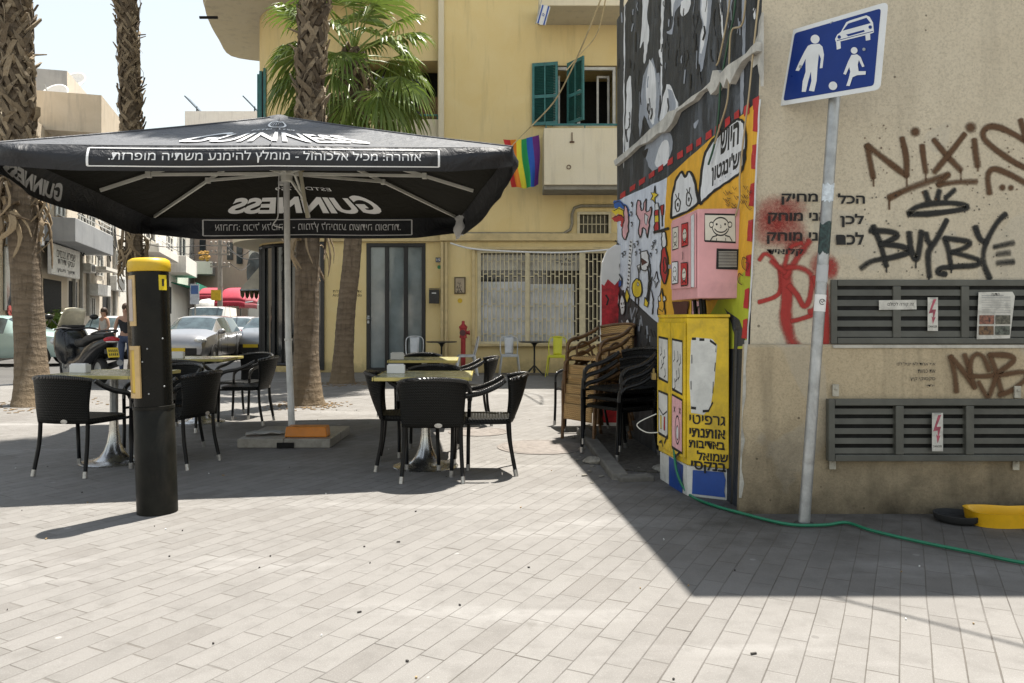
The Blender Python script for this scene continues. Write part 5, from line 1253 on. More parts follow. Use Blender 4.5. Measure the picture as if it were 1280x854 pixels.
    # pilaster strip at the step and drain pipes
    b = MB(); b.box((XS + .03, FY - .025, 8.3), (.13, .05, 10.2)); b.obj('pilaster', M['ochre_pale'], t, world=True, bevel=.008)
    b = MB()
    for px in (553, 558): x = P(px, 0, FY).x; b.tube([(x, FY - .07, .1), (x, FY - .07, 3.0)], .035, 8)
    b.obj('drain_pipe', M['ochre_trim'], t, world=True, smooth=60)
    # window on the rounded corner
    for k0 in (.52,):
        b = MB(); b.grid(6, 2, lambda u, v: arc(k0 + .22 * u, 5.75 + 1.45 * v, r + .012)); w = b.obj('corner_window', M['hole'], t, world=True)
        b = MB()
        for u in (0, .5, 1): b.bar(arc(k0 + .22 * u, 5.72, r + .02), arc(k0 + .22 * u, 7.22, r + .02), .09, .06, up=(1, 0, 0))
        b.obj('window_frame', M['teal'], w)
    # upper right window with shutters
    x0, x1, z0, z1 = up_w
    b = MB(); frame_rect(b, x0 + .02, x1 - .02, z0, z1 - .02, FY + .07, .07, .07, (x0 + .62,)); wf = b.obj('upper_window_frame', M['frame_white'], t, world=True, bevel=.005)
    b = MB(); frame_rect(b, x0 + 1.06, x0 + 1.36, z0 + .05, z1 - .15, FY + .30, .05, .04); b.obj('open_sash', M['frame_white'], wf, bevel=.004)
    b = MB(); frame_rect(b, x0 + .06, x0 + .20, z0 + .05, z1 - .15, FY + .30, .04, .04); b.obj('open_sash', M['frame_white'], wf, bevel=.004)
    def shutter(hx, w, ang, name='shutter'):
        m = Matrix.Translation((hx, FY - .05, z0)) @ Matrix.Rotation(R(ang), 4, 'Z'); h = z1 - z0 + .03
        b = MB(); b.M = m
        for x in (.03, w - .03, w / 2): b.box((x, 0, h / 2), (.055 if x != w / 2 else .03, .04, h))
        for z in (.04, h * .46, h - .04): b.box((w / 2, .001, z), (w - .06, .036, .08))
        s = b.obj(name, M['teal'], t, world=True, bevel=.003)
        b = MB(); b.M = m; n = 34
        for k in range(n):
            z = .09 + (h - .18) * (k + .5) / n
            if abs(z - h * .46) < .05: continue
            b.box((w / 2, .0, z), (w - .10, .034, .007), Matrix.Rotation(R(-35), 3, 'X'))
        b.obj('louvre', mat('teal_dark', (.02, .11, .10), .55, var=.25), s)
    shutter(P(665, 0, FY).x, .60, -12); shutter(P(709, 0, FY).x, .62, -58)
    b = MB(); b.box((x0 - .20, FY - .012, z0 + .75), (.46, .02, z1 - z0)); b.obj('shutter_recess', M['hole'], t, world=True)
    # small balcony under it
    bx0, bx1, bz0, bz1 = px_rect(680, 900, 160, 231, 16.85)
    b = MB(); b.box(((bx0 + bx1) / 2, 16.90, (bz0 + bz1) / 2), (bx1 - bx0, .10, bz1 - bz0)); b.box((bx0 + .05, 17.32, (bz0 + bz1) / 2 + .002), (.10, .75, bz1 - bz0 - .004)); bal = b.obj('balcony', M['ochre_pale'], t, world=True, bevel=.008)
    b = MB(); b.box(((bx0 + bx1) / 2 + .02, 17.33, bz0 - .03), (bx1 - bx0 + .04, .78, .12)); b.obj('balcony_floor', mat('concrete_grey', (.36, .34, .29), .85, dirt=.35), bal, bevel=.006)
    b = MB(); z = bz1 + .085; b.tube([(bx1, 16.9, z), (bx0 + .05, 16.9, z), (bx0 + .05, FY, z)], .024, 8)
    for x in (bx0 + .05, bx0 + .9, bx0 + 1.7): b.tube([(x, 16.9, bz1), (x, 16.9, z)], .014, 6)
    b.obj('balcony_rail', M['teal'], bal)
    b = MB(); q = P(711, 209, 16.85); b.lathe([(.05, 0), (.05, .02), (.035, .021), (.03, -.02)], 14, q + Vector((0, .005, 0)), Matrix.Rotation(R(90), 3, 'X')); q = P(715, 172, 16.84); b.box(q, (.02, .02, .22)); b.box(q + Vector((0, -.01, -.1)), (.10, .03, .03)); b.obj('spout', mat('rusty', (.10, .05, .025), .8, var=.4), bal)
    # slab of the balcony above
    a = P(674, 10, 16.6); b = MB(); b.box((a.x + 4, 17.15, a.z + .2), (8, 1.1, .3)); b.obj('upper_balcony', M['ochre_pale'], t, world=True, bevel=.01)
    # air-conditioner opening with bars and the conduit along the string course
    x0, x1, z0, z1 = ac
    b = MB(); frame_rect(b, x0 - .05, x1 + .05, z0 - .05, z1 + .05, FY - .03, .06, .06)
    for k in range(1, 7): x = x0 + (x1 - x0) * k / 7; b.box((x, FY - .02, (z0 + z1) / 2), (.015, .02, z1 - z0))
    b.box(((x0 + x1) / 2, FY - .021, (z0 + z1) / 2), (x1 - x0, .018, .02)); b.obj('vent_grille', M['cream_metal'], t, world=True)
    b = MB(); b.box(((x0 + x1) / 2, FY + .14, (z0 + z1) / 2), (x1 - x0 - .06, .18, z1 - z0 - .06)); b.obj('cooling_unit', mat('unit_grey', (.10, .085, .05), .6, var=.5, vscale=15), t, world=True)
    q = lambda x, y: P(x, y, FY - .06); b = MB(); b.tube([q(560, 292), q(704, 292.5), q(713, 287), q(715, 280), q(715, 268), q(718, 260), q(726, 257.5), q(900, 257)], .035, 8); b.obj('conduit', mat('conduit_grey', (.30, .27, .20), .55, .4, dirt=.3), t, world=True, smooth=60)
    # barred shop window on the right
    x0, x1, z0, z1 = gr
    b = MB(); dx = P(731, 0, FY).x; b.box(((x0 + x1) / 2, FY + .19, (z0 + z1) / 2), (x1 - x0 - .02, .02, z1 - z0 - .02)); pane = b.obj('shop_window', M['glass'], t, world=True)
    zs = lambda y: P(0, y, FY).z; xs = lambda x: P(x, 0, FY).x
    b = MB(); b.box(((xs(600) + xs(725)) / 2, FY + .10, (zs(318) + zs(338)) / 2), (xs(725) - xs(600), .02, zs(318) - zs(338))); b.obj('sign_band', mat('band_cream', (.66, .62, .52), .6, dirt=.3, vscale=3), pane)
    b = MB(); b.box(((xs(601) + xs(657)) / 2, FY + .095, (zs(352) + zs(427)) / 2), (xs(657) - xs(601), .02, zs(352) - zs(427))); b.box(((xs(663) + xs(718)) / 2, FY + .095, (zs(355) + zs(428)) / 2), (xs(718) - xs(663), .02, zs(355) - zs(428)))
    b.obj('paper_blind', mat('blind_white', (.88, .89, .85), .7, var=.3, vscale=2.2, dirt=.2), pane)
    p = Painter(lambda x, y, o: P(x, y, FY + .085) - Vector((0, o, 0)), .002); eu, ev = Vector((1, 0, 0)), Vector((0, 0, 1))
    p.text(heb('מעבדת בית'), (709, 325), .36, .075, 'black', eu, ev); p.text(heb('הזמנות'), (709, 330.5), .28, .05, 'black', eu, ev); p.disc((697, 327), 2.6, 'grey_print'); p.obj('shop_lettering', pane, world=False)
    b = MB(); n = 30; yb = FY + .03
    for k in range(n + 1):
        x = x0 + (x1 - x0) * k / n; b.box((x, yb, (z0 + z1) / 2), (.022, .022, z1 - z0))
        if k < n:
            for j in range(6):
                z = z0 + (z1 - z0) * (j + .42 + .16 * (k % 2)) / 6; b.box((x + (x1 - x0) / n / 2, yb, z), ((x1 - x0) / n, .012, .022))
    for x, w in ((x0, .08), (x1, .08), (xs(659), .09), (xs(728), .14)): b.box((x, yb - .012, (z0 + z1) / 2), (w, .05, z1 - z0 + .06))
    for z in (z0 - .01, z1 + .02): b.box(((x0 + x1) / 2, yb - .014, z), (x1 - x0 + .1, .055, .06))
    b.obj('window_bars', M['cream_metal'], t, world=True)
    b = MB(); b.box(((x0 + x1) / 2, FY - .05, z0 - .06), (x1 - x0 + .25, .13, .06)); b.obj('window_sill', M['ochre_trim'], t, world=True, bevel=.008)
    b = MB(); b.box((xs(592), FY - .03, 1.6), (.07, .06, 2.5)); b.box((xs(676), FY - .05, zs(311)), (3.2, .10, .06)); b.obj('window_trim', M['ochre_trim'], t, world=True, bevel=.006)
    # glazed door with three tall panes
    x0, x1, z0, z1 = door; w = x1 - x0
    b = MB(); frame_rect(b, x0, x1, 0.02, z1, YL + .03, .09, .09, (x0 + w * .345, x0 + w * .665)); df = b.obj('glazed_door', M['black_frame'], t, world=True, bevel=.006)
    for k in range(3):
        b = MB(); b.box((x0 + w * (.17 + .33 * k), YL + .06, z1 / 2), (w * .31, .02, z1 - .1)); t2 = None
        b.obj('door_pane', mat('frosted_glass', (.20, .235, .235), .08, var=.25, vscale=1.6, spec=.7), df)
    b = MB(); c = Vector((x0 + .05, YL - .05, 1.25)); b.ball(c, .045, 10, 6); b.box(c + Vector((0, .03, -.02)), (.05, .05, .18)); b.obj('handle', M['steel'], df)
    # painted office lettering
    p = Painter(lambda x, y, o: P(x, y, YL) - Vector((0, o, 0)), .003); PC['letter_brown'] = mat('letter_brown', (.12, .07, .03), .6)
    p.text(heb('אדריכלות ופעילות'), (434, 364), .66, .07, 'letter_brown', eu, ev, .01); p.text('Architecture studio', (434, 369), .68, .07, 'letter_brown', eu, ev, .008); p.obj('wall_lettering', t)
yellow_building()

def facade_things():
    # house number, mailbox, picture, sticker, hydrant
    def plate(name, label, cat, px, py, w, h, d, m, Y=FY):
        q = P(px, py, Y); o = thing(name, label, cat, (q.x, q.y, q.z)); b = MB(); b.box((0, -d / 2 - .002, 0), (w, d, h)); return o, b.obj('plate' if d < .03 else 'box', m, o, bevel=.004), b
    o, pl, _ = plate('house_number', 'small dark blue plate with number 15 on the yellow wall', 'house number', 548, 325, .13, .11, .012, mat('number_blue', (.015, .02, .05), .35))
    b = MB(); put_text(b, '15', lambda u, v: Vector((u, -.0155, v)), fit=(.08, .065), bold=.02); b.obj('digits', M['white'], pl)
    q = P(549, 334, FY); o = thing('green_tag', 'tiny green tag just below the house number plate', 'tag', q); b = MB(); b.lathe([(.045, 0), (.045, .008), (.01, .010)], 14, (0, -.002, 0), Matrix.Rotation(R(90), 3, 'X')); b.obj('disc', mat('tag_green', (.03, .20, .07), .5), o)
    o, pl, _ = plate('mailbox', 'black wall mailbox right of the glazed door', 'mailbox', 543, 371, .23, .32, .10, M['black_paint']); b = MB(); b.box((-.0, -.106, .08), (.10, .004, .022)); b.obj('slot_label', M['white'], pl)
    b = MB(); b.prism([(-.12, -.115, .165), (.12, -.115, .165), (.12, -.0, .185), (-.12, -.0, .185)], (0, 0, .01)); b.obj('lid', M['black_paint'], pl)
    o, pl, _ = plate('framed_picture', 'small framed drawing hanging on the yellow wall above the hydrant', 'picture', 575, 357, .26, .39, .03, mat('frame_brown', (.10, .075, .03), .5))
    b = MB(); b.box((0, -.033, 0), (.20, .003, .33)); pc = b.obj('picture', mat('picture_paper', (.42, .33, .22), .6, var=.15), pl)
    b = MB(); rnd = random.Random(9)
    for i in range(16):
        x, z = rnd.uniform(-.07, .06), rnd.uniform(-.13, .13); v, f = stroke2d([(x, z), (x + rnd.uniform(-.03, .03), z - .02), (x + rnd.uniform(-.02, .04), z - .05)], .01); b.add([Vector((a.x, -.036, a.y)) for a in v], f)
    b.obj('ink_drawing', M['black_ink'], pc)
    q = P(575, 376, FY); o = thing('wall_sticker', 'round yellow sticker on the wall under the framed drawing', 'sticker', q); b = MB(); b.lathe([(.055, 0), (.055, .006), (.01, .007)], 16, (0, -.002, 0), Matrix.Rotation(R(90), 3, 'X')); b.obj('disc', mat('sticker_orange', (.70, .45, .02), .5), o)
    c = P(579, 0, FY - .28); o = thing('fire_hydrant', 'tall red fire hydrant against the yellow wall', 'hydrant', (c.x, c.y, 0)); b = MB()
    b.lathe([(.09, 0), (.09, .03), (.055, .04), (.055, .80), (.085, .81), (.085, .84), (.075, .86), (.08, 1.02), (.095, 1.03), (.095, 1.07), (.06, 1.10), (.035, 1.13), (.035, 1.19), (.01, 1.20)], 20); hb = b.obj('standpipe', M['red'], o, smooth=40)
    b = MB(); b.lathe([(.05, 0), (.05, .09), (.068, .092), (.068, .13), (.02, .132)], 16, (0, -.06, .93), Matrix.Rotation(R(90), 3, 'X')); b.obj('outlet', mat('outlet_dark', (.10, .03, .03), .5), hb, smooth=40)
    b = MB(); b.lathe([(.04, 0), (.04, .05), (.055, .052), (.055, .08), (.01, .082)], 14, (.07, 0, .93), Matrix.Rotation(R(90), 3, 'Y')); b.obj('side_cap', M['red'], hb, smooth=40)
    # white cable swagged under the string course
    b = MB(); b.tube(bez([P(563, 304, 17.3), P(590, 311, 17.2), P(640, 314.5, 17.1), P(700, 316, 17.0), P(745, 313.5, 16.9), P(772, 311, 16.8)], 6), .022, 6)
    tag(b.obj('white_cable', M['white'], smooth=180), 'white cable swagged across the barred shop window', 'cable')
    # rainbow flag
    a = P(629, 172, 16.75); w, h = P(674, 0, 16.75).x - a.x, a.z - P(0, 233, 16.75).z
    b = MB(); n = 6; cols = [(.55, .03, .03), (.75, .22, .02), (.78, .68, .05), (.02, .32, .10), (.02, .10, .42), (.12, .02, .17)]
    def fl(u, v):
        x = w * u; return Vector((a.x + x + .20 * v * (1 - u * 1.0) + .02 * math.sin(v * 5 + u * 6), a.y + .05 * math.sin(u * 15 + v * 1.5) * (.4 + v) + .03 * v, a.z + .02 - .05 * math.sin(math.pi * u) + (.10 * u - .06) * 1.0 * (1 - v) - h * v * (1.02 - .04 * u)))
    nu, nv = 37, 13; vs_ = [fl(i / (nu - 1), j / (nv - 1)) for j in range(nv) for i in range(nu)]; b.v = vs_
    for j in range(nv - 1):
        for i in range(nu - 1): b.f.append([j * nu + i, j * nu + i + 1, (j + 1) * nu + i + 1, (j + 1) * nu + i]); b.mi.append(min(5, i // 6))
    tag(b.obj('rainbow_flag', [mat('flag_%s' % nm, c, .8, var=.08, vscale=2) for nm, c in zip(('red', 'orange', 'yellow', 'green', 'blue', 'violet'), cols)], smooth=180), 'six-stripe rainbow flag hanging beside the pale balcony', 'flag')
    # small blue and white flag under the upper balcony
    o = thing('small_flag', 'small white flag with blue stripes and star hanging at the top of the yellow wall', 'flag', P(679, 6, 16.4)); o.rotation_euler = (0, R(15), 0)
    b = MB(); W, Hh = .20, .42
    fw = lambda u, v: Vector((W * (u - .2), .02 * math.sin(u * 8 + v * 4), -Hh * v)); b.grid(9, 9, fw); fb = b.obj('cloth', M['white'], o, smooth=180)
    b = MB()
    for u0, u1 in ((.10, .26), (.74, .90)):
        for j in range(8): b.quad(*[fw(u, v) + Vector((0, -.004, 0)) for u, v in ((u0, j / 8), (u1, j / 8), (u1, (j + 1) / 8), (u0, (j + 1) / 8))])
    for s in (1, -1):
        q = [(.5 + s * .0 + .16 * math.cos(R(90 + 120 * k)) * s, .5 - .075 * math.sin(R(90 + 120 * k)) * s) for k in range(4)]; v, f = stroke2d(q, .028); b.add([fw(p.x, p.y) + Vector((0, -.0045 - .0003 * s, 0)) for p in v], f)
    b.obj('blue_emblem', mat('flag_blue2', (.03, .09, .40), .7), fb)
    b = MB(); b.tube([(-.06, 0, .10), (-.05, 0, -.44)], .008, 6); b.obj('flag_stick', M['steel'], o)
    # ropes slung to the flag
    b = MB(); b.tube(bez([P(762, -30, 13.2), P(735, 40, 14.2), P(712, 92, 15.2), P(692, 128, 15.9), P(664, 158, 16.4)], 5), .016, 6); b.tube(bez([P(762, -32, 13.2), P(748, 38, 14.3), P(725, 68, 14.9), P(708, 88, 15.2)], 5), .012, 6); b.tube([P(664, 158, 16.4), P(650, 172, 16.6), P(640, 182, 16.6)], .009, 6)
    tag(b.obj('rope', mat('rope_cream', (.55, .45, .27), .8), smooth=180), 'cream ropes slung from above down to the rainbow flag', 'rope')
    # striped awning on the street side
    c = P(300, 362, 19.6)
    o = thing('street_awning', 'beige striped awning with scalloped edge at the left of the yellow building', 'awning', (c.x, c.y, c.z)); b = MB(); n = 14; nu = 15; vs_ = []
    L, Dp, Hh = 5.0, 1.0, 1.15
    for j in range(2):
        for i in range(n + 1): vs_.append(Vector((Dp * j * 1.0, L * i / n, Hh * j)))
    b.v = vs_; 
    for i in range(n): b.f.append([i, i + 1, n + 2 + i, n + 1 + i]); b.mi.append(i % 2)
    for i in range(n):
        k = len(b.v); y0, y1 = L * i / n, L * (i + 1) / n; b.v += [Vector((0, y0, 0)), Vector((0, y1, 0)), Vector((0, y1 - .05, -.16)), Vector((0, (y0 + y1) / 2, -.22)), Vector((0, y0 + .05, -.16))]; b.f.append([k, k + 1, k + 2, k + 3, k + 4]); b.mi.append(i % 2)
    k = len(b.v); b.v += [Vector((0, 0, 0)), Vector((Dp, 0, Hh)), Vector((Dp, 0, 0))]; b.f.append([k, k + 1, k + 2]); b.mi.append(0)
    b.obj('fabric', [mat('awning_cream', (.50, .46, .37), .8), mat('awning_tan', (.28, .25, .20), .8)], o, solid=.01)
    b = MB(); b.tube([(.0, 0, -.02), (1.0, 0, -.0)], .02, 6); b.tube([(0, L, -.02), (1, L, 0)], .02, 6); b.obj('awning_arm', M['steel'], o)
    # steel cafe chairs and pedestal tables by the wall
    def metal_chair(name, label, m):
        o = thing(name, label, 'chair'); b = MB(); b.prism([(-.19, .17, .44), (.19, .17, .44), (.17, -.18, .44), (-.17, -.18, .44)], (0, 0, .018)); b.prism([(-.195, .178, .405), (.195, .178, .405), (.174, -.186, .405), (-.174, -.186, .405)], (0, 0, .036)); b.obj('seat', m, o, bevel=.01)
        for sx in (-1, 1):
            for sy in (1, -1):
                b = MB(); a = Vector((sx * .175, sy * .165, .43)); c = Vector((sx * .225, sy * .24, 0)); b.tube([a, c], [.030, .014], 8, flat=.55); b.obj('leg', m, o, smooth=60)
        b = MB(); b.tube(bez([(-.18, -.17, .44), (-.195, -.215, .60), (-.185, -.25, .78), (-.12, -.265, .84), (0, -.27, .855), (.12, -.265, .84), (.185, -.25, .78), (.195, -.215, .60), (.18, -.17, .44)], 5), .0125, 8); b.obj('back_frame', m, o, smooth=180)
        b = MB(); b.grid(4, 8, lambda u, v: Vector(((u - .5) * (.18 + .03 * v), -.175 - .085 * v - .012 * (1 - (2 * u - 1) ** 2), .45 + .395 * v))); b.obj('back_splat', m, o, smooth=180, solid=.006); return o
    mg = mat('galvanised_chair', (.55, .56, .56), .42, .3, var=.15, dirt=.2); my = mat('chair_yellow', (.62, .60, .03), .4, var=.06)
    g0 = metal_chair('metal_chair', 'grey metal chair in the middle under the barred window', mg); q = P(637, 400, 17.0); g0.location = (q.x, q.y, 0); g0.rotation_euler = (0, 0, R(184)); g0['group'] = 'metal cafe chairs by the yellow wall'
    q = P(583, 400, 16.9); dup(g0, (q.x, q.y, 0), R(98), 'grey metal chair beside the red hydrant, turned sideways', 'metal cafe chairs by the yellow wall'); q = P(518, 400, 17.0); dup(g0, (q.x, q.y, 0), R(186), 'grey metal chair in front of the glazed door', 'metal cafe chairs by the yellow wall')
    y0 = metal_chair('metal_chair', 'bright yellow metal chair by the wall left of the stacked rattan chairs', my); q = P(696, 400, 16.6); y0.location = (q.x, q.y, 0); y0.rotation_euler = (0, 0, R(172)); y0['group'] = 'metal cafe chairs by the yellow wall'
    def ped(x, y, lab):
        q = P(x, y, 17.0); o = thing('bistro_table', lab, 'table', (q.x, q.y, 0), 0, 'black bistro tables by the yellow wall'); b = MB(); b.lathe([(.33, .72), (.34, .725), (.34, .742), (.33, .747)], 32); b.obj('tabletop', mat('bistro_black', (.02, .02, .02), .3), o, smooth=40)
        b = MB(); b.lathe([(.03, .04), (.022, .08), (.035, .12), (.02, .16), (.02, .62), (.05, .68), (.10, .715)], 14); b.obj('column', M['black_paint'], o, smooth=50)
        for k in range(4):
            a = R(45 + 90 * k); b = MB(); b.tube(bez([(.02 * math.cos(a), .02 * math.sin(a), .20), (.12 * math.cos(a), .12 * math.sin(a), .12), (.24 * math.cos(a), .24 * math.sin(a), .03), (.30 * math.cos(a), .30 * math.sin(a), .012)], 4), [.016] * 12 + [.012], 6); b.obj('foot', M['black_paint'], o, smooth=180)
    ped(552, 463, 'black bistro table between the two grey chairs near the hydrant'); ped(668, 467, 'black bistro table between the grey and the yellow metal chairs')
facade_things()

# ------------------------------------------------------------------ palms
def m_bark(name, lo, hi):
    t = NT(name); a = t.attr('a')[2]; n = t.noise(16, 5, .7, t.mapping((1, 1, .25))); n2 = t.noise(60, 3, .6, t.mapping((1, 1, .3)))
    c = t.ramp(t.math('ADD', t.math('MULTIPLY', a, .7), t.math('MULTIPLY', n, .4)), [(.12, lo), (.55, tuple((x + y) / 2 for x, y in zip(lo, hi))), (.95, hi)])
    t.base(t.mix(t.rng(n2, .5, .75, 0, .5), c, tuple(x * .6 for x in lo))); t.rough(.85); t.bump(t.math('ADD', n, n2), .6, .02); return t.m
M['boot'] = m_bark('leaf_base_bark', (.05, .032, .018), (.36, .28, .18))
def m_trunk():
    t = NT('palm_trunk'); z = t.sep(t.co())[2]; n = t.noise(5, 6, .7, t.mapping((1, 1, 2.2))); v = t.noise(22, 5, .7, t.mapping((1, 1, .12)))
    ring = t.math('SINE', t.math('ADD', t.math('MULTIPLY', z, 62), t.math('MULTIPLY', n, 14)))
    c = t.mix(t.rng(n, .3, .7, 0, 1), (.125, .09, .055), (.24, .18, .12)); c = t.mix(t.rng(ring, .4, 1, 0, .35), c, (.06, .042, .026)); c = t.mix(t.rng(v, .5, .72, 0, .7), c, (.045, .032, .02))
    c = t.mix(t.rng(z, .0, .9, .45, 0), c, (.24, .17, .09))
    t.base(c); t.rough(.9); t.bump(t.math('ADD', t.math('MULTIPLY', v, 1.4), t.math('MULTIPLY', ring, .12)), .8, .035); return t.m
M['trunk'] = m_trunk()
def m_leaf(name, c, c2):
    t = NT(name); a = t.attr('a')[2]; n = t.noise(4, 3)
    col = t.mix(t.math('ADD', t.math('MULTIPLY', a, .6), t.math('MULTIPLY', n, .4)), c, c2); t.base(col); t.rough(.38); t.b.inputs['Specular IOR Level'].default_value = .5
    tr = t.n.new('ShaderNodeBsdfTranslucent'); t.link(t.mix(.5, col, (.16, .24, .03)), tr.inputs[0]); mx = t.n.new('ShaderNodeMixShader'); mx.inputs[0].default_value = .30
    t.link(t.b.outputs[0], mx.inputs[1]); t.link(tr.outputs[0], mx.inputs[2]); t.link(mx.outputs[0], t.out.inputs[0]); return t.m
M['leaf'] = m_leaf('palm_leaf', (.075, .14, .024), (.26, .32, .07)); M['dead'] = m_bark('dead_frond', (.10, .065, .035), (.40, .30, .18))
M['leaf_dry'] = m_leaf('palm_leaf_dry', (.20, .17, .06), (.33, .26, .10))
def fan(b, base, dirv, rnd, pet=.9, Rr=.75, segs=24, spread=200, droop=.5, light=.5, petiole=True):
    """one fan frond: curved petiole and separate blades that join toward the middle"""
    at = b.attr.setdefault('a', [])
    d = Vector(dirv).normalized(); side = d.cross(Vector((0, 0, 1))); side = side.normalized() if side.length > .05 else Vector((1, 0, 0)); up = side.cross(d).normalized()
    g = Vector((0, 0, -1))
    e = base + d * pet + g * (pet * pet * .16 * droop)
    if petiole:
        k = len(b.v); mid = base + d * pet * .5 + g * (.03 * droop); b.tube([base, mid, e], [.022, .014, .010], 5, caps=False); at += [.9] * (len(b.v) - k)
    ax = (d + g * (.35 * droop)).normalized(); up = side.cross(ax).normalized(); up = (up + Vector((0, 0, .001))).normalized()
    tw = rnd.uniform(-.35, .35); side2 = side * math.cos(tw) + up * math.sin(tw); up = ax.cross(side2) * (-1 if ax.cross(side2).z < 0 else 1)
    for i in range(segs):
        th = R(-spread / 2 + spread * (i + .5) / segs); dth = R(spread / segs) * .5
        def q(r, a, fold=0.0):
            dr = (r / Rr) ** 2.2 * droop * .55 * Rr * (.7 + .5 * rnd_i)
            return e + (ax * math.cos(a) + side2 * math.sin(a)) * r * (1 - .25 * (r / Rr) ** 2 * droop) + up * fold + g * dr
        rnd_i = rnd.random(); L = Rr * (.86 + .14 * math.cos(th)) * rnd.uniform(.9, 1.05); rr = L * .55; k = len(b.v); f = .018 * (1 if i % 2 else -1); n0 = rnd.uniform(0, 1) * .6 + light * .4
        w2 = dth * .62
        vs_ = [q(.015, th), q(rr, th - dth, -f), q(rr, th, f), q(rr, th + dth, -f), q(L * .82, th - w2 * .5, -f * .3), q(L * .82, th + w2 * .5, -f * .3), q(L, th + rnd.uniform(-.02, .02))]
        b.add(vs_, [(0, 1, 2), (0, 2, 3), (1, 4, 5, 2), (2, 5, 3), (4, 6, 5)]); at += [n0] * 7
def palm(label, base, pts, rad, boots_z, shag=None, crown=None, seed=0, smooth_top=None, strands=True):
    """pts: trunk centre line; boots above boots_z; shag=(z0,z1) band of hanging dead bases"""
    rnd = random.Random(seed); t = thing('palm_tree', label, 'palm tree', base)
    line = bez(pts, 10); zmax = line[-1].z
    def at(z):
        for a, c in zip(line, line[1:]):
            if a.z <= z <= c.z + 1e-6: return a.lerp(c, (z - a.z) / max(1e-6, c.z - a.z))
        return line[-1]
    def rr(z): return rad * (1 + .38 * math.exp(-z / .28) + .06 * math.exp(-z / 1.5)) * (1 - .012 * z)
    b = MB(); n = 28; zs = [zmax * (i / 110) ** 1.15 for i in range(111)]; vs_ = []
    for z in zs:
        c = at(z)
        for j in range(n):
            a = 2 * math.pi * j / n; v = Vector((math.cos(a), math.sin(a), 0)); q = rr(z) * (1 + .06 * mnoise.noise(Vector((v.x * 1.6, v.y * 1.6, z * 1.6 + seed))) + .03 * mnoise.noise(Vector((v.x * 6, v.y * 6, z * 9 + seed))) + .012 * math.sin(z * 40)); vs_.append(c + v * q)
    b.add(vs_, [(i * n + j, i * n + (j + 1) % n, (i + 1) * n + (j + 1) % n, (i + 1) * n + j) for i in range(len(zs) - 1) for j in range(n)])
    b.obj('trunk', M['trunk'], t, world=True, smooth=180)
    b = MB(); at_ = []
    z = boots_z; row = 0
    while z < zmax - .05:
        c = at(z); r0 = rr(z)
        m = max(6, int(2 * math.pi * r0 / .17))
        for k in range(m):
            a = 2 * math.pi * (k + .5 * (row % 2) + rnd.uniform(-.16, .16)) / m
            for s in (-1, 1):
                sl = rnd.uniform(.12, .24) / r0 * .62; h = rnd.uniform(.16, .30); w = rnd.uniform(.04, .075); o0 = rnd.uniform(.0, .02); o1 = rnd.uniform(.02, .06) if rnd.random() < .82 else rnd.uniform(.07, .14)
                if rnd.random() < .2 + .25 * mnoise.noise(Vector((math.cos(a) * 2, math.sin(a) * 2, z * 2 + seed))): continue
                def pt(aa, zz, o): return at(zz) + Vector((math.cos(aa), math.sin(aa), 0)) * (r0 + o)
                a0, a1 = a, a + s * sl; kz = rnd.uniform(-.03, .03); dw = w / r0 / 2; k0 = len(b.v); th = .018
                tip = rnd.uniform(.25, .8)
                outer = [pt(a0 - dw, z + kz, o0 + th), pt(a0 + dw, z + kz, o0 + th), pt((a0 + a1) / 2 + dw, z + kz + h * .5, (o0 + o1) / 2 + th + .012), pt(a1 + dw * tip, z + kz + h, o1 + th), pt(a1 - dw * tip, z + kz + h + rnd.uniform(-.03, .03), o1 + th), pt((a0 + a1) / 2 - dw, z + kz + h * .5, (o0 + o1) / 2 + th + .012)]
                inner = [p_ + (at(p_.z) - p_).normalized() * th * 1.4 for p_ in outer]
                b.add(outer + inner, [(0, 1, 2, 5), (5, 2, 3, 4), (8, 7, 6, 11), (9, 8, 11, 10), (2, 1, 7, 8), (3, 2, 8, 9), (4, 3, 9, 10), (5, 4, 10, 11), (0, 5, 11, 6)]); at_ += [rnd.random()] * 12
        z += .105; row += 1
    for i in range(int((zmax - boots_z) * 14)):          # loose fibres and broken stubs
        z = rnd.uniform(boots_z, zmax - .3); a = rnd.uniform(0, 6.283); c = at(z); v = Vector((math.cos(a), math.sin(a), 0)); s = Vector((-v.y, v.x, 0)); r0 = rr(z); k0 = len(b.v); q = rnd.random()
        if q < .6: b.tube([c + v * (r0 + .05), c + v * (r0 + .09) + s * rnd.uniform(-.1, .1) - Vector((0, 0, .12)), c + v * (r0 + .07) + s * rnd.uniform(-.2, .2) - Vector((0, 0, rnd.uniform(.2, .5)))], [.008, .006, .003], 4)
        else: e = c + v * (r0 + rnd.uniform(.10, .22)) + Vector((0, 0, rnd.uniform(.04, .16))); b.tube([c + v * r0, e], [.035, .018], 5, flat=.5)
        at_ += [rnd.random()] * (len(b.v) - k0)
    b.attr = {'a': at_}; lb = b.obj('leaf_base', M['boot'], t, world=True)
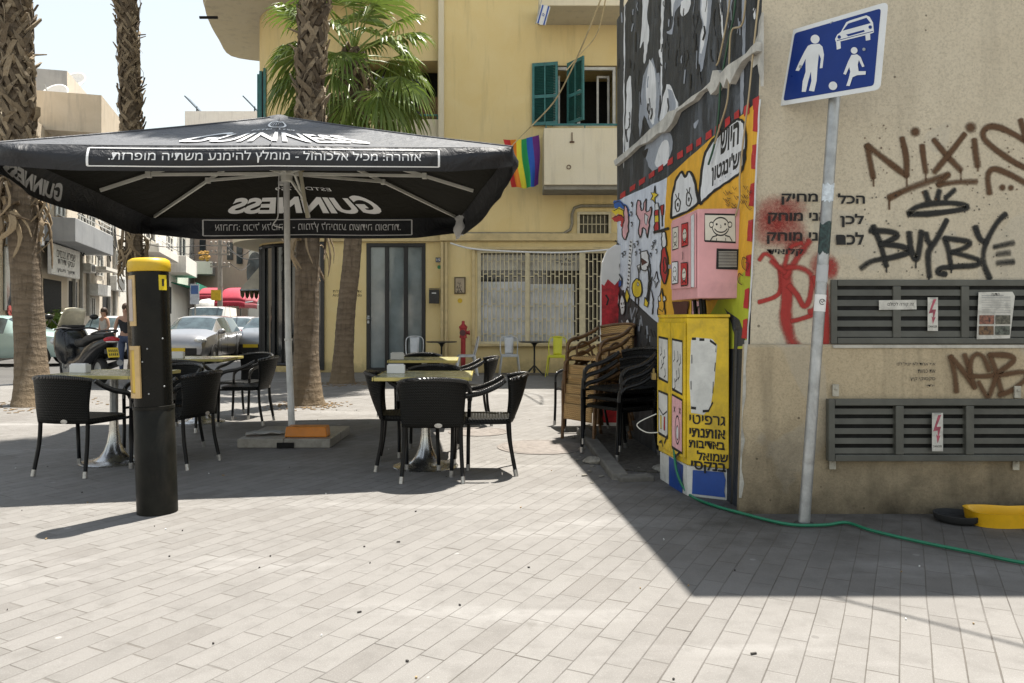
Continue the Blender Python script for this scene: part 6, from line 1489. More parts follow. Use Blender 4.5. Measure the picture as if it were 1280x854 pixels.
    if shag:
        b = MB(); at_ = []
        for i in range(shag[2]):
            z = rnd.uniform(shag[0], shag[1]); a = rnd.uniform(0, 2 * math.pi); c = at(z); v = Vector((math.cos(a), math.sin(a), 0)); s = Vector((-v.y, v.x, 0)); r0 = rr(z); Ln = rnd.uniform(.2, .62); k0 = len(b.v)
            pts_ = [c + v * (r0 + .01), c + v * (r0 + rnd.uniform(.05, .14)) + Vector((0, 0, rnd.uniform(-.02, .08))), c + v * (r0 + rnd.uniform(.06, .20)) + s * rnd.uniform(-.15, .15) - Vector((0, 0, Ln * .5)), c + v * (r0 + rnd.uniform(.03, .17)) + s * rnd.uniform(-.25, .25) - Vector((0, 0, Ln))]
            w = rnd.uniform(.015, .06); b.tube(bez(pts_, 3), [w] * 4 + [w * .9] * 3 + [w * .6] * 2 + [w * .2], 5, flat=.45); at_ += [rnd.random()] * (len(b.v) - k0)
        b.attr = {'a': at_}; b.obj('dead_leaf', M['dead'], t, world=True, smooth=60)
    if crown:
        cz, nf, pet, Rr, sg = crown; top = at(zmax); b = MB()
        for i in range(nf):
            az = i * 2.39996 + rnd.uniform(-.2, .2); el = R(80 - 115 * ((i + .5) / nf) ** .9); d = Vector((math.cos(az) * math.cos(el), math.sin(az) * math.cos(el), math.sin(el))); fan(b, top + Vector((0, 0, -.3 * i / nf)), d, rnd, pet * rnd.uniform(.85, 1.1), Rr * rnd.uniform(.85, 1.1), sg, 210, .7)
        b.obj('crown', M['leaf'], t, world=True)
    return t, at, rnd
def palms():
    b0 = G(42, 507); palm('thick palm trunk at the far left edge behind the left wicker chairs', b0, [b0, P(36, 400, 11.15), P(24, 200, 11.1), P(17, 0, 11.1), Vector((-7.35, 11.1, 9.5)), Vector((-7.4, 11.1, 12.0))], .20, 3.55, (2.5, 3.5, 60), (12, 26, 1.0, .85, 14), 3)
    b0 = G(168, 469); b0 = Vector((-8.2, 16.9, 0)); palm('palm trunk behind the scooter and the black and yellow post', b0, [b0, P(168, 330, 16.8), P(164, 150, 16.7), P(159, 0, 16.6), Vector((-8.35, 16.6, 11)), Vector((-8.3, 16.6, 13.5))], .185, 3.3, (2.3, 3.2, 45), (13, 24, 1.0, .85, 12), 5)
    b0 = G(384, 506); palm('palm trunk right behind the white parasol pole', b0, [b0, P(383, 400, 11.2), P(388, 200, 11.3), P(394, 0, 11.35), Vector((-2.45, 11.4, 9.5)), Vector((-1.15, 11.35, 13.6))], .172, 2.6, (2.3, 2.6, 14), (12, 28, 1.15, 1.0, 18), 9)
    # the low fan palm with its whole crown in view
    b0 = G(428, 479); Y = b0.y; top = P(441, 62, Y)
    t, at, rnd = palm('leaning fan palm with a full green crown in front of the yellow building', b0, [b0, P(432, 400, Y), P(440, 320, Y), P(447, 180, Y), P(446, 110, Y), top], .175, 4.5, (4.6, 6.2, 40), None, 14)
    for i in range(42):
        az = i * 2.39996 + rnd.uniform(-.25, .25); f = (i + .5) / 42; el = R(84 - 142 * f ** .85)
        d = Vector((math.cos(az) * math.cos(el), math.sin(az) * math.cos(el), math.sin(el))); b = MB()
        fan(b, top + Vector((0, 0, .1 - .55 * f)) + Vector((d.x, d.y, 0)) * .10, d, rnd, rnd.uniform(.85, 1.25) * (1 - .1 * f), rnd.uniform(.88, 1.15), 24, 185, .6 + .85 * f, .3 + .4 * rnd.random())
        b.obj('frond', M['leaf_dry'] if f > .93 else M['leaf'], t, world=True)
    b = MB(); at_ = []
    for i in range(26):                                  # bristly sheath under the crown
        a = rnd.uniform(0, 6.28); k0 = len(b.v); c = at(top.z - rnd.uniform(0, .9)); v = Vector((math.cos(a), math.sin(a), 0)); b.tube([c + v * .12, c + v * .26 + Vector((0, 0, .1)), c + v * .36 + Vector((0, 0, .12 - rnd.random() * .5))], [.03, .02, .008], 5); at_ += [rnd.random() * .5] * (len(b.v) - k0)
    b.attr = {'a': at_}; b.obj('leaf_sheath', M['boot'], t, world=True)
    # bark litter at the foot of two palms
    rnd = random.Random(77); b = MB()
    for c, r in ((G(384, 507), .5), (G(42, 507), .8), (G(428, 480), .5)):
        for i in range(160):
            a = rnd.uniform(0, 6.28); q = r * (.5 + .8 * rnd.random() ** 1.5); s = rnd.uniform(.008, .03); p = c + Vector((math.cos(a) * q, math.sin(a) * q, .006)); b.box(p, (s * 2, s, .006), rnd.uniform(0, 3))
    tag(b.obj('bark_litter', mat('litter', (.24, .16, .08), .9, var=.4)), kind='stuff')
palms()

# ------------------------------------------------------------------ street: buildings, cars, scooter, people
SD = Vector((-.2873, .9578, 0)); SN = Vector((.9578, .2873, 0))
def fY(px): return -9.2 / ((px - CX) / FOC + .3)
def fpos(Y, z=0.0, out=0.0): return Vector((-9.2 - .3 * Y, Y, z)) + SN * out
FROT = math.atan2(SD.y, SD.x)
def fbox(b, px0, px1, y0, y1, d0, d1):
    """box on the street facade measured between photo columns px0..px1 and rows y0..y1, from d0 to d1 metres out of the wall"""
    Y0, Y1 = fY(px0), fY(px1); Ym = (Y0 + Y1) / 2; zt, zb = CAM_H - (y0 - HY) / FOC * Ym, CAM_H - (y1 - HY) / FOC * Ym
    a, c = fpos(Y0), fpos(Y1); m = (a + c) / 2 + SN * (d0 + d1) / 2; b.box((m.x, m.y, (zt + zb) / 2), ((c - a).length, abs(d1 - d0), zt - zb), FROT)
M['cream_wall'] = m_stucco('cream_render', (.66, .58, .47), (.74, .66, .55), .5, zref=-.2, speck=.2); M['tan_wall'] = m_stucco('tan_render', (.60, .50, .37), (.68, .58, .45), .5, zref=-.2, speck=.2)
M['pale_wall'] = m_stucco('pale_render', (.74, .69, .61), (.80, .76, .68), .45, zref=-.2, speck=.15); M['pink_wall'] = m_stucco('pinkish_render', (.68, .52, .41), (.74, .58, .46), .3, zref=-10, speck=.15); M['grey_wall'] = m_stucco('grey_render', (.30, .31, .32), (.38, .385, .39), .5, zref=-10, speck=.2)
M['win'] = mat('street_window', (.05, .06, .065), .12, var=.6, vscale=1.2)
def street_buildings():
    def block(name, label, Y0, Y1, h, m, depth=9, out=0.0):
        a = fpos(Y0, 0, out); t = thing(name, label, 'building', a); b = MB(); c = fpos(Y1, 0, out); n = -SN * depth
        b.prism([a, c, c + n, a + n], (0, 0, h)); b.obj('wall', m, t, world=True); return t
    def win(t, r, m=None, fr=True, d=.0):
        b = MB(); fbox(b, *r, d - .05, d + .02); w = b.obj('window', m or M['win'], t, world=True)
        if fr:
            b = MB(); x0, x1, y0, y1 = r; e = (x1 - x0) * .09 + .25
            for q in ((x0, x0 + e, y0, y1), (x1 - e, x1, y0, y1), (x0 + e, x1 - e, y0, y0 + .9), (x0 + e, x1 - e, y1 - .9, y1), ((x0 + x1) / 2 - e * .4, (x0 + x1) / 2 + e * .4, y0 + .9, y1 - .9)): fbox(b, *q, d + .01, d + .06)
            b.obj('window_frame', M['frame_white'], w)
    def balc(t, r, out, m, rail=None):
        b = MB(); fbox(b, *r, 0, out); k = b.obj('balcony', m, t, world=True, bevel=.02)
        if rail:
            b = MB(); x0, x1, y0, y1 = rail
            for i in range(3): y = y0 + (y1 - y0) * i / 2; fbox(b, x0, x1, y, y + .9, out - .08, out - .03)
            for i in range(5): x = x0 + (x1 - x0) * i / 4; fbox(b, x - .2, x + .2, y0, y1, out - .08, out - .03)
            b.obj('railing', M['white_paint'], k)
        return k
    def acu(t, r, out=.45):
        b = MB(); fbox(b, *r, .08, out); k = b.obj('cooling_unit', M['white_paint'], t, world=True, bevel=.02); x0, x1, y0, y1 = r; b = MB(); fbox(b, x0 + (x1 - x0) * .15, x0 + (x1 - x0) * .75, y0 + (y1 - y0) * .15, y1 - (y1 - y0) * .15, out, out + .02); b.obj('fan_grille', mat('unit_grille', (.16, .16, .15), .6), k)
    # nearest block at the far left
    A = block('street_building', 'tan three-storey building with a shop sign and white balcony behind the left palm', 17, fY(84), 8.7, M['tan_wall'])
    balc(A, (50, 106, 284, 311), 1.2, M['grey_wall'], (56, 105, 272, 284)); balc(A, (-40, 14, 250, 300), 1.0, M['grey_wall'], (-40, 12, 236, 250))
    win(A, (2, 16, 180, 238)); win(A, (52, 62, 208, 262)); win(A, (68, 80, 220, 270)); win(A, (4, 24, 310, 388), M['win']); win(A, (54, 76, 350, 392), M['hole'], False)
    b = MB(); fbox(b, 50, 87, 309, 346, .25, .40); sgn = b.obj('shop_sign', mat('shop_sign_white', (.66, .65, .61), .5, dirt=.15), A, world=True, bevel=.02)
    b = MB()
    for s, py, w, hh in (('שפירא נכסים', 320, 1.7, .30), ('עסקי ודירות', 330, 1.5, .28), ('תיווך ויעוץ', 340, 1.6, .17)):
        Y = (fY(50) + fY(86)) / 2; o = fpos(Y, CAM_H - (py - HY) / FOC * Y, .41); put_text(b, heb(s), lambda u, v: o + SD * u * 1.5 + Vector((0, 0, v)), fit=(w * 1.1, hh), bold=.01)
    b.obj('sign_lettering', M['black_ink'], sgn)
    b = MB(); rnd = random.Random(3)
    for i in range(9):
        Y = rnd.uniform(25, 27.4); z = rnd.uniform(1.1, 1.9); pts = [(0, 0), (rnd.uniform(.2, .6), rnd.uniform(-.4, .4)), (rnd.uniform(.3, .9), rnd.uniform(-.5, .5)), (rnd.uniform(0, .5), rnd.uniform(-.6, .2))]; v, f = stroke2d(bez2(pts, 4), .16); b.add([fpos(Y, z, .06 + i * .002) + SD * p.x + Vector((0, 0, p.y)) for p in v], f)
    b.obj('wall_graffiti', mat('graffiti_red', (.35, .06, .05), .7, var=.6, vscale=2), A, world=True)
    b = MB()
    for i in range(4): fbox(b, 40, 86, 152 + i * 4.5, 153 + i * 4.5, -.9, -.84)
    for x in (44, 60, 76): fbox(b, x, x + .8, 152, 172, -.9, -.84)
    b.obj('roof_railing', M['white_paint'], A, world=True)
    B2 = block('street_building', 'tall cream building with a grey end wall and drain pipes, behind the tan building', fY(84), fY(149), 11.9, M['cream_wall'], 7)
    b = MB(); a = fpos(fY(84), 0, .0); n = -SN * 7; b.quad(a + Vector((0, 0, 8.7)) - SD * .02, a + n + Vector((0, 0, 8.7)) - SD * .02, a + n + Vector((0, 0, 11.9)) - SD * .02, a + Vector((0, 0, 11.9)) - SD * .02); b.obj('end_wall', M['grey_wall'], B2, world=True)
    win(B2, (119, 128, 292, 345)); win(B2, (96, 104, 205, 250)); win(B2, (130, 140, 210, 255)); win(B2, (88, 97, 215, 255)); acu(B2, (142, 152, 315, 332)); acu(B2, (134, 148, 346, 364)); win(B2, (86, 96, 352, 394), M['hole'], False); win(B2, (128, 134, 362, 396), M['hole'], False)
    for r in ((109, 116, 300, 330), (109, 117, 252, 284), (136, 144, 268, 300), (98, 106, 268, 318), (112, 118, 372, 396)): win(B2, r)
    for r in ((100, 107, 330, 341), (128, 137, 240, 252), (86, 93, 290, 300)): acu(B2, r)
    b = MB(); rr_ = random.Random(4)
    for i in range(9): x = 84 + 7 * i; b.tube(bez([fpos(fY(x), 5.2 + rr_.uniform(-.8, 1.2), .12), fpos(fY(x + 4), 4.6 + rr_.uniform(-.6, .8), .3), fpos(fY(x + 8), 5.2 + rr_.uniform(-.8, 1.2), .12)], 5), .03, 4)
    b.obj('wall_cable', M['rubber'], B2, world=True)
    b = MB()
    for x in (90, 99, 108, 134, 141): fbox(b, x, x + .8, 285, 395, .02, .14)
    fbox(b, 108, 126, 288, 291, .02, .16); b.obj('drain_pipe', mat('pipe_grey', (.42, .40, .36), .6), B2, world=True)
    b = MB(); fbox(b, 108, 125, 356, 370, .1, .5); b.obj('junction_box', M['white_paint'], B2, world=True, bevel=.02)
    b = MB(); fbox(b, 106, 122, 335, 339, 0, .9); b.obj('shop_canopy', M['pale_wall'], B2, world=True)
    C2 = block('street_building', 'pale building with stacked balconies and drying laundry, left of the street end', fY(149), fY(206), 11.3, M['pale_wall'])
    balc(C2, (176, 204, 312, 322), 1.1, M['pale_wall'], (176, 203, 303, 312)); win(C2, (158, 168, 290, 330)); win(C2, (180, 194, 262, 300)); win(C2, (160, 172, 345, 392), M['hole'], False); win(C2, (182, 200, 340, 390), M['win'])
    D2 = block('street_building', 'cream building with white box balconies and a green awning at the end of the street', fY(206), fY(243), 12.4, M['pale_wall'])
    balc(D2, (205, 222, 324, 344), 1.6, M['pale_wall']); balc(D2, (236, 250, 331, 346), 2.2, M['pale_wall']); win(D2, (208, 216, 296, 322)); win(D2, (222, 232, 296, 322)); win(D2, (238, 246, 318, 331)); win(D2, (206, 214, 358, 392), M['hole'], False)
    b = MB(); c = fpos(fY(226), 7.1, 1.9)
    rnd = random.Random(6)
    for i in range(26): b.ball(c + SD * rnd.uniform(-2.4, 2.4) + SN * rnd.uniform(-.3, .5) + Vector((0, 0, rnd.uniform(-.35, .35))), rnd.uniform(.08, .2), 7, 5)
    o = b.obj('flower_box', mat('flowers', (.40, .22, .04), .8, var=.8, vscale=3), D2, world=True)
    b = MB(); b.prism([fpos(64, 4.3, .0), fpos(76, 4.3, .0), fpos(76, 3.9, 1.8), fpos(64, 3.9, 1.8)], (0, 0, .10)); fbox(b, 217, 238, 357, 368, 1.75, 1.85); b.obj('green_awning', mat('awning_green', (.01, .22, .13), .7), D2, world=True)
    # cross building closing the street
    def cross(name, label, px0, px1, ytop, Y, m, d=8):
        a, c = P(px0, HY, Y), P(px1, HY, Y); z = CAM_H - (ytop - HY) / FOC * Y; t = thing(name, label, 'building', (a.x, Y, 0)); b = MB(); b.box(((a.x + c.x) / 2, Y + d / 2, z / 2), (c.x - a.x, d, z)); b.obj('wall', m, t, world=True); return t
    E2 = cross('street_building', 'pinkish brown building closing the end of the street', 243, 312, 186, 80, M['pink_wall'])
    b = MB()
    for x, y0, y1 in ((250, 300, 322), (296, 300, 330), (284, 303, 325)): a, c = P(x, y1, 79.9), P(x + 7, y0, 79.9); b.box(((a.x + c.x) / 2, 79.9, (a.z + c.z) / 2), (c.x - a.x, .2, c.z - a.z))
    b.obj('window', M['win'], E2, world=True)
    F2 = cross('street_building', 'narrow white building with an oval window at the end of the street', 311, 345, 200, 74, M['pale_wall'])
    b = MB(); q = P(319, 340, 73.9); b.lathe([(.8, 0), (.8, .12), (.01, .13)], 20, q, Matrix.Rotation(R(90), 3, 'X') @ Matrix.Diagonal((1, 2.4, 1))); b.obj('oval_window', M['win'], F2, world=True)
    b = MB()
    for y in (305, 355): q = P(325, y, 73.8); b.box(q, (2.4, .4, .35))
    b.obj('cornice', M['cream_wall'], F2, world=True)
    G2 = cross('street_building', 'white flat-roofed building rising behind the black parasol', 231, 346, 139, 96, M['pale_wall'])
    b = MB()
    for x in (240, 313):
        q = P(x, 132, 96); b.box(q + Vector((0, 1, .2)), (3.0, 1.6, .14), Matrix.Rotation(R(46), 3, 'Y')); b.box(q + Vector((.2, 1, -.6)), (.15, .15, 1.5))
    b.obj('solar_panel', M['win'], G2, world=True)
    # dishes
    def dish(px, py, Y, r, label):
        q = P(px, py, Y); t = thing('satellite_dish', label, 'satellite dish', (q.x, q.y, q.z - r * 1.2), 0, 'satellite dishes on the left roofs'); rot = Matrix.Rotation(R(-12), 3, 'Y') @ Matrix.Rotation(R(58), 3, 'X')
        b = MB(); b.lathe([(r * k / 8, r * .22 * (k / 8) ** 2) for k in range(1, 9)] , 24, (0, 0, r * 1.2), rot, caps=False); b.obj('reflector', M['white'], t, smooth=180, solid=.02)
        b = MB(); b.tube([(0, 0, 0), (0, 0, r * 1.15)], .04, 6); a = Vector((0, 0, r * 1.2)) + rot @ Vector((0, -r * .9, r * .2)); b.tube([a, Vector((0, 0, r * 1.2)) + rot @ Vector((0, 0, r * 1.1))], .025, 6); b.obj('mast', M['steel'], t)
    dish(69, 122, 31, .62, 'lower satellite dish on the tan roof by the left palm'); dish(93, 105, 36, .62, 'upper satellite dish on the cream roof, right of the left palm')
    b = MB(); a = P(52, 160, 29.6); b.box((a.x - .2, a.y + 2.2, 9.35), (3.2, 4.0, 1.5), FROT - R(90)); tag(b.obj('roof_hut', M['tan_wall']), 'tan roof hut under the satellite dishes, partly behind the left palm', 'roof hut')
    # street furniture far off
    q = P(275, 0, 44); t = thing('utility_pole', 'tall grey utility pole with wires and a small yellow sign', 'pole', (q.x, q.y, -.12)); b = MB(); b.tube([(0, 0, 0), (0, 0, 5.9)], [.16, .11], 10); 
    for z in (4.4, 5.1, 5.6): b.box((0, 0, z), (1.1, .1, .1))
    for x in (-.5, .5, -.25, .25):
        for z in (4.5, 5.2, 5.7): b.lathe([(.05, 0), (.07, .1), (.03, .16)], 8, (x, 0, z))
    b.obj('mast', mat('pole_wood', (.34, .31, .27), .8, var=.2), t, smooth=40); b = MB(); b.box((-.15, -.2, 2.75), (.55, .05, .6)); b.obj('yellow_sign', mat('road_sign_yellow', (.70, .48, .03), .5), t)
    b = MB()
    for (x, z), e in (((-.5, 5.5), P(120, 285, 40)), ((.5, 5.2), P(330, 296, 30)), ((.2, 5.7), P(345, 320, 24)), ((-.3, 5.0), P(200, 300, 60)), ((.5, 4.5), P(312, 330, 70))):
        a = Vector((q.x + x, q.y, z)); mid = (a + e) / 2 + Vector((0, 0, -.5)); b.tube(bez([a, mid, e], 6), .022, 4)
    b.obj('wire', M['rubber'], t, world=True)
    q = P(244, 0, 36); t = thing('road_sign', 'white and blue rectangular road sign on a pole behind the parked cars', 'sign', (q.x, q.y, -.12)); b = MB(); b.tube([(0, 0, 0), (0, 0, 3.1)], .04, 8); b.obj('pole', M['steel'], t); b = MB(); b.box((0, -.06, 2.55), (.42, .03, .95)); sp_ = b.obj('sign_plate', mat('road_sign_white', (.55, .60, .66), .5), t); b = MB(); b.box((0, -.077, 2.75), (.34, .006, .40)); b.obj('blue_field', mat('road_sign_blue', (.08, .16, .38), .5), sp_)
    def awn(px0, px1, y0, y1, Y, m, label, bulge=.4):
        a, c = P(px0, y1, Y), P(px1, y0, Y); t = thing('shop_awning', label, 'awning', (a.x, Y, a.z)); w, h = c.x - a.x, c.z - a.z; b = MB()
        b.grid(17, 8, lambda u, v: Vector((w * u, -1.4 * (1 - v) ** .8 * 1.0, h * (.22 + .78 * (1 - (1 - v) ** 2)) * (1 - bulge * (2 * u - 1) ** 4)))); b.grid(33, 2, lambda u, v: Vector((w * u, -1.4 + .01, h * .22 * (1 - bulge * (2 * u - 1) ** 4) - v * (.28 + .08 * abs(math.sin(u * 40))))))
        b.obj('fabric', m, t, smooth=60, solid=.02); b = MB(); b.tube([(0, -1.35, .1), (0, 0, .2)], .03, 6); b.tube([(w, -1.35, .1), (w, 0, .2)], .03, 6); b.tube([(w * .5, -1.3, .1), (w * .5, -1.3, -a.z)], .04, 6); b.obj('awning_frame', M['steel'], t)
    awn(279, 316, 360, 381, 46, mat('awning_red', (.42, .03, .06), .7, var=.15), 'red domed awning beyond the parked cars', .35); awn(308, 330, 363, 384, 50, mat('awning_pink', (.55, .16, .18), .7, var=.2), 'faded pink awning right of the red one', .2); awn(257, 280, 360, 372, 55, mat('awning_dark_red', (.35, .03, .05), .7), 'dark red flat awning behind the utility pole', .05)
    q = P(261, 0, 50); t = thing('street_kiosk', 'white rounded street kiosk behind the parked cars', 'kiosk', (q.x, q.y, -.12)); b = MB(); b.lathe([(.75, 0), (.75, 2.0), (.82, 2.05), (.75, 2.4), (.45, 2.65), (.02, 2.72)], 20); b.obj('shell', M['white_paint'], t, smooth=50); b = MB(); b.box((0, -.74, 1.3), (.7, .06, .9)); b.obj('window', M['win'], t)
    q = P(270, 0, 62); t = thing('ornate_fence', 'patterned dark metal fence across the street end', 'fence', (q.x - 2.2, q.y, 0)); b = MB()
    for i in range(4):
        for k in range(2): b.lathe([(.35, 0), (.42, .03), (.35, .06), (.28, .03), (.35, 0)], 16, (.5 + i * 1.0, 0, .6 + k * 1.0), Matrix.Rotation(R(90), 3, 'X'), caps=False)
    for x in (0, 1, 2, 3, 4.2): b.box((x, 0, 1.1), (.08, .08, 2.2))
    for z in (.1, 2.15): b.box((2.1, 0, z), (4.2, .06, .08))
    b.obj('fence_panel', mat('fence_dark', (.08, .075, .06), .6), t)
    q = P(63, 0, 30.5); t = thing('potted_shrub', 'bright green shrub in front of the dark shop opening at the left', 'shrub', (q.x + .3, q.y, 0)); rnd = random.Random(31)
    b = MB(); b.lathe([(.25, 0), (.32, .5), (.30, .5), (.28, .42)], 14, caps=False); b.obj('pot', mat('terracotta', (.30, .12, .06), .8), t); b = MB(); at_ = []
    for i in range(420):
        d = Vector((rnd.gauss(0, 1), rnd.gauss(0, 1), rnd.gauss(0, 1))).normalized() * rnd.uniform(.25, .62) ; c = Vector((d.x, d.y, 1.05 + d.z * 1.1)); s = d.orthogonal().normalized() * .09; u = d.cross(s).normalized() * .05; b.add([c - s, c + u, c + s, c - u], [(0, 1, 2, 3)]); at_ += [rnd.random()] * 4
    b.attr = {'a': at_}; b.obj('foliage', m_leaf('shrub_leaf', (.06, .13, .02), (.22, .32, .06)), t)
street_buildings()

def make_car(name, label, paint, L=4.0, W=1.72, H=1.48, van=False, tint=None):
    t = thing(name, label, 'van' if van else 'car'); glass = tint or M['car_glass']
    # stations: y, low, belt, roof, half belt, half roof, kind (c = cabin, w = screen slope, b = bonnet)
    h2 = L / 2
    if not van: st = [(-h2, .42, .78, .80, .70, .60, 'b'), (-h2 + .08, .30, .92, .98, .80, .64, 'b'), (-h2 + .22, .27, .96, 1.06, .84, .66, 'w'), (-h2 + .50, .25, .97, H - .08, .85, .60, 'w'), (-h2 + .62, .24, .97, H - .02, .855, .60, 'p'), (-h2 + 1.5, .24, .95, H, .86, .62, 'c'), (-h2 + 1.60, .24, .95, H, .86, .62, 'p'), (-h2 + 2.22, .24, .95, H - .03, .86, .61, 'c'), (-h2 + 2.36, .24, .95, H - .07, .86, .60, 'w'), (-h2 + 3.02, .25, .95, 1.06, .86, .68, 'w'), (-h2 + 3.14, .26, .93, 1.02, .855, .66, 'b'), (h2 - .30, .27, .84, .93, .83, .62, 'b'), (h2 - .10, .27, .76, .84, .77, .56, 'b'), (h2 - .01, .28, .64, .70, .72, .50, 'b'), (h2, .36, .52, .56, .66, .44, 'b')]
    else: st = [(-h2, .40, 1.0, H - .1, .78, .70, 'b'), (-h2 + .06, .30, 1.05, H - .02, .82, .74, 'b'), (-h2 + 1.6, .28, 1.05, H, .84, .76, 'b'), (-h2 + 1.7, .28, 1.05, H, .84, .76, 'c'), (-h2 + 2.6, .28, 1.02, H - .05, .84, .72, 'p'), (-h2 + 2.7, .28, 1.02, H - .08, .84, .70, 'w'), (-h2 + 3.35, .28, 1.0, 1.12, .82, .68, 'w'), (h2 - .15, .30, .85, .95, .76, .60, 'b'), (h2, .38, .62, .70, .66, .50, 'b')]
    s = W / 1.72
    b = MB(); rows = []
    for y, lo, be, ro, hb, hr, k in st:
        hw = hb * s; pr = [(hw * .90, lo), (hw * .985, lo + .14), (hw * 1.0, (lo + be) / 2 + .04), (hw * .975, be), (hr * s, ro - .045), (hr * s * .72, ro), (0, ro + .015)]
        rows.append([Vector((x, y, z)) for x, z in pr] + [Vector((-x, y, z)) for x, z in pr[-2::-1]])
    n = 13; vs_ = [p for r in rows for p in r]; body, gl = [], []
    for i in range(len(st) - 1):
        k0, k1 = st[i][6], st[i + 1][6]
        for j in range(n - 1):
            f = (i * n + j, i * n + j + 1, (i + 1) * n + j + 1, (i + 1) * n + j); cab = j in (3, 8); top = j in (4, 5, 6, 7)
            scr = (k0 == 'w' and k1 == 'w')
            isg = (cab and k1 in 'c' and not scr) or (cab and k0 in 'cp' and k1 in 'c') or (top and scr) or (cab and ((k0 == 'p' and k1 == 'w') or (k0 == 'w' and k1 == 'p')) and not van) or (cab and k0 == 'c' and k1 == 'w')
            (gl if isg else body).append(f)
    ends = [tuple(range(n))[::-1], tuple(range((len(st) - 1) * n, len(st) * n))]; und = [(i * n, (i + 1) * n, (i + 1) * n + n - 1, i * n + n - 1) for i in range(len(st) - 1)]
    b.v = [Vector(p) for p in vs_]; b.f = [list(f) for f in body + ends + und]; b.mi = [0] * len(b.f); b.obj('body', paint, t, smooth=38)
    b = MB(); b.v = [Vector(p) for p in vs_]; b.f = [list(f) for f in gl]; b.mi = [0] * len(gl); us = sorted({q for f in gl for q in f}); mp = {q: k for k, q in enumerate(us)}; b.v = [b.v[q] for q in us]; b.f = [[mp[q] for q in f] for f in gl]; b.obj('window', glass, t, smooth=38)
    for sx in (-1, 1):
        for wy in (-h2 + .72, h2 - .82):
            rot = Matrix.Rotation(R(90 * sx), 3, 'Y'); b = MB(); b.lathe([(.20, -.10), (.30, -.10), (.315, -.06), (.315, .06), (.30, .095), (.20, .10)], 24, (sx * (W / 2 - .10), wy, .315), rot, caps=False); tyre = b.obj('wheel', M['rubber'], t, smooth=40)
            b = MB(); b.lathe([(.20, .085), (.185, .06), (.05, .075), (.01, .078)], 20, (sx * (W / 2 - .10), wy, .315), rot, caps=False); b.obj('rim', M['steel'], tyre, smooth=40)
            b = MB(); b.lathe([(.355, -.02), (.355, .105), (.33, .106), (.01, .09)], 24, (sx * (W / 2 - .125), wy, .33), rot, caps=False); b.obj('wheel_arch', M['rubber'], t)
        b = MB(); y1 = h2 - .10; b.ball((sx * .62 * s, y1 - .06, .74), (.19, .17, .10), 12, 8); b.obj('headlight', M['lamp_clear'], t, smooth=180)
        b = MB(); b.ball((sx * .70 * s, -h2 + .05, .86), (.10, .07, .15), 10, 8); b.obj('tail_light', M['lamp_red'], t, smooth=180)
        b = MB(); b.ball((sx * (W / 2 + .06), h2 - 1.22, .99), (.12, .07, .085), 10, 8); b.obj('side_mirror', paint, t, smooth=180)
        b = MB(); b.box((sx * (W / 2 - .006), -.15, .80), (.03, .16, .03)); b.obj('door_handle', M['chrome'], t, bevel=.005)
        b = MB()
        for yy in (h2 - 1.42, -.02, -h2 + 1.02): b.bar((sx * (W / 2 - .004), yy, .32), (sx * (W / 2 - .012), yy + .02, .90), .012, .012)
        b.obj('door_seam', M['rubber'], t)
    b = MB(); b.box((0, h2 - .035, .42), (1.15 * s, .10, .20)); b.box((0, h2 - .06, .66), (.70 * s, .10, .09)); b.obj('grille', M['rubber'], t, bevel=.02); b = MB(); b.box((0, h2 - .06, .28), (1.4 * s, .16, .09)); b.obj('bumper_lip', M['rubber'], t, bevel=.02); b = MB(); b.box((0, h2 + .02, .47), (.50, .02, .11)); b.obj('number_plate', M['plate_yellow'], t)
    return t
M['car_glass'] = m_glass_dark('car_glass', (.035, .05, .055), .05); M['lamp_clear'] = mat('lamp_clear', (.62, .64, .64), .12, .3); M['lamp_red'] = mat('lamp_red', (.45, .02, .03), .15); M['plate_yellow'] = mat('plate_yellow', (.70, .50, .02), .4)
def paint(name, c, metal=.0, rough=.22):
    t = NT(name); t.base(t.mix(t.rng(t.noise(3, 4), .3, .7, 0, 1), c, tuple(x * .88 for x in c))); t.rough(rough); t.b.inputs['Metallic'].default_value = metal; t.b.inputs['Coat Weight'].default_value = .8; t.b.inputs['Coat Roughness'].default_value = .05; return t.m
def cars():
    g = 'cars parked along the street'; z = -.124
    def put(label, pt, x, y, deg, **k):
        c = make_car('parked_car' if not k.get('van') else 'delivery_van', label, pt, **k); c.location = (x, y, z); c.rotation_euler = (0, 0, R(deg)); c['group'] = g; return c
    put('pale teal hatchback standing side on behind the left palm trunk', paint('paint_teal', (.40, .55, .53)), -15.0, 22.9, -86, L=4.1)
    put('white car behind the scooter, its windscreen facing the viewer', paint('paint_white', (.68, .69, .69)), -14.3, 27.4, 196)
    put('silver grey hatchback facing the viewer, right of the black and yellow post', paint('paint_silver', (.33, .33, .34), .5, .28), -9.95, 24.5, 184, L=4.1)
    put('small white car half hidden behind the silver grey hatchback', paint('paint_offwhite', (.55, .55, .55), .2), -11.0, 31.0, 186)
    put('grey car beside the dark rounded shop front, bonnet toward the viewer', paint('paint_graphite', (.26, .27, .28), .5, .28), -8.85, 28.0, 181, L=4.2)
    put('white delivery van behind the silver grey hatchback', paint('paint_van', (.70, .70, .69)), -14.6, 37.0, 188, L=4.6, W=1.85, H=2.0, van=True)
cars()

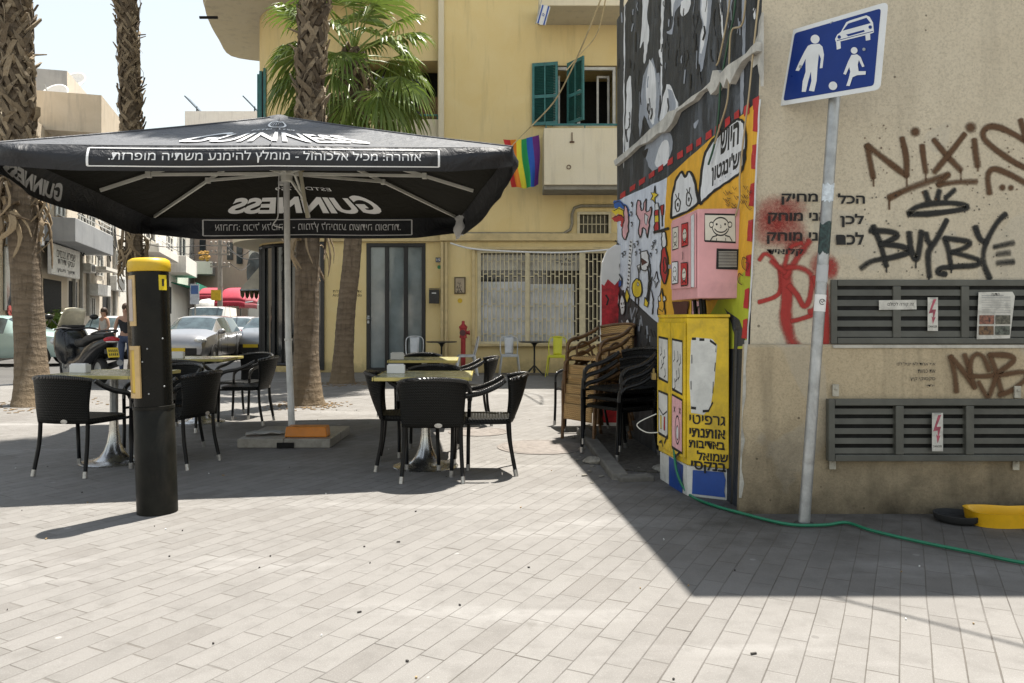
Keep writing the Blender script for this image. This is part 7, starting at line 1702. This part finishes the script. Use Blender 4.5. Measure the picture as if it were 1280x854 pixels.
def scooter():
    t = thing('motor_scooter', 'black maxi scooter with a tall pale windscreen, parked by the palm behind the left table', 'scooter', (-8.22, 14.8, 0)); k = mat('scooter_black', (.013, .014, .016), .18, var=.3, spec=.6); dk = mat('scooter_matt', (.03, .03, .032), .55)
    # local +Y is forward
    def loft(b, secs, n=14):
        vs_ = []
        for y, zc, hw, hh, p in secs:
            for j in range(n):
                a = 2 * math.pi * j / n; vs_.append(Vector((hw * math.copysign(abs(math.cos(a)) ** p, math.cos(a)), y, zc + hh * math.copysign(abs(math.sin(a)) ** p, math.sin(a)))))
        b.add(vs_, [(i * n + j, i * n + (j + 1) % n, (i + 1) * n + (j + 1) % n, (i + 1) * n + j) for i in range(len(secs) - 1) for j in range(n)] + [tuple(range(n))[::-1], tuple(range((len(secs) - 1) * n, len(secs) * n))])
    b = MB(); loft(b, [(.92, .78, .06, .08, .8), (.84, .80, .20, .22, .7), (.70, .78, .30, .34, .7), (.58, .72, .31, .38, .6), (.48, .66, .26, .34, .6), (.40, .56, .20, .20, .6)]); b.obj('front_fairing', k, t, smooth=50)
    b = MB(); loft(b, [(.45, .40, .17, .12, .6), (.1, .38, .20, .13, .6), (-.2, .46, .21, .20, .6), (-.45, .58, .24, .20, .7), (-.75, .70, .22, .16, .7), (-1.0, .80, .15, .10, .8), (-1.12, .84, .08, .05, .8)]); b.obj('rear_body', k, t, smooth=50)
    b = MB(); loft(b, [(.22, .74, .10, .05, .7), (.10, .78, .17, .08, .7), (-.25, .80, .19, .08, .6), (-.38, .86, .19, .08, .6), (-.75, .92, .17, .07, .7), (-.98, .93, .10, .05, .8)]); b.obj('seat', mat('saddle', (.02, .022, .024), .5, bump=.1), t, smooth=50)
    b = MB(); b.grid(9, 7, lambda u, v: Vector(((u - .5) * (.50 - .10 * v), .80 - .26 * v - .10 * (2 * u - 1) ** 2, 1.02 + .44 * v - .03 * (2 * u - 1) ** 2 * (v > .8)))); b.obj('windscreen', mat('screen_pale', (.72, .66, .50), .25, var=.15), t, smooth=180, solid=.012)
    b = MB(); b.grid(7, 4, lambda u, v: Vector(((u - .5) * .42, .62 - .10 * v, .99 + .12 * v))); b.obj('dashboard', dk, t, smooth=180, solid=.03)
    b = MB(); b.tube(bez([(-.40, .38, 1.03), (-.25, .46, 1.06), (0, .50, 1.04), (.25, .46, 1.06), (.40, .38, 1.03)], 4), .018, 8); hb = b.obj('handlebar', dk, t, smooth=180)
    for s in (-1, 1):
        b = MB(); b.tube([(s * .27, .46, 1.06), (s * .40, .60, 1.26)], .008, 6); b.ball((s * .42, .60, 1.28), (.09, .03, .055), 10, 7); b.obj('mirror', M['black_paint'], hb, smooth=60)
        b = MB(); b.ball((s * .22, .86, .80), (.08, .06, .07), 10, 7); b.obj('headlight', M['lamp_clear'], t, smooth=180)
    for wy, r in ((.78, .27), (-.62, .26)):
        rot = Matrix.Rotation(R(90), 3, 'Y'); b = MB(); b.lathe([(r - .09, -.055), (r - .03, -.06), (r, -.025), (r, .025), (r - .03, .06), (r - .09, .055)], 26, (0, wy, r), rot, caps=False); w = b.obj('wheel', M['rubber'], t, smooth=50); b = MB(); b.lathe([(r - .09, -.04), (.05, -.03), (.02, -.05), (.02, .05), (.05, .03), (r - .09, .04)], 20, (0, wy, r), rot, caps=False); b.obj('rim', M['steel'], w, smooth=40)
    b = MB(); b.tube([(.10, .72, .62), (.09, .78, .27)], .025, 8); b.tube([(-.10, .72, .62), (-.09, .78, .27)], .025, 8); b.obj('fork', M['steel'], t)
    b = MB(); b.tube([(.17, -.10, .25), (.19, -.35, .28), (.20, -.45, .32), (.21, -.95, .42)], [.03, .03, .065, .06], 12); b.obj('exhaust', mat('exhaust_metal', (.20, .20, .20), .35, .8), t, smooth=50)
    b = MB(); b.ball((0, -1.08, .86), (.15, .06, .055), 12, 8); b.obj('tail_light', M['lamp_red'], t, smooth=180); b = MB(); b.ball((.0, -1.10, .82), (.12, .045, .02), 12, 6); b.obj('tail_lens', M['lamp_clear'], t, smooth=180)
    b = MB(); b.tube(bez([(-.16, -.62, .96), (-.17, -.95, 1.01), (0, -1.08, 1.03), (.17, -.95, 1.01), (.16, -.62, .96)], 4), .018, 8); b.obj('grab_rail', dk, t, smooth=180)
    b = MB(); m = Matrix.Translation((0, -1.14, .62)) @ Matrix.Rotation(R(-22), 4, 'X'); b.M = m; b.box((0, 0, 0), (.20, .012, .19)); pl = b.obj('number_plate', M['plate_yellow'], t, bevel=.003); b = MB(); b.box((0, -1.04, .64), (.16, .14, .08)); b.obj('plate_bracket', dk, t)
    b = MB(); b.M = m
    for z in (.035, -.04):
        for i in range(5): b.box((-.07 + i * .035, -.0075, z), (.018, .003, .045))
    b.obj('plate_digits', M['black_ink'], pl)
    b = MB(); b.ball((.235, .1, .52), (.03, .07, .07), 10, 8); b.obj('round_badge', M['steel'], t, smooth=180); b = MB(); b.tube([(-.16, .0, .30), (-.30, -.05, .0)], .014, 6); b.obj('side_stand', M['steel'], t)
    t.rotation_euler = (0, 0, R(52))
scooter()

def person(loc, rz, label, shirt, skin, hair, trousers, arm_bent=False):
    t = thing('person', label, 'person', loc, rz)
    J = {'pel': (0, 0, .93), 'spine': (0, .01, 1.12), 'chest': (0, .0, 1.32), 'neck': (0, .0, 1.47), 'head': (0, .02, 1.55), 'skull': (0, .03, 1.63),
         'shL': (-.17, 0, 1.40), 'elL': (-.24, -.02, 1.13), 'wrL': (-.24, .08, .90), 'haL': (-.24, .10, .82), 'shR': (.17, 0, 1.40), 'elR': (.24, -.02, 1.13), 'wrR': (.25, .06, .90), 'haR': (.25, .08, .82),
         'hiL': (-.09, 0, .88), 'knL': (-.10, .04, .48), 'anL': (-.10, -.08, .09), 'toL': (-.11, .08, .03), 'hiR': (.09, 0, .88), 'knR': (.10, .05, .48), 'anR': (.10, .0, .09), 'toR': (.11, .16, .03)}
    E = [('pel', 'spine'), ('spine', 'chest'), ('chest', 'neck'), ('neck', 'head'), ('head', 'skull'), ('chest', 'shL'), ('shL', 'elL'), ('elL', 'wrL'), ('wrL', 'haL'), ('chest', 'shR'), ('shR', 'elR'), ('elR', 'wrR'), ('wrR', 'haR'), ('pel', 'hiL'), ('hiL', 'knL'), ('knL', 'anL'), ('anL', 'toL'), ('pel', 'hiR'), ('hiR', 'knR'), ('knR', 'anR'), ('anR', 'toR')]
    Rd = {'pel': .13, 'spine': .115, 'chest': .13, 'neck': .055, 'head': .085, 'skull': .09, 'sh': .06, 'el': .042, 'wr': .03, 'ha': .038, 'hi': .09, 'kn': .06, 'an': .042, 'to': .04}
    def skin_mesh(name, keys, grow, m, parent):
        ks = [k for k in J if k in keys]; me = bpy.data.meshes.new(name); me.from_pydata([J[k] for k in ks], [(ks.index(a), ks.index(c)) for a, c in E if a in ks and c in ks], []); me.materials.append(m); o = bpy.data.objects.new(name, me); COL.objects.link(o); o.parent = parent
        o.modifiers.new('skin', 'SKIN'); o.modifiers.new('sub', 'SUBSURF').levels = 1; o.modifiers['sub'].render_levels = 2
        if not me.skin_vertices: return o
        for i, k in enumerate(ks):
            r = Rd.get(k, Rd.get(k[:2], .06)) * grow; me.skin_vertices[0].data[i].radius = (r, r * (.75 if k in ('pel', 'spine', 'chest') else 1)); me.skin_vertices[0].data[i].use_root = (i == 0)
        for p in me.polygons: p.use_smooth = True
        return o
    body = skin_mesh('body', set(J), 1, skin, t); skin_mesh('shirt', {'pel', 'spine', 'chest', 'shL', 'shR'}, 1.12, shirt, t); skin_mesh('trousers', {'pel', 'hiL', 'hiR', 'knL', 'knR', 'anL', 'anR'}, 1.14, trousers, t)
    b = MB(); b.ball((0, .0, 1.66), (.095, .11, .11), 12, 9); b.ball((0, -.07, 1.58), (.085, .05, .12), 10, 7); b.obj('hair', hair, t, smooth=180); b = MB()
    b.ball((0, .125, 1.60), (.012, .02, .018), 6, 5); b.obj('nose', skin, t, smooth=180); b = MB(); b.ball((-.035, .112, 1.63), .009, 6, 5); b.ball((.035, .112, 1.63), .009, 6, 5); b.obj('eyes', M['black_ink'], t); b = MB(); b.box((0, .112, 1.555), (.045, .012, .008)); b.obj('mouth', mat('lips', (.30, .09, .08), .5), t)
sk = mat('skin', (.45, .26, .18), .55, var=.08)
person((-9.55, 19.0, -.124), R(200), 'person in a sleeveless black top walking past the palm behind the scooter', mat('shirt_black', (.02, .02, .024), .8), sk, mat('hair_brown', (.06, .03, .015), .6), mat('jeans', (.06, .08, .14), .8))
person((-13.6, 25.6, -.124), R(150), 'person with brown hair and a pale top beyond the white car', mat('shirt_pale', (.50, .47, .45), .8), sk, mat('hair_dark', (.05, .028, .016), .6), mat('trousers_grey', (.10, .10, .11), .8))
if _to.name in COL.objects: COL.objects.unlink(_to)
bpy.data.objects.remove(_to)
